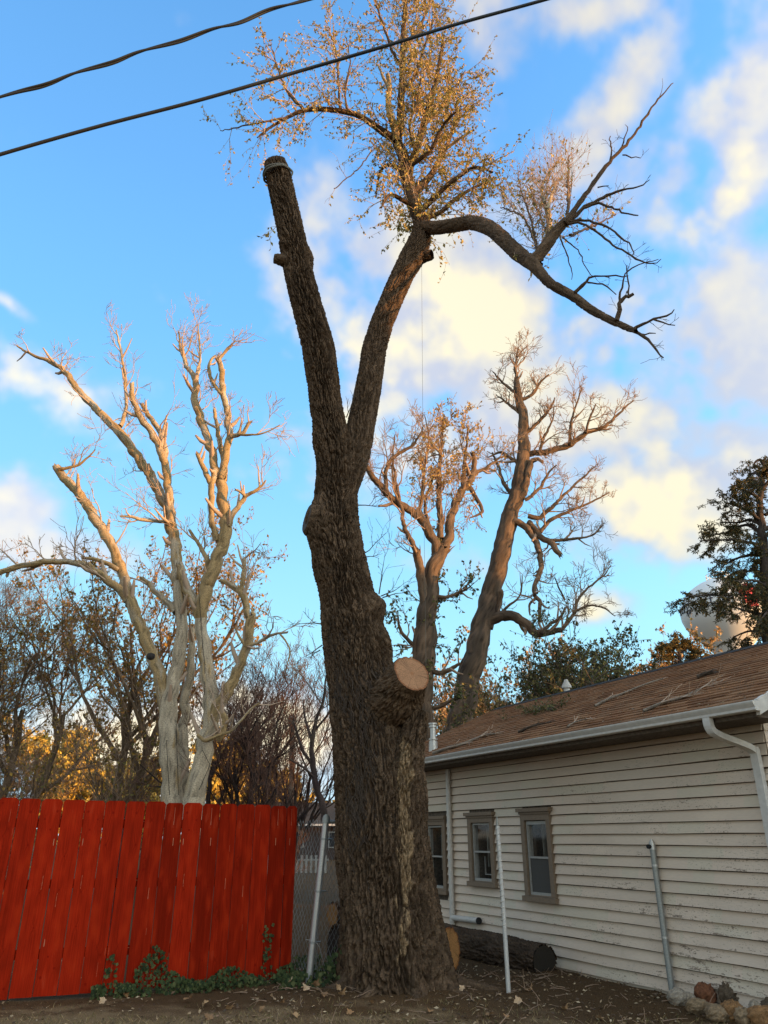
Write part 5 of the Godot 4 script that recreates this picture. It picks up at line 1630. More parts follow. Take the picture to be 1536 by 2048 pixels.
func make_back_trees() -> void:
	var bark1 := Color(0.26, 0.165, 0.10)
	var bark2 := Color(0.13, 0.09, 0.06)
	var gold := [Color(0.58, 0.36, 0.10), Color(0.5, 0.31, 0.08), Color(0.4, 0.29, 0.08), Color(0.62, 0.38, 0.15)]
	var green := [Color(0.07, 0.085, 0.03), Color(0.10, 0.105, 0.035), Color(0.055, 0.065, 0.028), Color(0.15, 0.13, 0.045)]
	var tw := {"length": 1.3, "r": 0.026, "level": 2, "kids": 5, "rise": 0.10, "thin": 0.0065, "wander": 0.44, "up": 0.35, "open": 1.1, "from": 0.05}
	# the one that stands just right of the great trunk
	var gl := tw.duplicate()
	gl.merge({"leaves": 0.42, "leaf": 0.09, "colors": gold, "leaf_level": 1}, true)
	var gr := {"leaves": 2.6, "leaf": 0.11, "colors": green, "leaf_level": 1, "length": 1.1, "level": 1, "from": 0.0}
	var no := {"leaves": 0.0}
	var dense := {"leaves": 1.1}
	var A := [
		["trunk", [838, 1600, 26, 840, 1500, 25, 843, 1400, 24, 848, 1330, 23, 850, 1280, 22, 853, 1240, 19, 858, 1195, 17, 865, 1150, 15, 876, 1112, 14.5, 886, 1095, 13], 22.0, 22.0, 2.4, gr],
		["limb", [850, 1225, 10, 848, 1190, 10, 840, 1150, 9, 836, 1110, 8.5, 834, 1098, 7], 22.0, 21.6, 0.6, no],
		["limb", [836, 1110, 6, 826, 1085, 5.5, 817, 1071, 5, 808, 1050, 4.5, 802, 1020, 3.5, 790, 980, 2.5, 782, 930, 1.5], 21.6, 21.2, 1.6, no],
		["limb", [876, 1118, 10, 868, 1085, 9.5, 852, 1055, 9, 835, 1030, 8.5, 815, 1017, 7.5, 795, 1005, 7, 775, 988, 6.5, 758, 969, 6, 740, 946, 5.5, 722, 922, 5], 22.0, 21.0, 1.0, no],
		["limb", [890, 1100, 10, 898, 1070, 9, 903, 1035, 8.5, 912, 1005, 8, 922, 985, 7.5, 936, 965, 7, 945, 950, 6, 949, 925, 5, 944, 905, 4], 22.0, 22.4, 1.2],
		["limb", [944, 955, 4.5, 958, 942, 4, 972, 936, 3.5, 990, 922, 2.5, 1012, 910, 1.5], 22.4, 22.6, 1.8],
		["limb", [882, 1080, 7, 880, 1020, 6, 878, 960, 5, 880, 910, 4, 884, 870, 2.5, 888, 830, 1.5], 22.0, 22.2, 2.4, dense],
		["limb", [926, 985, 5, 928, 950, 4, 930, 915, 3, 934, 880, 2, 936, 850, 1], 22.3, 22.0, 2.4, dense],
		["limb", [775, 990, 4.5, 772, 955, 4.2, 776, 930, 4, 795, 908, 3.5, 820, 895, 3, 835, 878, 2.2, 848, 850, 1.2], 21.2, 21.0, 2.0, no],
		["limb", [800, 1008, 3.5, 792, 960, 3, 785, 920, 2, 790, 870, 1.2], 21.3, 21.7, 1.6, no],
		["limb", [836, 1030, 4, 845, 980, 3.5, 850, 930, 2.5, 858, 880, 1.5, 850, 830, 1], 21.7, 21.6, 2.0],
		["limb", [860, 1060, 4, 850, 1005, 3, 865, 960, 2.5, 872, 930, 1.5], 21.9, 22.4, 2.0, dense],
		["limb", [938, 975, 5, 948, 990, 4.5, 958, 1005, 4, 965, 1020, 3.5, 955, 1030, 2.5, 940, 1035, 1.5], 22.4, 22.2, 1.6, {"rise": -0.12, "leaves": 0.2}],
		["limb", [860, 1185, 5, 890, 1195, 4, 915, 1185, 3, 935, 1180, 1.6], 22.0, 21.7, 3.4, gr],
		["limb", [852, 1335, 6, 880, 1345, 5, 905, 1335, 4, 925, 1325, 2], 22.0, 21.5, 3.4, gr],
		["limb", [846, 1300, 5, 815, 1280, 4, 800, 1255, 3, 795, 1230, 1.5], 22.0, 21.5, 2.6, gr],
		["limb", [846, 1420, 5, 880, 1412, 4, 905, 1400, 3, 925, 1395, 1.5], 22.0, 21.6, 3.0, gr]]
	drawn_tree("cottonwood_tree", "half-bare tree with orange-leaved top just right of the huge trunk", "tree", Vector3(1.1, 0, -22), A, bark1, bark2, [0.5, 0.4], gl, M.twig_mid, M.leaf, 500, 1.35, 0.65, 0.3)
	# the leaning bare one
	var B := [
		["trunk", [905, 1560, 26, 912, 1480, 25, 924, 1420, 24, 940, 1350, 23, 952, 1300, 22, 963, 1260, 21, 978, 1205, 19.5, 990, 1155, 18.5, 1002, 1105, 17.5, 1012, 1060, 17, 1024, 1020, 15, 1031, 990, 13.5, 1040, 945, 12.5, 1047, 905, 12, 1049, 860, 10.5, 1045, 830, 9, 1038, 800, 8, 1034, 780, 7, 1032, 758, 5], 24.0, 24.0, 0.0],
		["limb", [1022, 1060, 9, 1030, 1020, 9, 1046, 985, 8, 1056, 950, 7, 1062, 925, 5.5, 1074, 918, 4, 1086, 925, 3], 24.0, 23.6, 0.8],
		["limb", [1034, 765, 4, 1030, 735, 3, 1034, 715, 2, 1036, 695, 1], 24.0, 24.0, 5.0],
		["limb", [1046, 910, 6.5, 1065, 908, 6, 1090, 903, 6, 1115, 898, 6, 1135, 892, 5.5, 1155, 880, 5, 1172, 866, 4.5, 1203, 856, 4, 1222, 842, 3, 1245, 820, 2, 1268, 800, 1], 24.0, 23.4, 2.2],
		["limb", [1010, 1062, 8, 1020, 1050, 7.5, 1034, 1044, 7, 1051, 1055, 6.5, 1064, 1072, 6, 1075, 1092, 6, 1082, 1120, 5.5, 1079, 1145, 5, 1071, 1168, 4.5, 1070, 1192, 4], 24.0, 23.2, 0.5],
		["limb", [1070, 1190, 4, 1080, 1205, 4, 1080, 1225, 3.5, 1078, 1248, 2.5], 23.2, 23.1, 1.2],
		["limb", [1071, 1195, 3, 1060, 1210, 2.4, 1060, 1230, 1.4], 23.2, 23.1, 1.4],
		["limb", [1056, 1045, 6.5, 1070, 1062, 6.5, 1082, 1074, 6, 1094, 1082, 6, 1108, 1092, 6, 1122, 1112, 5], 23.8, 23.2, 1.4],
		["limb", [1056, 1032, 5, 1078, 1036, 4.5, 1095, 1022, 4, 1110, 1010, 3.6, 1128, 990, 3, 1142, 976, 2.6, 1165, 955, 2, 1192, 932, 1], 23.8, 23.6, 2.4],
		["limb", [1080, 1065, 4, 1100, 1040, 4, 1121, 1030, 3.4, 1145, 1020, 2.8, 1170, 1010, 2.2, 1195, 998, 1.6, 1218, 985, 0.9], 23.6, 23.3, 2.4],
		["limb", [1095, 1082, 4, 1125, 1080, 3.2, 1150, 1078, 2.6, 1185, 1070, 1.8, 1205, 1050, 1], 23.4, 23.1, 2.4],
		["limb", [975, 1255, 11, 984, 1240, 10, 998, 1232, 10, 1015, 1231, 10, 1031, 1234, 9.5, 1045, 1243, 9, 1058, 1254, 8.5, 1072, 1264, 8, 1086, 1267, 7, 1105, 1263, 5.5, 1127, 1261, 5], 24.0, 23.0, 0.4],
		["limb", [1118, 1262, 4, 1135, 1245, 3.6, 1149, 1223, 3.2, 1156, 1200, 3, 1172, 1180, 2.2, 1190, 1165, 2, 1210, 1148, 1.4, 1222, 1130, 0.8], 23.0, 22.8, 3.0],
		["limb", [1148, 1225, 2.6, 1175, 1212, 2, 1205, 1215, 1.6, 1230, 1232, 0.8], 22.9, 22.6, 2.6, {"rise": -0.05}],
		["limb", [1085, 1266, 4, 1100, 1248, 3.4, 1120, 1235, 2.6, 1130, 1215, 1.6], 23.0, 22.9, 2.4],
		["limb", [1130, 1200, 2.2, 1120, 1180, 1.8, 1110, 1155, 1], 22.9, 22.8, 2.2],
		["limb", [982, 1240, 6, 993, 1225, 5.5, 1000, 1205, 5, 1002, 1182, 5], 24.0, 23.7, 0.4],
		["limb", [1032, 995, 5, 1008, 965, 3.6, 996, 930, 2.8, 985, 905, 1.4], 24.0, 24.4, 2.0],
		["limb", [1042, 930, 4.5, 1020, 915, 3.4, 1000, 905, 2.4, 975, 915, 1.2], 24.0, 24.4, 2.4],
		["limb", [1040, 800, 4.5, 1062, 790, 3.2, 1080, 765, 2.2, 1098, 748, 1.2], 24.0, 23.6, 3.6],
		["limb", [1042, 790, 4, 1020, 778, 3, 1000, 760, 2, 985, 742, 1], 24.0, 24.4, 3.6],
		["limb", [1046, 830, 4.5, 1026, 815, 3.2, 1008, 800, 2, 992, 790, 1], 24.0, 24.4, 3.2],
		["limb", [1050, 870, 4, 1080, 840, 3.2, 1098, 820, 2.4, 1110, 795, 1.2], 24.0, 23.4, 2.8],
		["limb", [1080, 905, 3.4, 1090, 870, 2.6, 1105, 840, 1.6, 1108, 815, 1], 23.8, 23.5, 2.4],
		["limb", [1140, 890, 3.4, 1142, 850, 2.6, 1150, 815, 2, 1165, 775, 1], 23.6, 23.4, 2.8],
		["limb", [1172, 866, 3, 1180, 835, 2.2, 1192, 808, 1.2], 23.5, 23.2, 2.4],
		["limb", [1050, 1000, 4, 1080, 975, 3.2, 1095, 950, 2.2, 1112, 930, 1.2], 23.8, 23.4, 2.4],
		["limb", [985, 1240, 3, 1020, 1210, 2.4, 1040, 1190, 1.8, 1045, 1150, 1], 23.9, 23.5, 2.0]]
	var tb := tw.duplicate()
	tb.merge({"length": 1.1, "r": 0.032}, true)
	drawn_tree("cottonwood_tree", "bare leaning tree with a long drooping limb behind the house roof", "tree", Vector3(2.3, 0, -24), B, bark1, bark2, [0.5, 0.4], tb, M.twig_mid, M.leaf, 600, 1.2, 0.65, 0.35)

# a free-growing tree or bush: recursive limbs into one mesh each, twigs and leaves together
func grown_tree(called: String, label: String, category: String, base: Vector3, o: Dictionary, seed_: int, group := "") -> Node3D:
	rng.seed = seed_
	var t := thing(called, label, category, base, group)
	var twigs := Buf.new()
	var lv := Leaves.new()
	var stems: int = o.get("stems", 1)
	for k in stems:
		var d: Vector3 = (Vector3(rng.randf_range(-1, 1), 0, rng.randf_range(-1, 1)) * o.get("lean", 0.15) + o.get("heading", Vector3.ZERO) + Vector3.UP).normalized()
		var start: Vector3 = base + Vector3(rng.randf_range(-1, 1), -0.1, rng.randf_range(-1, 1)) * o.get("spread", 0.0)
		start.y = -0.1
		grow(t, "trunk", twigs, lv, start, d, o["height"] * rng.randf_range(0.5, 0.7), o["radius"] * rng.randf_range(0.7, 1.1), o.get("depth", 2), o)
	obj("twigs", twigs.mesh(), o["twig_mat"], t).set_meta("kind", "stuff")
	if lv.count:
		scatter("leaves", lv, leaf_mesh(o.get("leaf_wide", 0.65)), M.leaf, t)
	return t

func grow(t: Node3D, called: String, twigs: Buf, lv: Leaves, p: Vector3, d: Vector3, length: float, r: float, depth: int, o: Dictionary) -> void:
	var pts := PackedVector3Array([p])
	var rad := PackedFloat32Array([r])
	var q := p
	var dd := d
	var n := 5
	for a in n:
		dd = (dd + Vector3(rng.randf_range(-1, 1), rng.randf_range(-0.6, 1), rng.randf_range(-1, 1)) * o.get("wander2", 0.2) + Vector3(0, o.get("lift", 0.08), 0)).normalized()
		q += dd * length / n
		pts.append(q)
		rad.append(lerpf(r, r * 0.42, (a + 1.0) / n))
	var c: Color = o["bark"]
	obj(called, rough_limb([pts, rad], clampi(int(r * 160.0), 6, 18), clampf(length / 12.0, 0.08, 0.4), c, c * 0.7, 0.5, rng.randi() % 10000), M.limb, t)
	var sp: Dictionary = o["twigs"]
	clothe(twigs, lv, [pts, rad], o["many"] * (0.35 if called == "trunk" else 1.0), sp)
	if depth > 0:
		for a in o.get("kids", 4):
			var f := rng.randf_range(o.get("first", 0.35), 1.0)
			var j := clampi(int(f * n), 0, n - 1)
			var bd := away((pts[j + 1] - pts[j]).normalized(), rng.randf_range(0.35, 0.95) * o.get("open", 1.0), rng.randf() * TAU)
			grow(t, "limb", twigs, lv, pts[j].lerp(pts[j + 1], f * n - j), bd, length * rng.randf_range(0.45, 0.8), r * 0.55 * (1.15 - 0.55 * f), depth - 1, o)

func make_thickets() -> void:
	var gold := [Color(0.42, 0.25, 0.06), Color(0.36, 0.22, 0.05), Color(0.24, 0.17, 0.05), Color(0.16, 0.13, 0.05), Color(0.46, 0.22, 0.07)]
	var olive := [Color(0.18, 0.155, 0.05), Color(0.13, 0.12, 0.045), Color(0.25, 0.19, 0.06), Color(0.34, 0.22, 0.06)]
	var bk := Color(0.28, 0.185, 0.11)
	var twl := {"length": 1.3, "r": 0.012, "level": 2, "kids": 4, "rise": 0.1, "thin": 0.0045, "up": 0.4, "leaves": 0.7, "leaf": 0.10, "colors": gold, "leaf_level": 1}
	var bare := twl.duplicate()
	bare.merge({"leaves": 0.0, "kids": 5, "length": 1.5}, true)
	var leafy := twl.duplicate()
	leafy.merge({"leaves": 0.5, "colors": olive + gold, "length": 1.1, "level": 1, "kids": 5}, true)
	grown_tree("thicket_tree", "brown bare tree at the left edge with a haze of fine twigs", "tree", Vector3(-13.8, 0, -23.8), {"height": 8.0, "radius": 0.13, "stems": 2, "spread": 0.5, "lean": 0.28, "depth": 2, "kids": 5, "bark": bk, "many": 1.8, "twigs": bare, "twig_mat": M.twig_mid}, 701)
	grown_tree("thicket_tree", "golden-leaved slender tree behind the left part of the fence", "tree", Vector3(-10.4, 0, -22.2), {"height": 8.4, "radius": 0.15, "stems": 2, "spread": 0.6, "lean": 0.25, "depth": 2, "kids": 5, "bark": bk, "many": 1.6, "twigs": twl, "twig_mat": M.twig_mid}, 712)
	grown_tree("thicket_tree", "leafy yellow tree just left of the pale dead trunks", "tree", Vector3(-7.4, 0, -21), {"height": 8.6, "radius": 0.15, "stems": 2, "spread": 0.5, "lean": 0.26, "depth": 2, "kids": 5, "bark": bk, "many": 1.7, "twigs": twl, "twig_mat": M.twig_mid}, 723)
	grown_tree("thicket_bush", "dense olive bush filling the space above the left end of the fence", "bush", Vector3(-9.8, 0, -21.6), {"height": 4.2, "radius": 0.05, "stems": 4, "spread": 1.2, "lean": 0.4, "depth": 2, "kids": 5, "first": 0.15, "bark": bk, "many": 1.25, "twigs": leafy, "twig_mat": M.twig_mid}, 734)
	grown_tree("thicket_bush", "shadowy olive bush directly left of the pale dead trunks", "bush", Vector3(-6.7, 0, -20.6), {"height": 4.8, "radius": 0.05, "stems": 4, "spread": 1.0, "lean": 0.4, "depth": 2, "kids": 5, "first": 0.15, "bark": bk, "many": 1.25, "twigs": leafy, "twig_mat": M.twig_mid}, 745)
	grown_tree("thicket_bush", "tangled brown brush at the far left behind the fence", "bush", Vector3(-12.6, 0, -23), {"height": 5.0, "radius": 0.05, "stems": 5, "spread": 1.3, "lean": 0.45, "depth": 2, "kids": 5, "first": 0.15, "bark": bk, "many": 1.1, "twigs": bare, "twig_mat": M.twig_mid}, 756)
	var dk := Color(0.075, 0.05, 0.042)
	var red := bare.duplicate()
	red.merge({"length": 1.0, "thin": 0.004, "kids": 4, "rise": 0.18}, true)
	grown_tree("bare_shrub", "dark leafless shrub between the dead tree and the huge trunk", "shrub", Vector3(-3.2, 0, -18), {"height": 5.6, "radius": 0.09, "stems": 4, "spread": 0.35, "lean": 0.35, "depth": 2, "kids": 5, "first": 0.2, "bark": dk, "many": 2.4, "twigs": red, "twig_mat": M.twig_red}, 767)
	grown_tree("bare_shrub", "smaller leafless shrub close beside the pale dead trunks", "shrub", Vector3(-2.35, 0, -20), {"height": 5.0, "radius": 0.07, "stems": 4, "spread": 0.3, "lean": 0.35, "depth": 2, "kids": 4, "first": 0.2, "bark": dk, "many": 2.2, "twigs": red, "twig_mat": M.twig_red}, 778)
	# slim young tree against the great trunk
	var slim := [
		["trunk", [652, 1645, 7, 645, 1610, 6.5, 632, 1560, 6, 624, 1525, 5.5, 626, 1480, 4.5, 634, 1440, 3.5, 648, 1400, 2.5, 652, 1350, 1.5], 12.5, 12.5, 3.0],
		["limb", [625, 1530, 3.5, 605, 1500, 3, 595, 1470, 2.5, 585, 1440, 1.5], 12.5, 12.4, 4.0],
		["limb", [626, 1485, 3, 612, 1445, 2.2, 606, 1400, 1.2], 12.5, 12.7, 4.0],
		["limb", [630, 1460, 2.5, 655, 1430, 2, 665, 1400, 1], 12.5, 12.3, 4.0],
		["limb", [634, 1560, 3, 608, 1535, 2.2, 580, 1520, 1.2], 12.5, 12.3, 4.0]]
	drawn_tree("young_tree", "slim bare young tree between red fence and huge trunk", "tree", Vector3(-0.95, 0, -12.5), slim, dk, dk * 1.4, [0.5, 0.5], {"length": 0.7, "r": 0.007, "level": 1, "kids": 4, "rise": 0.1, "thin": 0.0025, "up": 0.35}, M.twig_dark, M.leaf, 780)
	# the dark evergreen shrubbery behind the roof
	var dkgreen := [Color(0.075, 0.08, 0.03), Color(0.10, 0.095, 0.035), Color(0.06, 0.065, 0.026), Color(0.19, 0.15, 0.05)]
	var shr := {"length": 1.0, "r": 0.012, "level": 1, "kids": 5, "rise": 0.05, "thin": 0.005, "up": 0.3, "leaves": 2.4, "leaf": 0.085, "colors": dkgreen, "leaf_level": 1}
	grown_tree("leafy_shrub", "dark green tall shrub rising behind the house roof", "shrub", Vector3(4.6, 0, -19), {"height": 5.6, "radius": 0.10, "stems": 6, "spread": 0.7, "lean": 0.26, "depth": 2, "kids": 5, "first": 0.3, "bark": bk, "many": 3.4, "twigs": shr, "twig_mat": M.twig_dark}, 801)
	grown_tree("leafy_shrub", "dark green shrub at the foot of the leaning bare tree", "shrub", Vector3(3.1, 0, -18.6), {"height": 3.9, "radius": 0.08, "stems": 5, "spread": 0.7, "lean": 0.35, "depth": 2, "kids": 5, "first": 0.3, "bark": bk, "many": 3.2, "twigs": shr, "twig_mat": M.twig_dark}, 812)
	var orange := [Color(0.56, 0.29, 0.11), Color(0.6, 0.34, 0.15), Color(0.5, 0.28, 0.12), Color(0.56, 0.38, 0.18)]
	var org := shr.duplicate()
	org.merge({"colors": orange + [Color(0.2, 0.17, 0.06), Color(0.26, 0.2, 0.07)], "leaves": 2.2, "leaf": 0.16, "length": 1.5}, true)
	grown_tree("autumn_tree", "orange autumn tree peeping out behind the dark shrub on the roofline", "tree", Vector3(9.5, 0, -37), {"height": 10.6, "radius": 0.16, "stems": 2, "spread": 0.6, "lean": 0.25, "depth": 2, "kids": 6, "bark": bk, "many": 2.4, "twigs": org, "twig_mat": M.twig_mid}, 823)
	grown_tree("autumn_tree", "pale orange tree low behind the foot of the leaning bare tree", "tree", Vector3(5.2, 0, -38), {"height": 8.8, "radius": 0.14, "stems": 3, "spread": 1.2, "lean": 0.3, "depth": 2, "kids": 6, "bark": bk, "many": 2.2, "twigs": org, "twig_mat": M.twig_mid}, 834)
	# long arching sprays with paired leaflets above the roofline
	var fr := Buf.new()
	var fl := Leaves.new()
	rng.seed = 840
	for s in [[1165, 1372, 1190, 1318, 1215, 1300, 1232, 1305], [1172, 1374, 1200, 1340, 1235, 1315, 1258, 1318], [1160, 1370, 1168, 1320, 1178, 1292, 1190, 1285], [1170, 1374, 1205, 1350, 1232, 1338, 1250, 1345]]:
		var line := limb_line([s[0], s[1], 1.4, s[2], s[3], 1.2, s[4], s[5], 1.0, s[6], s[7], 0.6], 17.5, 17.0)
		var sm := smooth(line[0], line[1], 0.07)
		fr.tube(sm[0], sm[1], 5)
		var pts: PackedVector3Array = sm[0]
		for k in range(3, pts.size()):
			for side in [-1.0, 1.0]:
				var tdir := (pts[k] - pts[k - 1]).normalized()
				var out: Vector3 = (tdir * 0.5 + tdir.cross(Vector3(0, 0, 1)) * side).normalized()
				var c: Color = dkgreen[rng.randi() % 4]
				fl.put(pts[k], out.cross(Vector3(0.2, 0.3, 1)).normalized() * 0.09, out * 0.11, Vector3(0.2, 0.3, 1).normalized() * 0.09, c * 1.3)
	var fz := thing("arching_sprays", "thin arching leafy sprays over the roof ridge beside the dark shrub", "plant", at(1165, 1372, 17.5))
	obj("stem", fr.mesh(), M.twig_dark, fz)
	scatter("leaflets", fl, leaf_mesh(0.5), M.leaf, fz)

# layered conifer with feathery sprays
func make_cedars() -> void:
	var needle := [Color(0.07, 0.072, 0.032), Color(0.09, 0.085, 0.035), Color(0.05, 0.055, 0.027), Color(0.16, 0.115, 0.04), Color(0.24, 0.15, 0.05)]
	var L := [
		["trunk", [1545, 1500, 17, 1540, 1400, 16, 1538, 1300, 14, 1534, 1200, 12, 1530, 1120, 10, 1524, 1060, 8, 1520, 1010, 6, 1526, 950, 3, 1528, 915, 1.5], 22.0, 22.0, 0.6]]
	for b in [[1522, 1065, 1490, 1050, 1455, 1065, 1420, 1070], [1522, 1040, 1495, 1020, 1468, 1010, 1450, 1005], [1520, 1000, 1500, 985, 1478, 975, 1462, 968], [1527, 1090, 1495, 1085, 1455, 1080, 1400, 1082], [1534, 1150, 1510, 1140, 1490, 1145, 1470, 1160],
		[1536, 1200, 1500, 1190, 1450, 1190, 1375, 1192], [1537, 1230, 1505, 1225, 1470, 1215, 1420, 1205], [1540, 1270, 1515, 1262, 1490, 1265, 1465, 1275], [1524, 980, 1538, 960, 1550, 950, 1560, 960], [1530, 1030, 1550, 1020, 1570, 1030, 1590, 1050], [1534, 1130, 1555, 1120, 1580, 1130, 1600, 1150], [1538, 1250, 1560, 1240, 1585, 1250, 1600, 1270],
		[1530, 1110, 1500, 1110, 1470, 1118, 1440, 1135], [1524, 1050, 1500, 1040, 1480, 1045, 1440, 1045], [1538, 1180, 1520, 1165, 1500, 1160, 1480, 1165],
		[1526, 960, 1512, 945, 1500, 950, 1490, 962], [1528, 930, 1518, 920, 1510, 925, 1504, 938], [1527, 975, 1515, 968, 1502, 985, 1492, 1000], [1526, 945, 1540, 935, 1552, 940, 1560, 950], [1534, 1140, 1522, 1120, 1512, 1125, 1500, 1140], [1536, 1215, 1545, 1200, 1530, 1230, 1515, 1245], [1530, 1060, 1540, 1050, 1530, 1080, 1520, 1095]]:
		L.append(["limb", [b[0], b[1], 4, b[2], b[3], 3, b[4], b[5], 2, b[6], b[7], 1], 22.0, 22.0 + 1.6 * sin(float(b[7]) * 0.7), 6.5])
	var tw := {"length": 0.75, "r": 0.012, "level": 1, "kids": 5, "rise": -0.12, "thin": 0.006, "up": -0.05, "leaves": 9.0, "leaf": 0.11, "colors": needle, "leaf_level": 1, "hang": 0.5, "from": 0.05, "taper": 0.1}
	drawn_tree("cedar_tree", "dark feathery cedar at the right edge in front of the water tower", "tree", Vector3(11.9, 0, -22), L, Color(0.12, 0.085, 0.065), Color(0.09, 0.065, 0.05), [0.5, 0.5], tw, M.twig_dark, M.needle, 900, 1.0, 0.26)
	var small := [["trunk", [1362, 1400, 6, 1360, 1350, 5, 1358, 1310, 3, 1356, 1280, 1.5], 34.0, 34.0, 0.0]]
	for b in [[1360, 1330, 1335, 1318, 1318, 1322], [1358, 1312, 1340, 1300, 1325, 1303], [1360, 1335, 1385, 1318, 1408, 1312], [1358, 1310, 1378, 1295, 1395, 1300], [1357, 1298, 1345, 1285, 1335, 1290], [1360, 1345, 1325, 1345, 1300, 1348], [1362, 1340, 1400, 1330, 1425, 1312], [1357, 1300, 1368, 1285, 1378, 1288]]:
		small.append(["limb", [b[0], b[1], 2, b[2], b[3], 1.5, b[4], b[5], 1], 34.0, 34.0 + 1.2 * sin(float(b[5]) * 0.9), 7.0])
	var tw2 := tw.duplicate()
	tw2.merge({"length": 0.65, "leaf": 0.15, "colors": [Color(0.16, 0.11, 0.035), Color(0.22, 0.14, 0.04), Color(0.09, 0.075, 0.03)]}, true)
	drawn_tree("cedar_tree", "small golden-green conifer top showing over the roof ridge", "tree", Vector3(13.6, 0, -34), small, Color(0.12, 0.085, 0.065), Color(0.09, 0.065, 0.05), [0.5, 0.5], tw2, M.twig_dark, M.needle, 930, 1.0, 0.3)

# trees outside the picture to the right: they throw the evening shade over the yard
func shade_tree(called: String, label: String, base: Vector3, height: float, wide: float, seed_: int, low := 0.05) -> void:
	rng.seed = seed_
	var t := thing(called, label, "tree", base, "trees standing to the right of the yard")
	obj("trunk", rough_limb([PackedVector3Array([base, base + Vector3(0.1, height * 0.5, 0), base + Vector3(0, height * 0.92, 0.1)]), PackedFloat32Array([0.35, 0.22, 0.06])], 12, 0.6, Color(0.12, 0.09, 0.07), Color(0.09, 0.07, 0.05), 0.5, seed_), M.limb, t)
	var lv := Leaves.new()
	for k in int(height * wide * 170.0):
		var y := lerpf(low, 1.0, rng.randf())
		var r := wide * (0.55 + 0.45 * sin(PI * clampf(y * 0.9 + 0.1, 0.0, 1.0))) * sqrt(rng.randf()) * (1.0 if y < 0.8 else sqrt(maxf(0.0, (1.0 - y) / 0.2)))
		var g := rng.randf() * TAU
		var p := base + Vector3(cos(g) * r, y * height, sin(g) * r)
		var s := rng.randf_range(0.35, 0.7)
		var a := Vector3(rng.randf_range(-1, 1), rng.randf_range(-1, 1), rng.randf_range(-1, 1)).normalized()
		var b2 := a.cross(Vector3(rng.randf_range(-1, 1), rng.randf_range(-1, 1), rng.randf_range(-1, 1))).normalized()
		lv.put(p, b2 * s, a * s, a.cross(b2) * s, Color(0.06, 0.07, 0.03) * rng.randf_range(0.6, 1.3))
	scatter("crown", lv, leaf_mesh(0.8), M.needle, t)

const ORDER := ["first", "second", "third", "fourth", "fifth", "sixth", "seventh", "eighth", "ninth", "tenth", "eleventh", "twelfth", "thirteenth", "fourteenth", "fifteenth", "sixteenth", "seventeenth", "eighteenth", "nineteenth", "twentieth"]

func make_shade_trees() -> void:
	var sd := Vector3(sun_dir.x, 0, sun_dir.z).normalized()
	var pd := Vector3(-sd.z, 0, sd.x)
	var k := 0
	for p in [2.0, -1.5, -4.6, -7.4, -10.2, -13.0, -19.2, -21.4, -24.0, -27.0, -30.0, -33.0, -36.5, -40.0, -44.0, -48.0, -52.0, -56.0]:
		var h: float = 11.3
		if p < -20.0:
			h = 12.0 + (p + 20.0) * -0.35
		if p < -28.0:
			h = 7.5
		shade_tree("hedgerow_tree", "dense dark tree in the row right of the house, %s from its near end" % ORDER[k], sd * 27.0 + pd * p, h, 2.3 if p > -36.0 else 2.9, 1000 + k)
		k += 1
	shade_tree("poplar_tree", "tall narrow dark tree standing alone right of the yard", sd * 14.0 + pd * -6.1, 15.5, 1.15, 1050, 0.3)

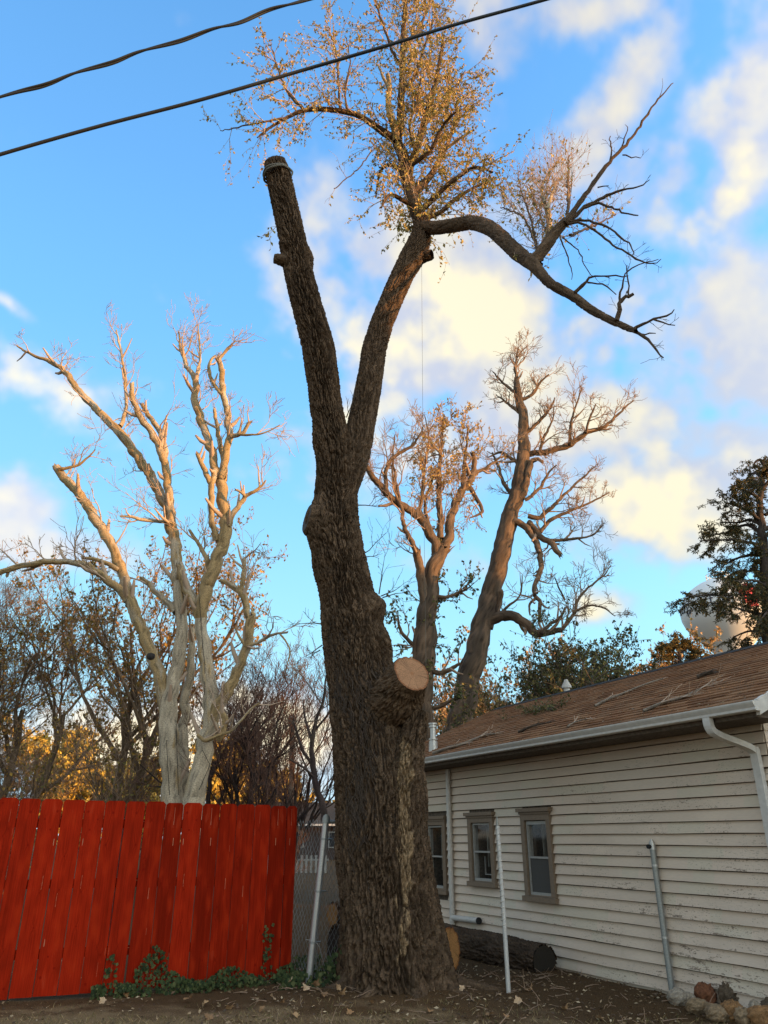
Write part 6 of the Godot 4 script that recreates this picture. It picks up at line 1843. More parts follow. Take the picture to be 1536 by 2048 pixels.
# ---------------------------------------------------------------- far things
func make_far() -> void:
	# water tower
	var c := at(1448, 1222, 150.0)
	var u := px_size(1448, 1222, 150.0)
	var tower := thing("water_tower", "white water tower with dark lettering and a red emblem behind the cedar", "water tower", Vector3(c.x, 0, c.z))
	var prof := [[0.0, 64.0], [22.0, 62.5], [40.0, 56.0], [58.0, 44.0], [72.0, 29.0], [80.0, 14.0], [83.0, 0.0], [81.5, -14.0], [76.0, -29.0], [66.0, -44.0], [54.0, -58.0], [43.0, -70.0], [32.0, -84.0], [24.0, -100.0], [20.0, -120.0]]
	var pts := PackedVector3Array()
	var rad := PackedFloat32Array()
	for p in prof:
		pts.append(c + Vector3(0, p[1] * u, 0))
		rad.append(maxf(0.02, p[0] * u))
	var sm := smooth(pts, rad, 0.8)
	var b := Buf.new()
	var sp: PackedVector3Array = sm[0]
	var sr: PackedFloat32Array = sm[1]
	var seg := 64
	for k in sp.size():
		var k0 := maxi(k - 1, 0)
		var k1 := mini(k + 1, sp.size() - 1)
		var slope := Vector2(sp[k1].y - sp[k0].y, sr[k1] - sr[k0])
		for e in seg:
			var g := TAU * e / seg
			var d := Vector3(cos(g), 0, sin(g))
			var nn := (d * -slope.x + Vector3(0, slope.y, 0)).normalized()
			b.vert(sp[k] + d * sr[k], nn if k > 0 else Vector3.UP)
	for k in sp.size() - 1:
		for e in seg:
			var e2 := (e + 1) % seg
			var q := k * seg
			b.i.append_array([q + e, q + seg + e, q + seg + e2, q + e, q + seg + e2, q + e2])
	var tank := obj("tank", b.mesh(), mat(Color(0.70, 0.68, 0.64), 0.5), tower)
	var col := Buf.new()
	col.tube(PackedVector3Array([c + Vector3(0, -118.0 * u, 0), Vector3(c.x, 6.0, c.z), Vector3(c.x, -0.2, c.z)]), PackedFloat32Array([20.0 * u, 18.0 * u, 34.0 * u]), 40)
	obj("pedestal", col.mesh(), mat(Color(0.70, 0.68, 0.64), 0.5), tower)
	var rail := Buf.new()
	for yy in [64.0, 70.0, 76.0]:
		var rp := PackedVector3Array()
		var rr := PackedFloat32Array()
		for k in 41:
			rp.append(c + Vector3(cos(TAU * k / 40.0) * 22.0 * u, yy * u, sin(TAU * k / 40.0) * 22.0 * u))
			rr.append(0.06)
		rail.tube(rp, rr, 6)
	for k in 16:
		var d := Vector3(cos(TAU * k / 16.0), 0, sin(TAU * k / 16.0)) * 22.0 * u
		rail.tube(PackedVector3Array([c + d + Vector3(0, 60.0 * u, 0), c + d + Vector3(0, 76.0 * u, 0)]), PackedFloat32Array([0.06, 0.06]), 6)
	obj("railing", rail.mesh(), mat(Color(0.70, 0.68, 0.64), 0.5), tower)
	var ink := mat(Color(0.05, 0.05, 0.07), 0.6)
	var font := SystemFont.new()
	font.font_names = PackedStringArray(["Droid Sans"])
	var look := Vector3(-c.x, 0, -c.z).normalized()
	var word := "edgerton"
	for k in word.length():
		var turn := deg_to_rad(-74.0 + 12.2 * k)
		var d := look.rotated(Vector3.UP, turn)
		var tm := TextMesh.new()
		tm.text = word[k]
		tm.font = font
		tm.font_size = 64
		tm.pixel_size = 0.044
		tm.depth = 0.12
		var o := MeshInstance3D.new()
		o.name = "letter"
		o.mesh = tm
		o.material_override = ink
		tank.add_child(o, true)
		var bs := Basis(Vector3.UP.cross(d).normalized(), Vector3.UP, d)
		o.transform = Transform3D(bs, c + d * 82.9 * u + Vector3(0, 3.0 * u, 0))
	var em := Buf.new()
	var de := look.rotated(Vector3.UP, deg_to_rad(38.0))
	var ex := Vector3.UP.cross(de).normalized()
	var ec := c + de * 83.0 * u + Vector3(0, 4.0 * u, 0)
	var rim := []
	for k in 14:
		var g := TAU * k / 14.0
		var rr: float = (22.0 if k % 2 == 0 else 14.0) * u * (1.15 if k < 7 else 0.95)
		rim.append(ec + ex * cos(g) * rr + Vector3.UP * sin(g) * rr * 1.15)
	for k in 14:
		em.quad(ec + de * 0.14, rim[k] + de * 0.05, rim[(k + 1) % 14] + de * 0.05, ec + de * 0.14, de)
		em.quad(rim[k] + de * 0.05, rim[(k + 1) % 14] + de * 0.05, rim[(k + 1) % 14] - de * 1.2, rim[k] - de * 1.2, rim[k] - ec)
	obj("emblem", em.mesh(), mat(Color(0.45, 0.015, 0.03), 0.6), tank)
	# neighbour's low house seen through the wire
	var nb := thing("neighbour_house", "low dark brown house far behind the chain-link fence", "house", Vector3(-7.2, 0, -60))
	var w := Buf.new()
	w.box(Vector3(-7.2, 1.1, -62.5), Vector3(5.5, 0, 0), Vector3(0, 1.3, 0), Vector3(0, 0, 2.5))
	var nw := obj("wall", w.mesh(), mat(Color(0.075, 0.05, 0.04), 0.9, M.fine, 0.7), nb)
	var rf := Buf.new()
	rf.hexa([Vector3(-13.2, 2.4, -59.5), Vector3(-1.2, 2.4, -59.5), Vector3(-1.2, 2.4, -65.5), Vector3(-13.2, 2.4, -65.5), Vector3(-10.5, 4.0, -62.4), Vector3(-4.0, 4.0, -62.4), Vector3(-4.0, 4.0, -62.6), Vector3(-10.5, 4.0, -62.6)])
	obj("roof", rf.mesh(), mat(Color(0.05, 0.045, 0.042), 0.95, M.fine, 0.5), nb)
	var ev := Buf.new()
	ev.box(Vector3(-7.2, 2.35, -59.46), Vector3(6.0, 0, 0), Vector3(0, 0.07, 0), Vector3(0, 0, 0.05))
	obj("gutter", ev.mesh(), M.white_paint, nb)
	for x in [-6.4, -3.6]:
		var wd := Buf.new()
		wd.box(Vector3(x, 1.35, -59.98), Vector3(0.5, 0, 0), Vector3(0, 0.55, 0), Vector3(0, 0, 0.03))
		var win := obj("window", wd.mesh(), M.vinyl, nw)
		var pn := Buf.new()
		pn.box(Vector3(x, 1.35, -59.94), Vector3(0.42, 0, 0), Vector3(0, 0.47, 0), Vector3(0, 0, 0.02))
		obj("pane", pn.mesh(), mat(Color(0.02, 0.022, 0.025), 0.1), nw)
	var picket := thing("picket_fence", "low pale picket fence in the neighbour's yard behind the wire", "fence", Vector3(-4.4, 0, -38))
	for k in 16:
		var pb := Buf.new()
		var x := -6.0 + 0.22 * k
		pb.box(Vector3(x, 0.35, -38), Vector3(0.05, 0, 0), Vector3(0, 0.4, 0), Vector3(0, 0, 0.012))
		obj("picket", pb.mesh(), M.vinyl, picket)
	var pr := Buf.new()
	pr.box(Vector3(-4.35, 0.55, -38.04), Vector3(1.8, 0, 0), Vector3(0, 0.04, 0), Vector3(0, 0, 0.02))
	obj("rail", pr.mesh(), M.vinyl, picket)
	# weathered pole
	var po := Buf.new()
	var p0 := at(586, 1690, 34.0)
	po.tube(PackedVector3Array([Vector3(p0.x, -0.2, p0.z), at(584, 1480, 34.0), at(582, 1435, 34.0)]), PackedFloat32Array([0.13, 0.115, 0.11]), 14, true)
	var pole := thing("utility_pole", "short weathered wooden pole above the right end of the red fence", "pole", Vector3(p0.x, 0, p0.z))
	obj("shaft", po.mesh(), mat(Color(0.22, 0.15, 0.10), 0.9, M.fine, 1.0), pole)
	var ck := Buf.new()
	ck.tube(PackedVector3Array([at(582, 1436, 34.0), at(582, 1430, 34.0)]), PackedFloat32Array([0.14, 0.10]), 14, true)
	obj("pole_cap", ck.mesh(), M.galv_dull, pole)
	# sunlit yellow trees far off
	var yellow := [Color(0.62, 0.42, 0.07), Color(0.55, 0.36, 0.06), Color(0.66, 0.46, 0.12), Color(0.42, 0.30, 0.06)]
	var tw := {"length": 1.5, "r": 0.02, "level": 1, "kids": 5, "rise": 0.05, "thin": 0.012, "up": 0.3, "leaves": 3.0, "leaf": 0.32, "colors": yellow, "leaf_level": 1}
	var names := ["bright yellow tree far behind the left end of the fence", "yellow tree far away, seen through the brush left of the dead tree", "yellow tree far away just left of the dead trunks", "yellow tree far away just right of the dead trunks", "yellow tree far away behind the dark leafless shrub", "low yellow tree far away beside the wooden pole"]
	var k2 := 0
	for s in [[70, 8.5], [170, 9.5], [275, 9.0], [440, 8.6], [505, 7.0], [560, 6.6]]:
		var p := at(s[0], 1660, 62.0 + 3.0 * (k2 % 3))
		grown_tree("yellow_tree", names[k2], "tree", Vector3(p.x, 0, p.z), {"height": s[1] * 0.95, "radius": 0.16, "stems": 2, "spread": 0.8, "lean": 0.25, "depth": 2, "kids": 5, "first": 0.2, "bark": Color(0.15, 0.11, 0.08), "many": 2.0, "twigs": tw, "twig_mat": M.twig_mid}, 1200 + k2)
		k2 += 1
	# a wooded skyline that closes the horizon
	rng.seed = 1300
	var lv := Leaves.new()
	var ridge := fnl(1301, 1.0, FastNoiseLite.TYPE_SIMPLEX_SMOOTH, 3)
	for k in 16000:
		var az := rng.randf_range(-1.0, 1.25)
		var dist := rng.randf_range(170.0, 215.0)
		var top := 7.0 + 4.0 * ridge.get_noise_1d(az * 9.0) + 2.0 * ridge.get_noise_1d(az * 40.0)
		var p := Vector3(sin(az) * dist, rng.randf() * top, -cos(az) * dist)
		var s := rng.randf_range(0.8, 1.7)
		var a := Vector3(rng.randf_range(-1, 1), rng.randf_range(-1, 1), rng.randf_range(-1, 1)).normalized()
		var b2 := a.cross(Vector3(rng.randf_range(-1, 1), rng.randf_range(-1, 1), rng.randf_range(-1, 1))).normalized()
		lv.put(p, b2 * s, a * s, a.cross(b2) * s, [Color(0.09, 0.085, 0.04), Color(0.2, 0.14, 0.05), Color(0.13, 0.10, 0.055)][rng.randi() % 3])
	tag(scatter("distant_woods", lv, leaf_mesh(0.9), M.needle), "far-off line of autumn woods on the horizon", "woods")

# ---------------------------------------------------------------- cables
func make_cables() -> void:
	var upper := [-500, 345, -250, 275, 0, 194, 90, 170, 150, 146, 225, 125, 280, 103, 360, 82, 425, 58, 480, 45, 540, 19, 612, 0, 760, -48, 1000, -125, 1300, -215]
	var lower := [-500, 462, -250, 385, 0, 309, 200, 252, 400, 200, 600, 142, 768, 93, 918, 47, 1088, 0, 1300, -62, 1600, -150]
	for n in 2:
		var arr: Array = upper if n == 0 else lower
		var p := PackedVector3Array()
		var r := PackedFloat32Array()
		for k in arr.size() / 2:
			p.append(at(arr[k * 2], arr[k * 2 + 1], 6.0))
			r.append(0.02)
		var sm := smooth(p, r, 0.05)
		var pts: PackedVector3Array = sm[0]
		var t := thing("overhead_cable", ["upper wavy black overhead cable of two twisted strands", "lower smooth black overhead cable crossing the tree crown"][n], "cable", pts[0])
		if n == 0:
			for e in 2:
				var b := Buf.new()
				var q := PackedVector3Array()
				var rr := PackedFloat32Array()
				for k in pts.size():
					var ax := (pts[mini(k + 1, pts.size() - 1)] - pts[maxi(k - 1, 0)]).normalized()
					q.append(pts[k] + Vector3.UP.rotated(ax, k * 0.16 + PI * e) * 0.013)
					rr.append(0.0145)
				b.tube(q, rr, 8)
				obj("strand", b.mesh(), M.cable, t)
		else:
			var b := Buf.new()
			var rr := PackedFloat32Array()
			rr.resize(pts.size())
			rr.fill(0.020)
			b.tube(pts, rr, 10)
			obj("strand", b.mesh(), M.cable, t)

# ---------------------------------------------------------------- logs, rocks, leaves
func log_piece(called: String, label: String, a: Vector3, b: Vector3, r: float, seed_: int, wood: Color, knobs := []) -> void:
	var t := thing(called, label, "log", Vector3((a.x + b.x) * 0.5, 0, (a.z + b.z) * 0.5))
	var m := bark(PackedVector3Array([b, b.lerp(a, 0.35), b.lerp(a, 0.7), a]), PackedFloat32Array([r * 0.95, r, r * 0.98, r * 1.02]), 110, 0.02, 0.03, Vector2(0.05, 0.4), seed_, Color(0.095, 0.062, 0.04), knobs)
	var body := obj("log_bark", m, M.bark, t)
	obj("cut_face", end_face(m, 96, 0.0, wood), M.cut, body)
	var back := Buf.new()
	var ax := (b - a).normalized()
	back.tint = wood * 0.35
	back.tube(PackedVector3Array([b - ax * 0.02, b - ax * 0.005]), PackedFloat32Array([r * 0.9, r * 0.9]), 40, true)
	obj("cut_face", back.mesh(), M.cut, body)

func rock_mesh(seed_: int, squash: Vector3) -> ArrayMesh:
	var nz := fnl(seed_, 1.0, FastNoiseLite.TYPE_SIMPLEX_SMOOTH, 3)
	var cl := fnl(seed_ + 1, 0.9, FastNoiseLite.TYPE_CELLULAR)
	cl.cellular_return_type = FastNoiseLite.RETURN_DISTANCE
	var b := Buf.new()
	var rows := 26
	var seg := 38
	for j in rows + 1:
		var th := PI * j / rows
		for e in seg:
			var g := TAU * e / seg
			var d := Vector3(sin(th) * cos(g), cos(th), sin(th) * sin(g))
			var r := 0.80 + 0.20 * cl.get_noise_3dv(d * 1.3) + 0.14 * nz.get_noise_3dv(d * 2.2) + 0.07 * nz.get_noise_3dv(d * 7.0)
			r = maxf(r, 0.3)
			b.v.append(d * r * squash)
			var f := nz.get_noise_3dv(d * 3.0 + Vector3.ONE * 4.0)
			b.c.append(Color.WHITE * (0.8 + 0.5 * f))
			b.uv.append(Vector2(g, th))
	b.n.resize(b.v.size())
	for j in rows + 1:
		for e in seg:
			var q := b.v[j * seg + (e + 1) % seg] - b.v[j * seg + (e + seg - 1) % seg]
			var w := b.v[mini(j + 1, rows) * seg + e] - b.v[maxi(j - 1, 0) * seg + e]
			var nn := w.cross(q)
			b.n[j * seg + e] = (-nn.normalized() if nn.dot(b.v[j * seg + e]) < 0.0 else nn.normalized()) if nn.length() > 1e-9 else b.v[j * seg + e].normalized()
	for j in rows:
		for e in seg:
			var e2 := (e + 1) % seg
			var q := j * seg
			b.i.append_array([q + e, q + seg + e, q + seg + e2, q + e, q + seg + e2, q + e2])
	return b.mesh()

func make_ground_things() -> void:
	log_piece("fallen_log", "long dark bark-covered log lying along the house wall", HP(4.9, 0.18, 0.42), HP(2.72, 0.15, 0.34), 0.185, 1400, Color(0.10, 0.068, 0.045), [[HP(4.25, 0.36, 0.5), 0.10, 0.05]])
	log_piece("cut_log", "short log with orange sawn face standing right behind the huge trunk", Vector3(0.78, 0.29, -10.02), Vector3(0.30, 0.26, -10.30), 0.235, 1410, Color(0.46, 0.22, 0.07))
	log_piece("cut_log", "log end with orange face peeping out left of the huge trunk", Vector3(-0.66, 0.60, -10.75), Vector3(0.0, 0.56, -11.2), 0.13, 1420, Color(0.46, 0.22, 0.07))
	log_piece("cut_log", "dark log lying beneath the small orange log end left of the trunk", Vector3(-0.60, 0.24, -10.6), Vector3(0.1, 0.24, -11.0), 0.24, 1425, Color(0.06, 0.04, 0.03))
	var stone := tinted(mat(Color.WHITE, 0.92, M.fine, 6.0, M.rough, 1.0))
	var rocks := [[1359, 2003, 0.115, 0.85, 0, "pale whitish rock at the foot of the leaning grey post"], [1378, 2004, 0.075, 1.0, 0, "small chalky rock next to the pale whitish one"], [1397, 2018, 0.11, 0.7, 1, "pitted tan rock in front of the russet rock"], [1414, 2003, 0.115, 1.1, 2, "russet rock with a rusty face near the post"],
		[1438, 2000, 0.075, 1.0, 3, "small dark rock between russet and grey-brown rocks"], [1467, 2007, 0.13, 1.1, 3, "large grey-brown rock against the wall"], [1486, 2012, 0.06, 1.3, 3, "narrow dark rock right of the large grey-brown one"], [1437, 2033, 0.12, 0.65, 1, "flat tan rock at the front of the rock heap"],
		[1467, 2035, 0.105, 1.0, 4, "orange-brown rock at the front of the heap"], [1493, 2044, 0.09, 1.0, 1, "rounded buff rock near the right edge"], [1514, 2030, 0.065, 1.5, 0, "small upright pale rock near the right edge"], [1530, 2050, 0.13, 0.85, 4, "big ochre rock at the lower right corner"], [1552, 2030, 0.12, 0.9, 3, "brown rock at the far right end of the heap"]]
	var hues := [Color(0.66, 0.54, 0.40), Color(0.50, 0.34, 0.19), Color(0.40, 0.155, 0.07), Color(0.23, 0.16, 0.10), Color(0.48, 0.25, 0.10)]
	rng.seed = 1450
	for k in rocks.size():
		var q: Array = rocks[k]
		var p := on_ground(q[0], q[1] + 8, 0.03)
		var m := mat(hues[q[4]], 0.92, M.fine, 6.0, M.rough, 1.0)
		m.vertex_color_use_as_albedo = true
		var o := obj("rock", rock_mesh(1460 + k * 3, Vector3(1.15, q[3], 0.95)), m)
		o.transform = Transform3D(Basis(Vector3.UP, rng.randf() * TAU).scaled(Vector3.ONE * q[2] * 1.25), p + Vector3(0, q[2] * q[3] * 0.62, 0))
		tag(o, q[5], "rock", "rocks heaped against the house wall")
	# branches on the roof
	var wood := [Color(0.36, 0.29, 0.22), Color(0.13, 0.09, 0.06)]
	var br := [
		["pale forked dead branch lying above the gutter at the low end of the roof", [[5.05, 0.02], [4.85, 0.05], [4.55, 0.11], [4.35, 0.18], [4.1, 0.21]], 0.028, 0, 3],
		["long pale bare branch lying up the middle of the roof", [[2.35, 0.37], [2.3, 0.44], [2.22, 0.52], [2.0, 0.60], [1.85, 0.66]], 0.020, 0, 1],
		["pale twiggy branch near the gutter at the right of the roof", [[0.75, 0.09], [0.62, 0.14], [0.45, 0.19], [0.30, 0.25]], 0.020, 0, 3],
		["short dark stick just above the gutter mid-roof", [[3.25, 0.14], [3.1, 0.18], [2.93, 0.22]], 0.020, 1, 1],
		["thin crooked pale twig between the stick and the gutter", [[1.95, 0.06], [1.93, 0.10], [1.84, 0.14]], 0.012, 0, 1],
		["dark stub of branch high on the right of the roof", [[0.95, 0.52], [0.85, 0.54], [0.78, 0.55]], 0.028, 1, 1]]
	rng.seed = 1500
	for s in br:
		var p := PackedVector3Array()
		var r := PackedFloat32Array()
		var arr: Array = s[1]
		for k in arr.size():
			p.append(RP(arr[k][0], arr[k][1], 0.03 + 0.015 * (k % 2)))
			r.append(s[2] * (1.0 - 0.7 * k / arr.size()))
		var sm := smooth(p, r, 0.08)
		var t := thing("fallen_branch", s[0], "branch", p[0])
		obj("stick", rough_limb(sm, 9, 0.05, wood[s[3]], wood[s[3]] * 0.7, 0.3, 1510), M.limb, t)
		var b := Buf.new()
		var up := (HN * RISE + Vector3(0, RUN, 0)).normalized()
		for k in s[4] * 4:
			var j := rng.randi_range(1, p.size() - 1)
			var d := (p[j] - p[j - 1]).normalized().rotated(up, rng.randf_range(-0.8, 0.8))
			sprout(b, null, p[j], d, 0.26 if s[4] > 1 else 0.14, 0.008, 1, {"kids": 2, "rise": 0.0, "wander": 0.12, "thin": 0.003})
		obj("twigs", b.mesh(), M.twig_pale if s[3] == 0 else M.twig_dark, t)
	var clump := thing("leafy_bough", "fallen leafy green bough lying across the middle of the roof", "branch", RP(4.2, 0.58))
	var cb := Buf.new()
	var cl := Leaves.new()
	for k in 26:
		var f := rng.randf()
		var p := RP(lerpf(4.75, 3.55, f), 0.57 + 0.04 * sin(f * 5.0) + rng.randf_range(-0.03, 0.03), 0.03)
		sprout(cb, cl, p, (HW * rng.randf_range(-1, 1) + HN * rng.randf_range(-0.4, 0.4)).normalized(), 0.32, 0.005, 1, {"kids": 3, "leaves": 2.4, "leaf": 0.05, "rise": 0.02, "thin": 0.002, "colors": [Color(0.075, 0.085, 0.03), Color(0.12, 0.105, 0.04), Color(0.16, 0.11, 0.05)]})
	obj("twigs", cb.mesh(), M.twig_dark, clump)
	scatter("leaves", cl, leaf_mesh(0.6), M.dry_leaf, clump)
	var lit := Leaves.new()
	for k in 900:
		var t := pow(rng.randf(), 1.3)
		var p := RP(rng.randf_range(-0.8, 7.0), t, 0.012)
		var s := rng.randf_range(0.012, 0.045)
		var nn := (HN * RISE + Vector3(0, RUN, 0)).normalized()
		var x := HW.rotated(nn, rng.randf() * TAU)
		lit.put(p, x * s * rng.randf_range(0.3, 1.0), nn.cross(x) * s * 1.4, nn * s, [Color(0.24, 0.16, 0.09), Color(0.13, 0.085, 0.05), Color(0.34, 0.25, 0.15)][rng.randi() % 3])
	tag(scatter("roof_litter", lit, leaf_mesh(0.7), M.dry_leaf), "scattered dead leaves and bark bits on the shingles", "litter")
	# litter, twigs and dry grass on the ground
	rng.seed = 1600
	var fl := Leaves.new()
	for k in 9500:
		var x := rng.randf_range(-5.5, 5.5)
		var z := rng.randf_range(-11.5, -7.0)
		if (Vector3(x, 0, z) - HQ).dot(HN) < 0.04:
			continue
		var dens: float = 0.5 + M.gn.get_noise_2d(x * 1.3 + 30.0, z * 1.3) + (0.35 if x > -1.5 else -0.1)
		if rng.randf() > dens:
			continue
		var s := rng.randf_range(0.010, 0.042)
		var nn := Vector3(rng.randf_range(-0.7, 0.7), 1, rng.randf_range(-0.7, 0.7)).normalized()
		var xx := nn.cross(Vector3(rng.randf_range(-1, 1), 0, rng.randf_range(-1, 1))).normalized()
		var cc: Color = [Color(0.20, 0.13, 0.07), Color(0.12, 0.075, 0.045), Color(0.30, 0.21, 0.12), Color(0.42, 0.32, 0.20), Color(0.09, 0.06, 0.04)][rng.randi() % 5]
		fl.put(Vector3(x, ground_height(x, z) + 0.008, z), xx * s * rng.randf_range(0.4, 1.2), nn.cross(xx) * s * 1.3, nn * s, cc * rng.randf_range(0.7, 1.2))
	tag(scatter("leaf_litter", fl, leaf_mesh(0.8), M.dry_leaf), "brown leaf and bark litter strewn over the soil", "litter")
	var tb := Buf.new()
	for k in 230:
		var x := rng.randf_range(-1.6, 4.0)
		var z := rng.randf_range(-10.0, -7.2)
		if (Vector3(x, 0, z) - HQ).dot(HN) < 0.1:
			continue
		var p := Vector3(x, ground_height(x, z) + 0.015, z)
		sprout(tb, null, p, Vector3(rng.randf_range(-1, 1), rng.randf_range(0.0, 0.25), rng.randf_range(-1, 1)).normalized(), rng.randf_range(0.05, 0.24), rng.randf_range(0.003, 0.007), 1 if rng.randf() < 0.3 else 0, {"kids": 2, "rise": -0.04, "wander": 0.22, "thin": 0.002})
	tag(obj("fallen_twigs", tb.mesh(), M.twig_mid), "broken twigs lying round the foot of the huge tree", "twigs", "", "stuff")
	var gl := Leaves.new()
	var gcol := [Color(0.34, 0.25, 0.12), Color(0.26, 0.19, 0.09), Color(0.20, 0.17, 0.07), Color(0.13, 0.12, 0.05), Color(0.40, 0.30, 0.17)]
	for k in 15000:
		var x := rng.randf_range(-5.5, 4.5)
		var z := rng.randf_range(-9.4, -6.7)
		var want: float = 0.35 + 0.9 * M.gn.get_noise_2d(x * 0.9 + 11.0, z * 1.4) + (z + 8.1) * 1.1 - maxf(0.0, x + 0.5) * 0.12
		if rng.randf() > want or (Vector3(x, 0, z) - HQ).dot(HN) < 0.05:
			continue
		var h := rng.randf_range(0.02, 0.075)
		var up := Vector3(rng.randf_range(-1, 1), rng.randf_range(0.25, 1.2), rng.randf_range(-1, 1)).normalized()
		var sd := up.cross(Vector3(rng.randf_range(-1, 1), 0, rng.randf_range(-1, 1))).normalized()
		gl.put(Vector3(x, ground_height(x, z), z), sd * 0.011, up * h, sd.cross(up) * 0.02, gcol[rng.randi() % 5])
	tag(scatter("dry_grass", gl, leaf_mesh(0.55), M.blade), "thin dry grass in the foreground", "grass")
	# ivy under the fence
	var iv := Leaves.new()
	var ib := Buf.new()
	rng.seed = 1700
	var icol := [Color(0.045, 0.065, 0.022), Color(0.065, 0.085, 0.03), Color(0.03, 0.045, 0.018), Color(0.10, 0.11, 0.04)]
	for k in 2100:
		var s := rng.randf_range(0.85, 3.3)
		var hmax := 0.14 + 0.05 * sin(s * 9.0)
		if s < 1.25:
			hmax = 0.10
		if absf(s - 1.02) < 0.06:
			hmax = 0.36
		if absf(s - 1.42) < 0.16:
			hmax = 0.46 - 1.3 * absf(s - 1.46)
		if s > 2.62 and s < 2.72:
			hmax = 0.60
		if s > 2.98:
			hmax = 0.26
		var y := rng.randf() * hmax
		if hmax > 0.3 and y > 0.12 and rng.randf() < 0.35:
			continue
		if s > 1.9 and s < 2.6 and rng.randf() < 0.2:
			continue
		var p := fp(s, 0.02 + y, 0.03 + rng.randf() * (0.26 if y < 0.15 else 0.05))
		var nn := (Vector3(0.35, 0.5, 0.94) + Vector3(rng.randf_range(-1, 1), rng.randf_range(-1, 1), rng.randf_range(-1, 1)) * 0.7).normalized()
		var dn := (Vector3(rng.randf_range(-0.8, 0.8), -1, rng.randf_range(-0.2, 0.4))).normalized()
		var sd := dn.cross(nn).normalized()
		var z := rng.randf_range(0.024, 0.048)
		iv.put(p, sd * z, dn * z, nn * z, icol[rng.randi() % 4] * rng.randf_range(0.8, 1.3))
		if k % 20 == 0:
			sprout(ib, null, fp(s, 0.0, 0.06), (Vector3(rng.randf_range(-0.5, 0.5), 1, 0)).normalized(), maxf(0.1, y), 0.003, 0, {"wander": 0.3, "thin": 0.002})
	for k in 420:                                            # and round the foot of the post and the left of the trunk
		var x := rng.randf_range(-1.1, -0.35)
		var z := rng.randf_range(-9.75, -9.1)
		var p := Vector3(x, ground_height(x, z) + rng.randf() * (0.12 + 0.35 * smoothstep(-0.75, -0.4, x)), z)
		var nn := (Vector3(0.0, 0.6, 0.8) + Vector3(rng.randf_range(-1, 1), rng.randf_range(-1, 1), rng.randf_range(-1, 1)) * 0.7).normalized()
		var dn := (Vector3(rng.randf_range(-0.8, 0.8), -1, rng.randf_range(-0.2, 0.4))).normalized()
		var sd := dn.cross(nn).normalized()
		var zz := rng.randf_range(0.03, 0.06)
		iv.put(p, sd * zz, dn * zz, nn * zz, icol[rng.randi() % 4])
	var ivy := thing("ivy", "green ivy creeping along the foot of the red fence", "ivy", fp(1.9, 0.0, 0.1))
	scatter("foliage", iv, leaf_mesh(0.95), M.leaf, ivy)
	obj("stem", ib.mesh(), M.twig_dark, ivy)
	# big curled leaves, one by one
	var protos := []
	for a in 4:
		protos.append(lobed_leaf(a))
	var tone := [Color(0.36, 0.22, 0.11), Color(0.30, 0.165, 0.075), Color(0.44, 0.30, 0.18), Color(0.22, 0.125, 0.06)]
	var lm := []
	for a in 4:
		lm.append(mat(tone[a], 0.85))
		lm[a].cull_mode = BaseMaterial3D.CULL_DISABLED
	var spots := [[581, 1972, 0.1], [377, 1998, 0.03], [410, 2007, 0.02], [565, 2014, 0.02], [524, 2026, 0.02], [545, 2006, 0.03], [675, 1993, 0.03], [684, 2001, 0.02], [417, 2037, 0.01], [460, 2021, 0.01], [631, 1984, 0.05], [612, 1990, 0.03], [648, 2004, 0.02], [250, 1994, 0.05], [205, 2006, 0.01], [742, 2018, 0.01], [1038, 2012, 0.01], [1060, 1985, 0.02], [980, 2034, 0.01], [1130, 2020, 0.01], [1200, 2040, 0.01], [860, 2030, 0.01], [700, 2035, 0.01], [590, 2038, 0.01], [1012, 2040, 0.01], [925, 1998, 0.02]]
	rng.seed = 1800
	for q in spots:
		var o := obj("fallen_leaf", protos[rng.randi() % 4], lm[rng.randi() % 4])
		var p := on_ground(q[0], q[1], q[2])
		p.y = ground_height(p.x, p.z) + q[2] + 0.012
		var tilt := Basis(Vector3(1, 0, 0), rng.randf_range(0.0, 0.9)) * Basis(Vector3(0, 0, 1), rng.randf_range(-0.4, 0.4))
		o.transform = Transform3D((Basis(Vector3.UP, rng.randf() * TAU) * tilt).scaled(Vector3.ONE * rng.randf_range(0.032, 0.058)), p)
		var zone := 0 if q[0] < 640 and q[1] < 2003 else 1 if q[0] < 640 else 2 if q[0] < 930 else 3
		var nth := 0
		for other in spots:
			var z2 := 0 if other[0] < 640 and other[1] < 2003 else 1 if other[0] < 640 else 2 if other[0] < 930 else 3
			if z2 == zone and other[0] < q[0]:
				nth += 1
		tag(o, "dry curled leaf %s, %s from the left" % [["in the ivy below the red fence", "on bare soil before the red fence", "round the huge trunk's foot", "on the dirt before the house wall"][zone], ORDER[nth]], "leaf", "big fallen leaves")

func lobed_leaf(kind: int) -> ArrayMesh:
	var r := RandomNumberGenerator.new()
	r.seed = 90 + kind
	var rim := PackedVector3Array()
	var n := 20
	for k in n:
		var g := TAU * k / n
		var lobe := 0.62 + 0.38 * absf(cos(g * 2.5)) * (1.0 if k % 2 == 0 else 0.7)
		var curl := 0.35 * sin(g * 2.0 + r.randf()) + 0.25 * r.randf()
		rim.append(Vector3(cos(g) * lobe, curl * lobe, sin(g) * lobe))
	var b := Buf.new()
	for k in n:
		b.quad(Vector3.ZERO, rim[k] * 0.6, rim[(k + 1) % n] * 0.6, Vector3.ZERO, Vector3.UP)
		var a := rim[k]
		var c := rim[(k + 1) % n]
		b.quad(rim[k] * 0.6, a, c, rim[(k + 1) % n] * 0.6, Vector3.UP)
	b.tube(PackedVector3Array([Vector3.ZERO, Vector3(-0.7, 0.05, 0.1), Vector3(-1.15, 0.2, 0.12)]), PackedFloat32Array([0.03, 0.025, 0.02]), 4)
	return b.mesh()

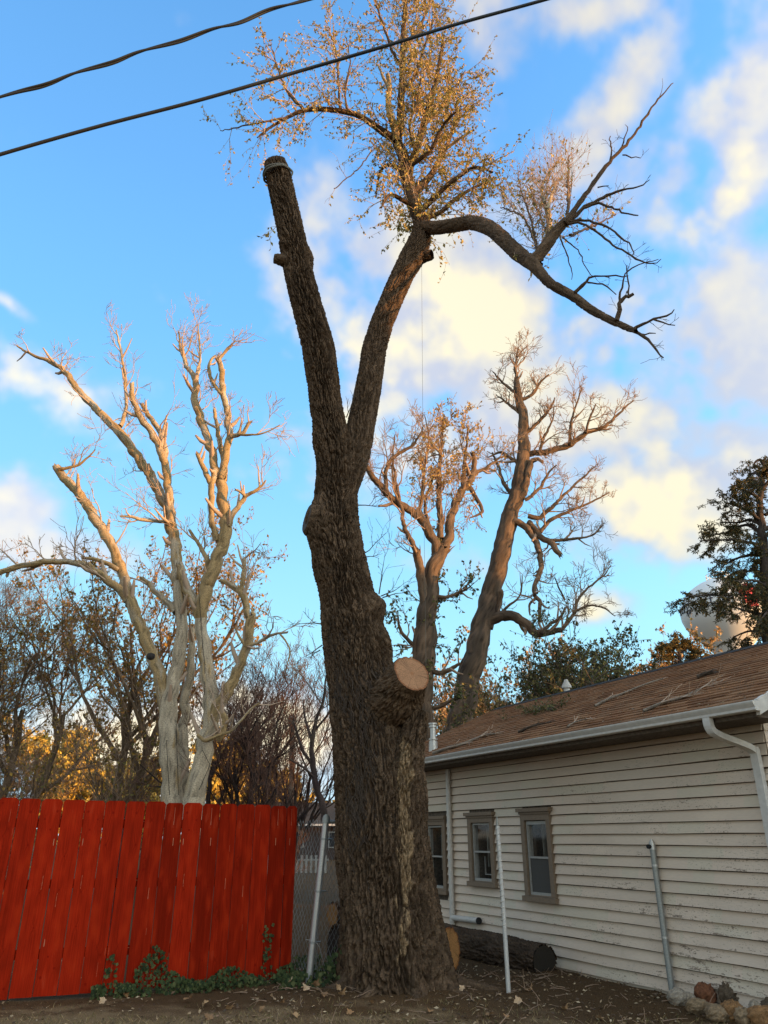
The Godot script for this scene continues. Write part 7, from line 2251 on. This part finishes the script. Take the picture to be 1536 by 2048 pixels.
# ----------------------------------------------------------------
func _ready() -> void:
	rng.seed = 1
	camera_sky_sun()
	make_materials()
	make_ground()
	make_house()
	make_fence()
	make_chain_link()
	make_great_tree()
	make_dead_tree()
	make_back_trees()
	make_thickets()
	make_cedars()
	make_shade_trees()
	make_far()
	make_cables()
	make_poles()
	make_ground_things()
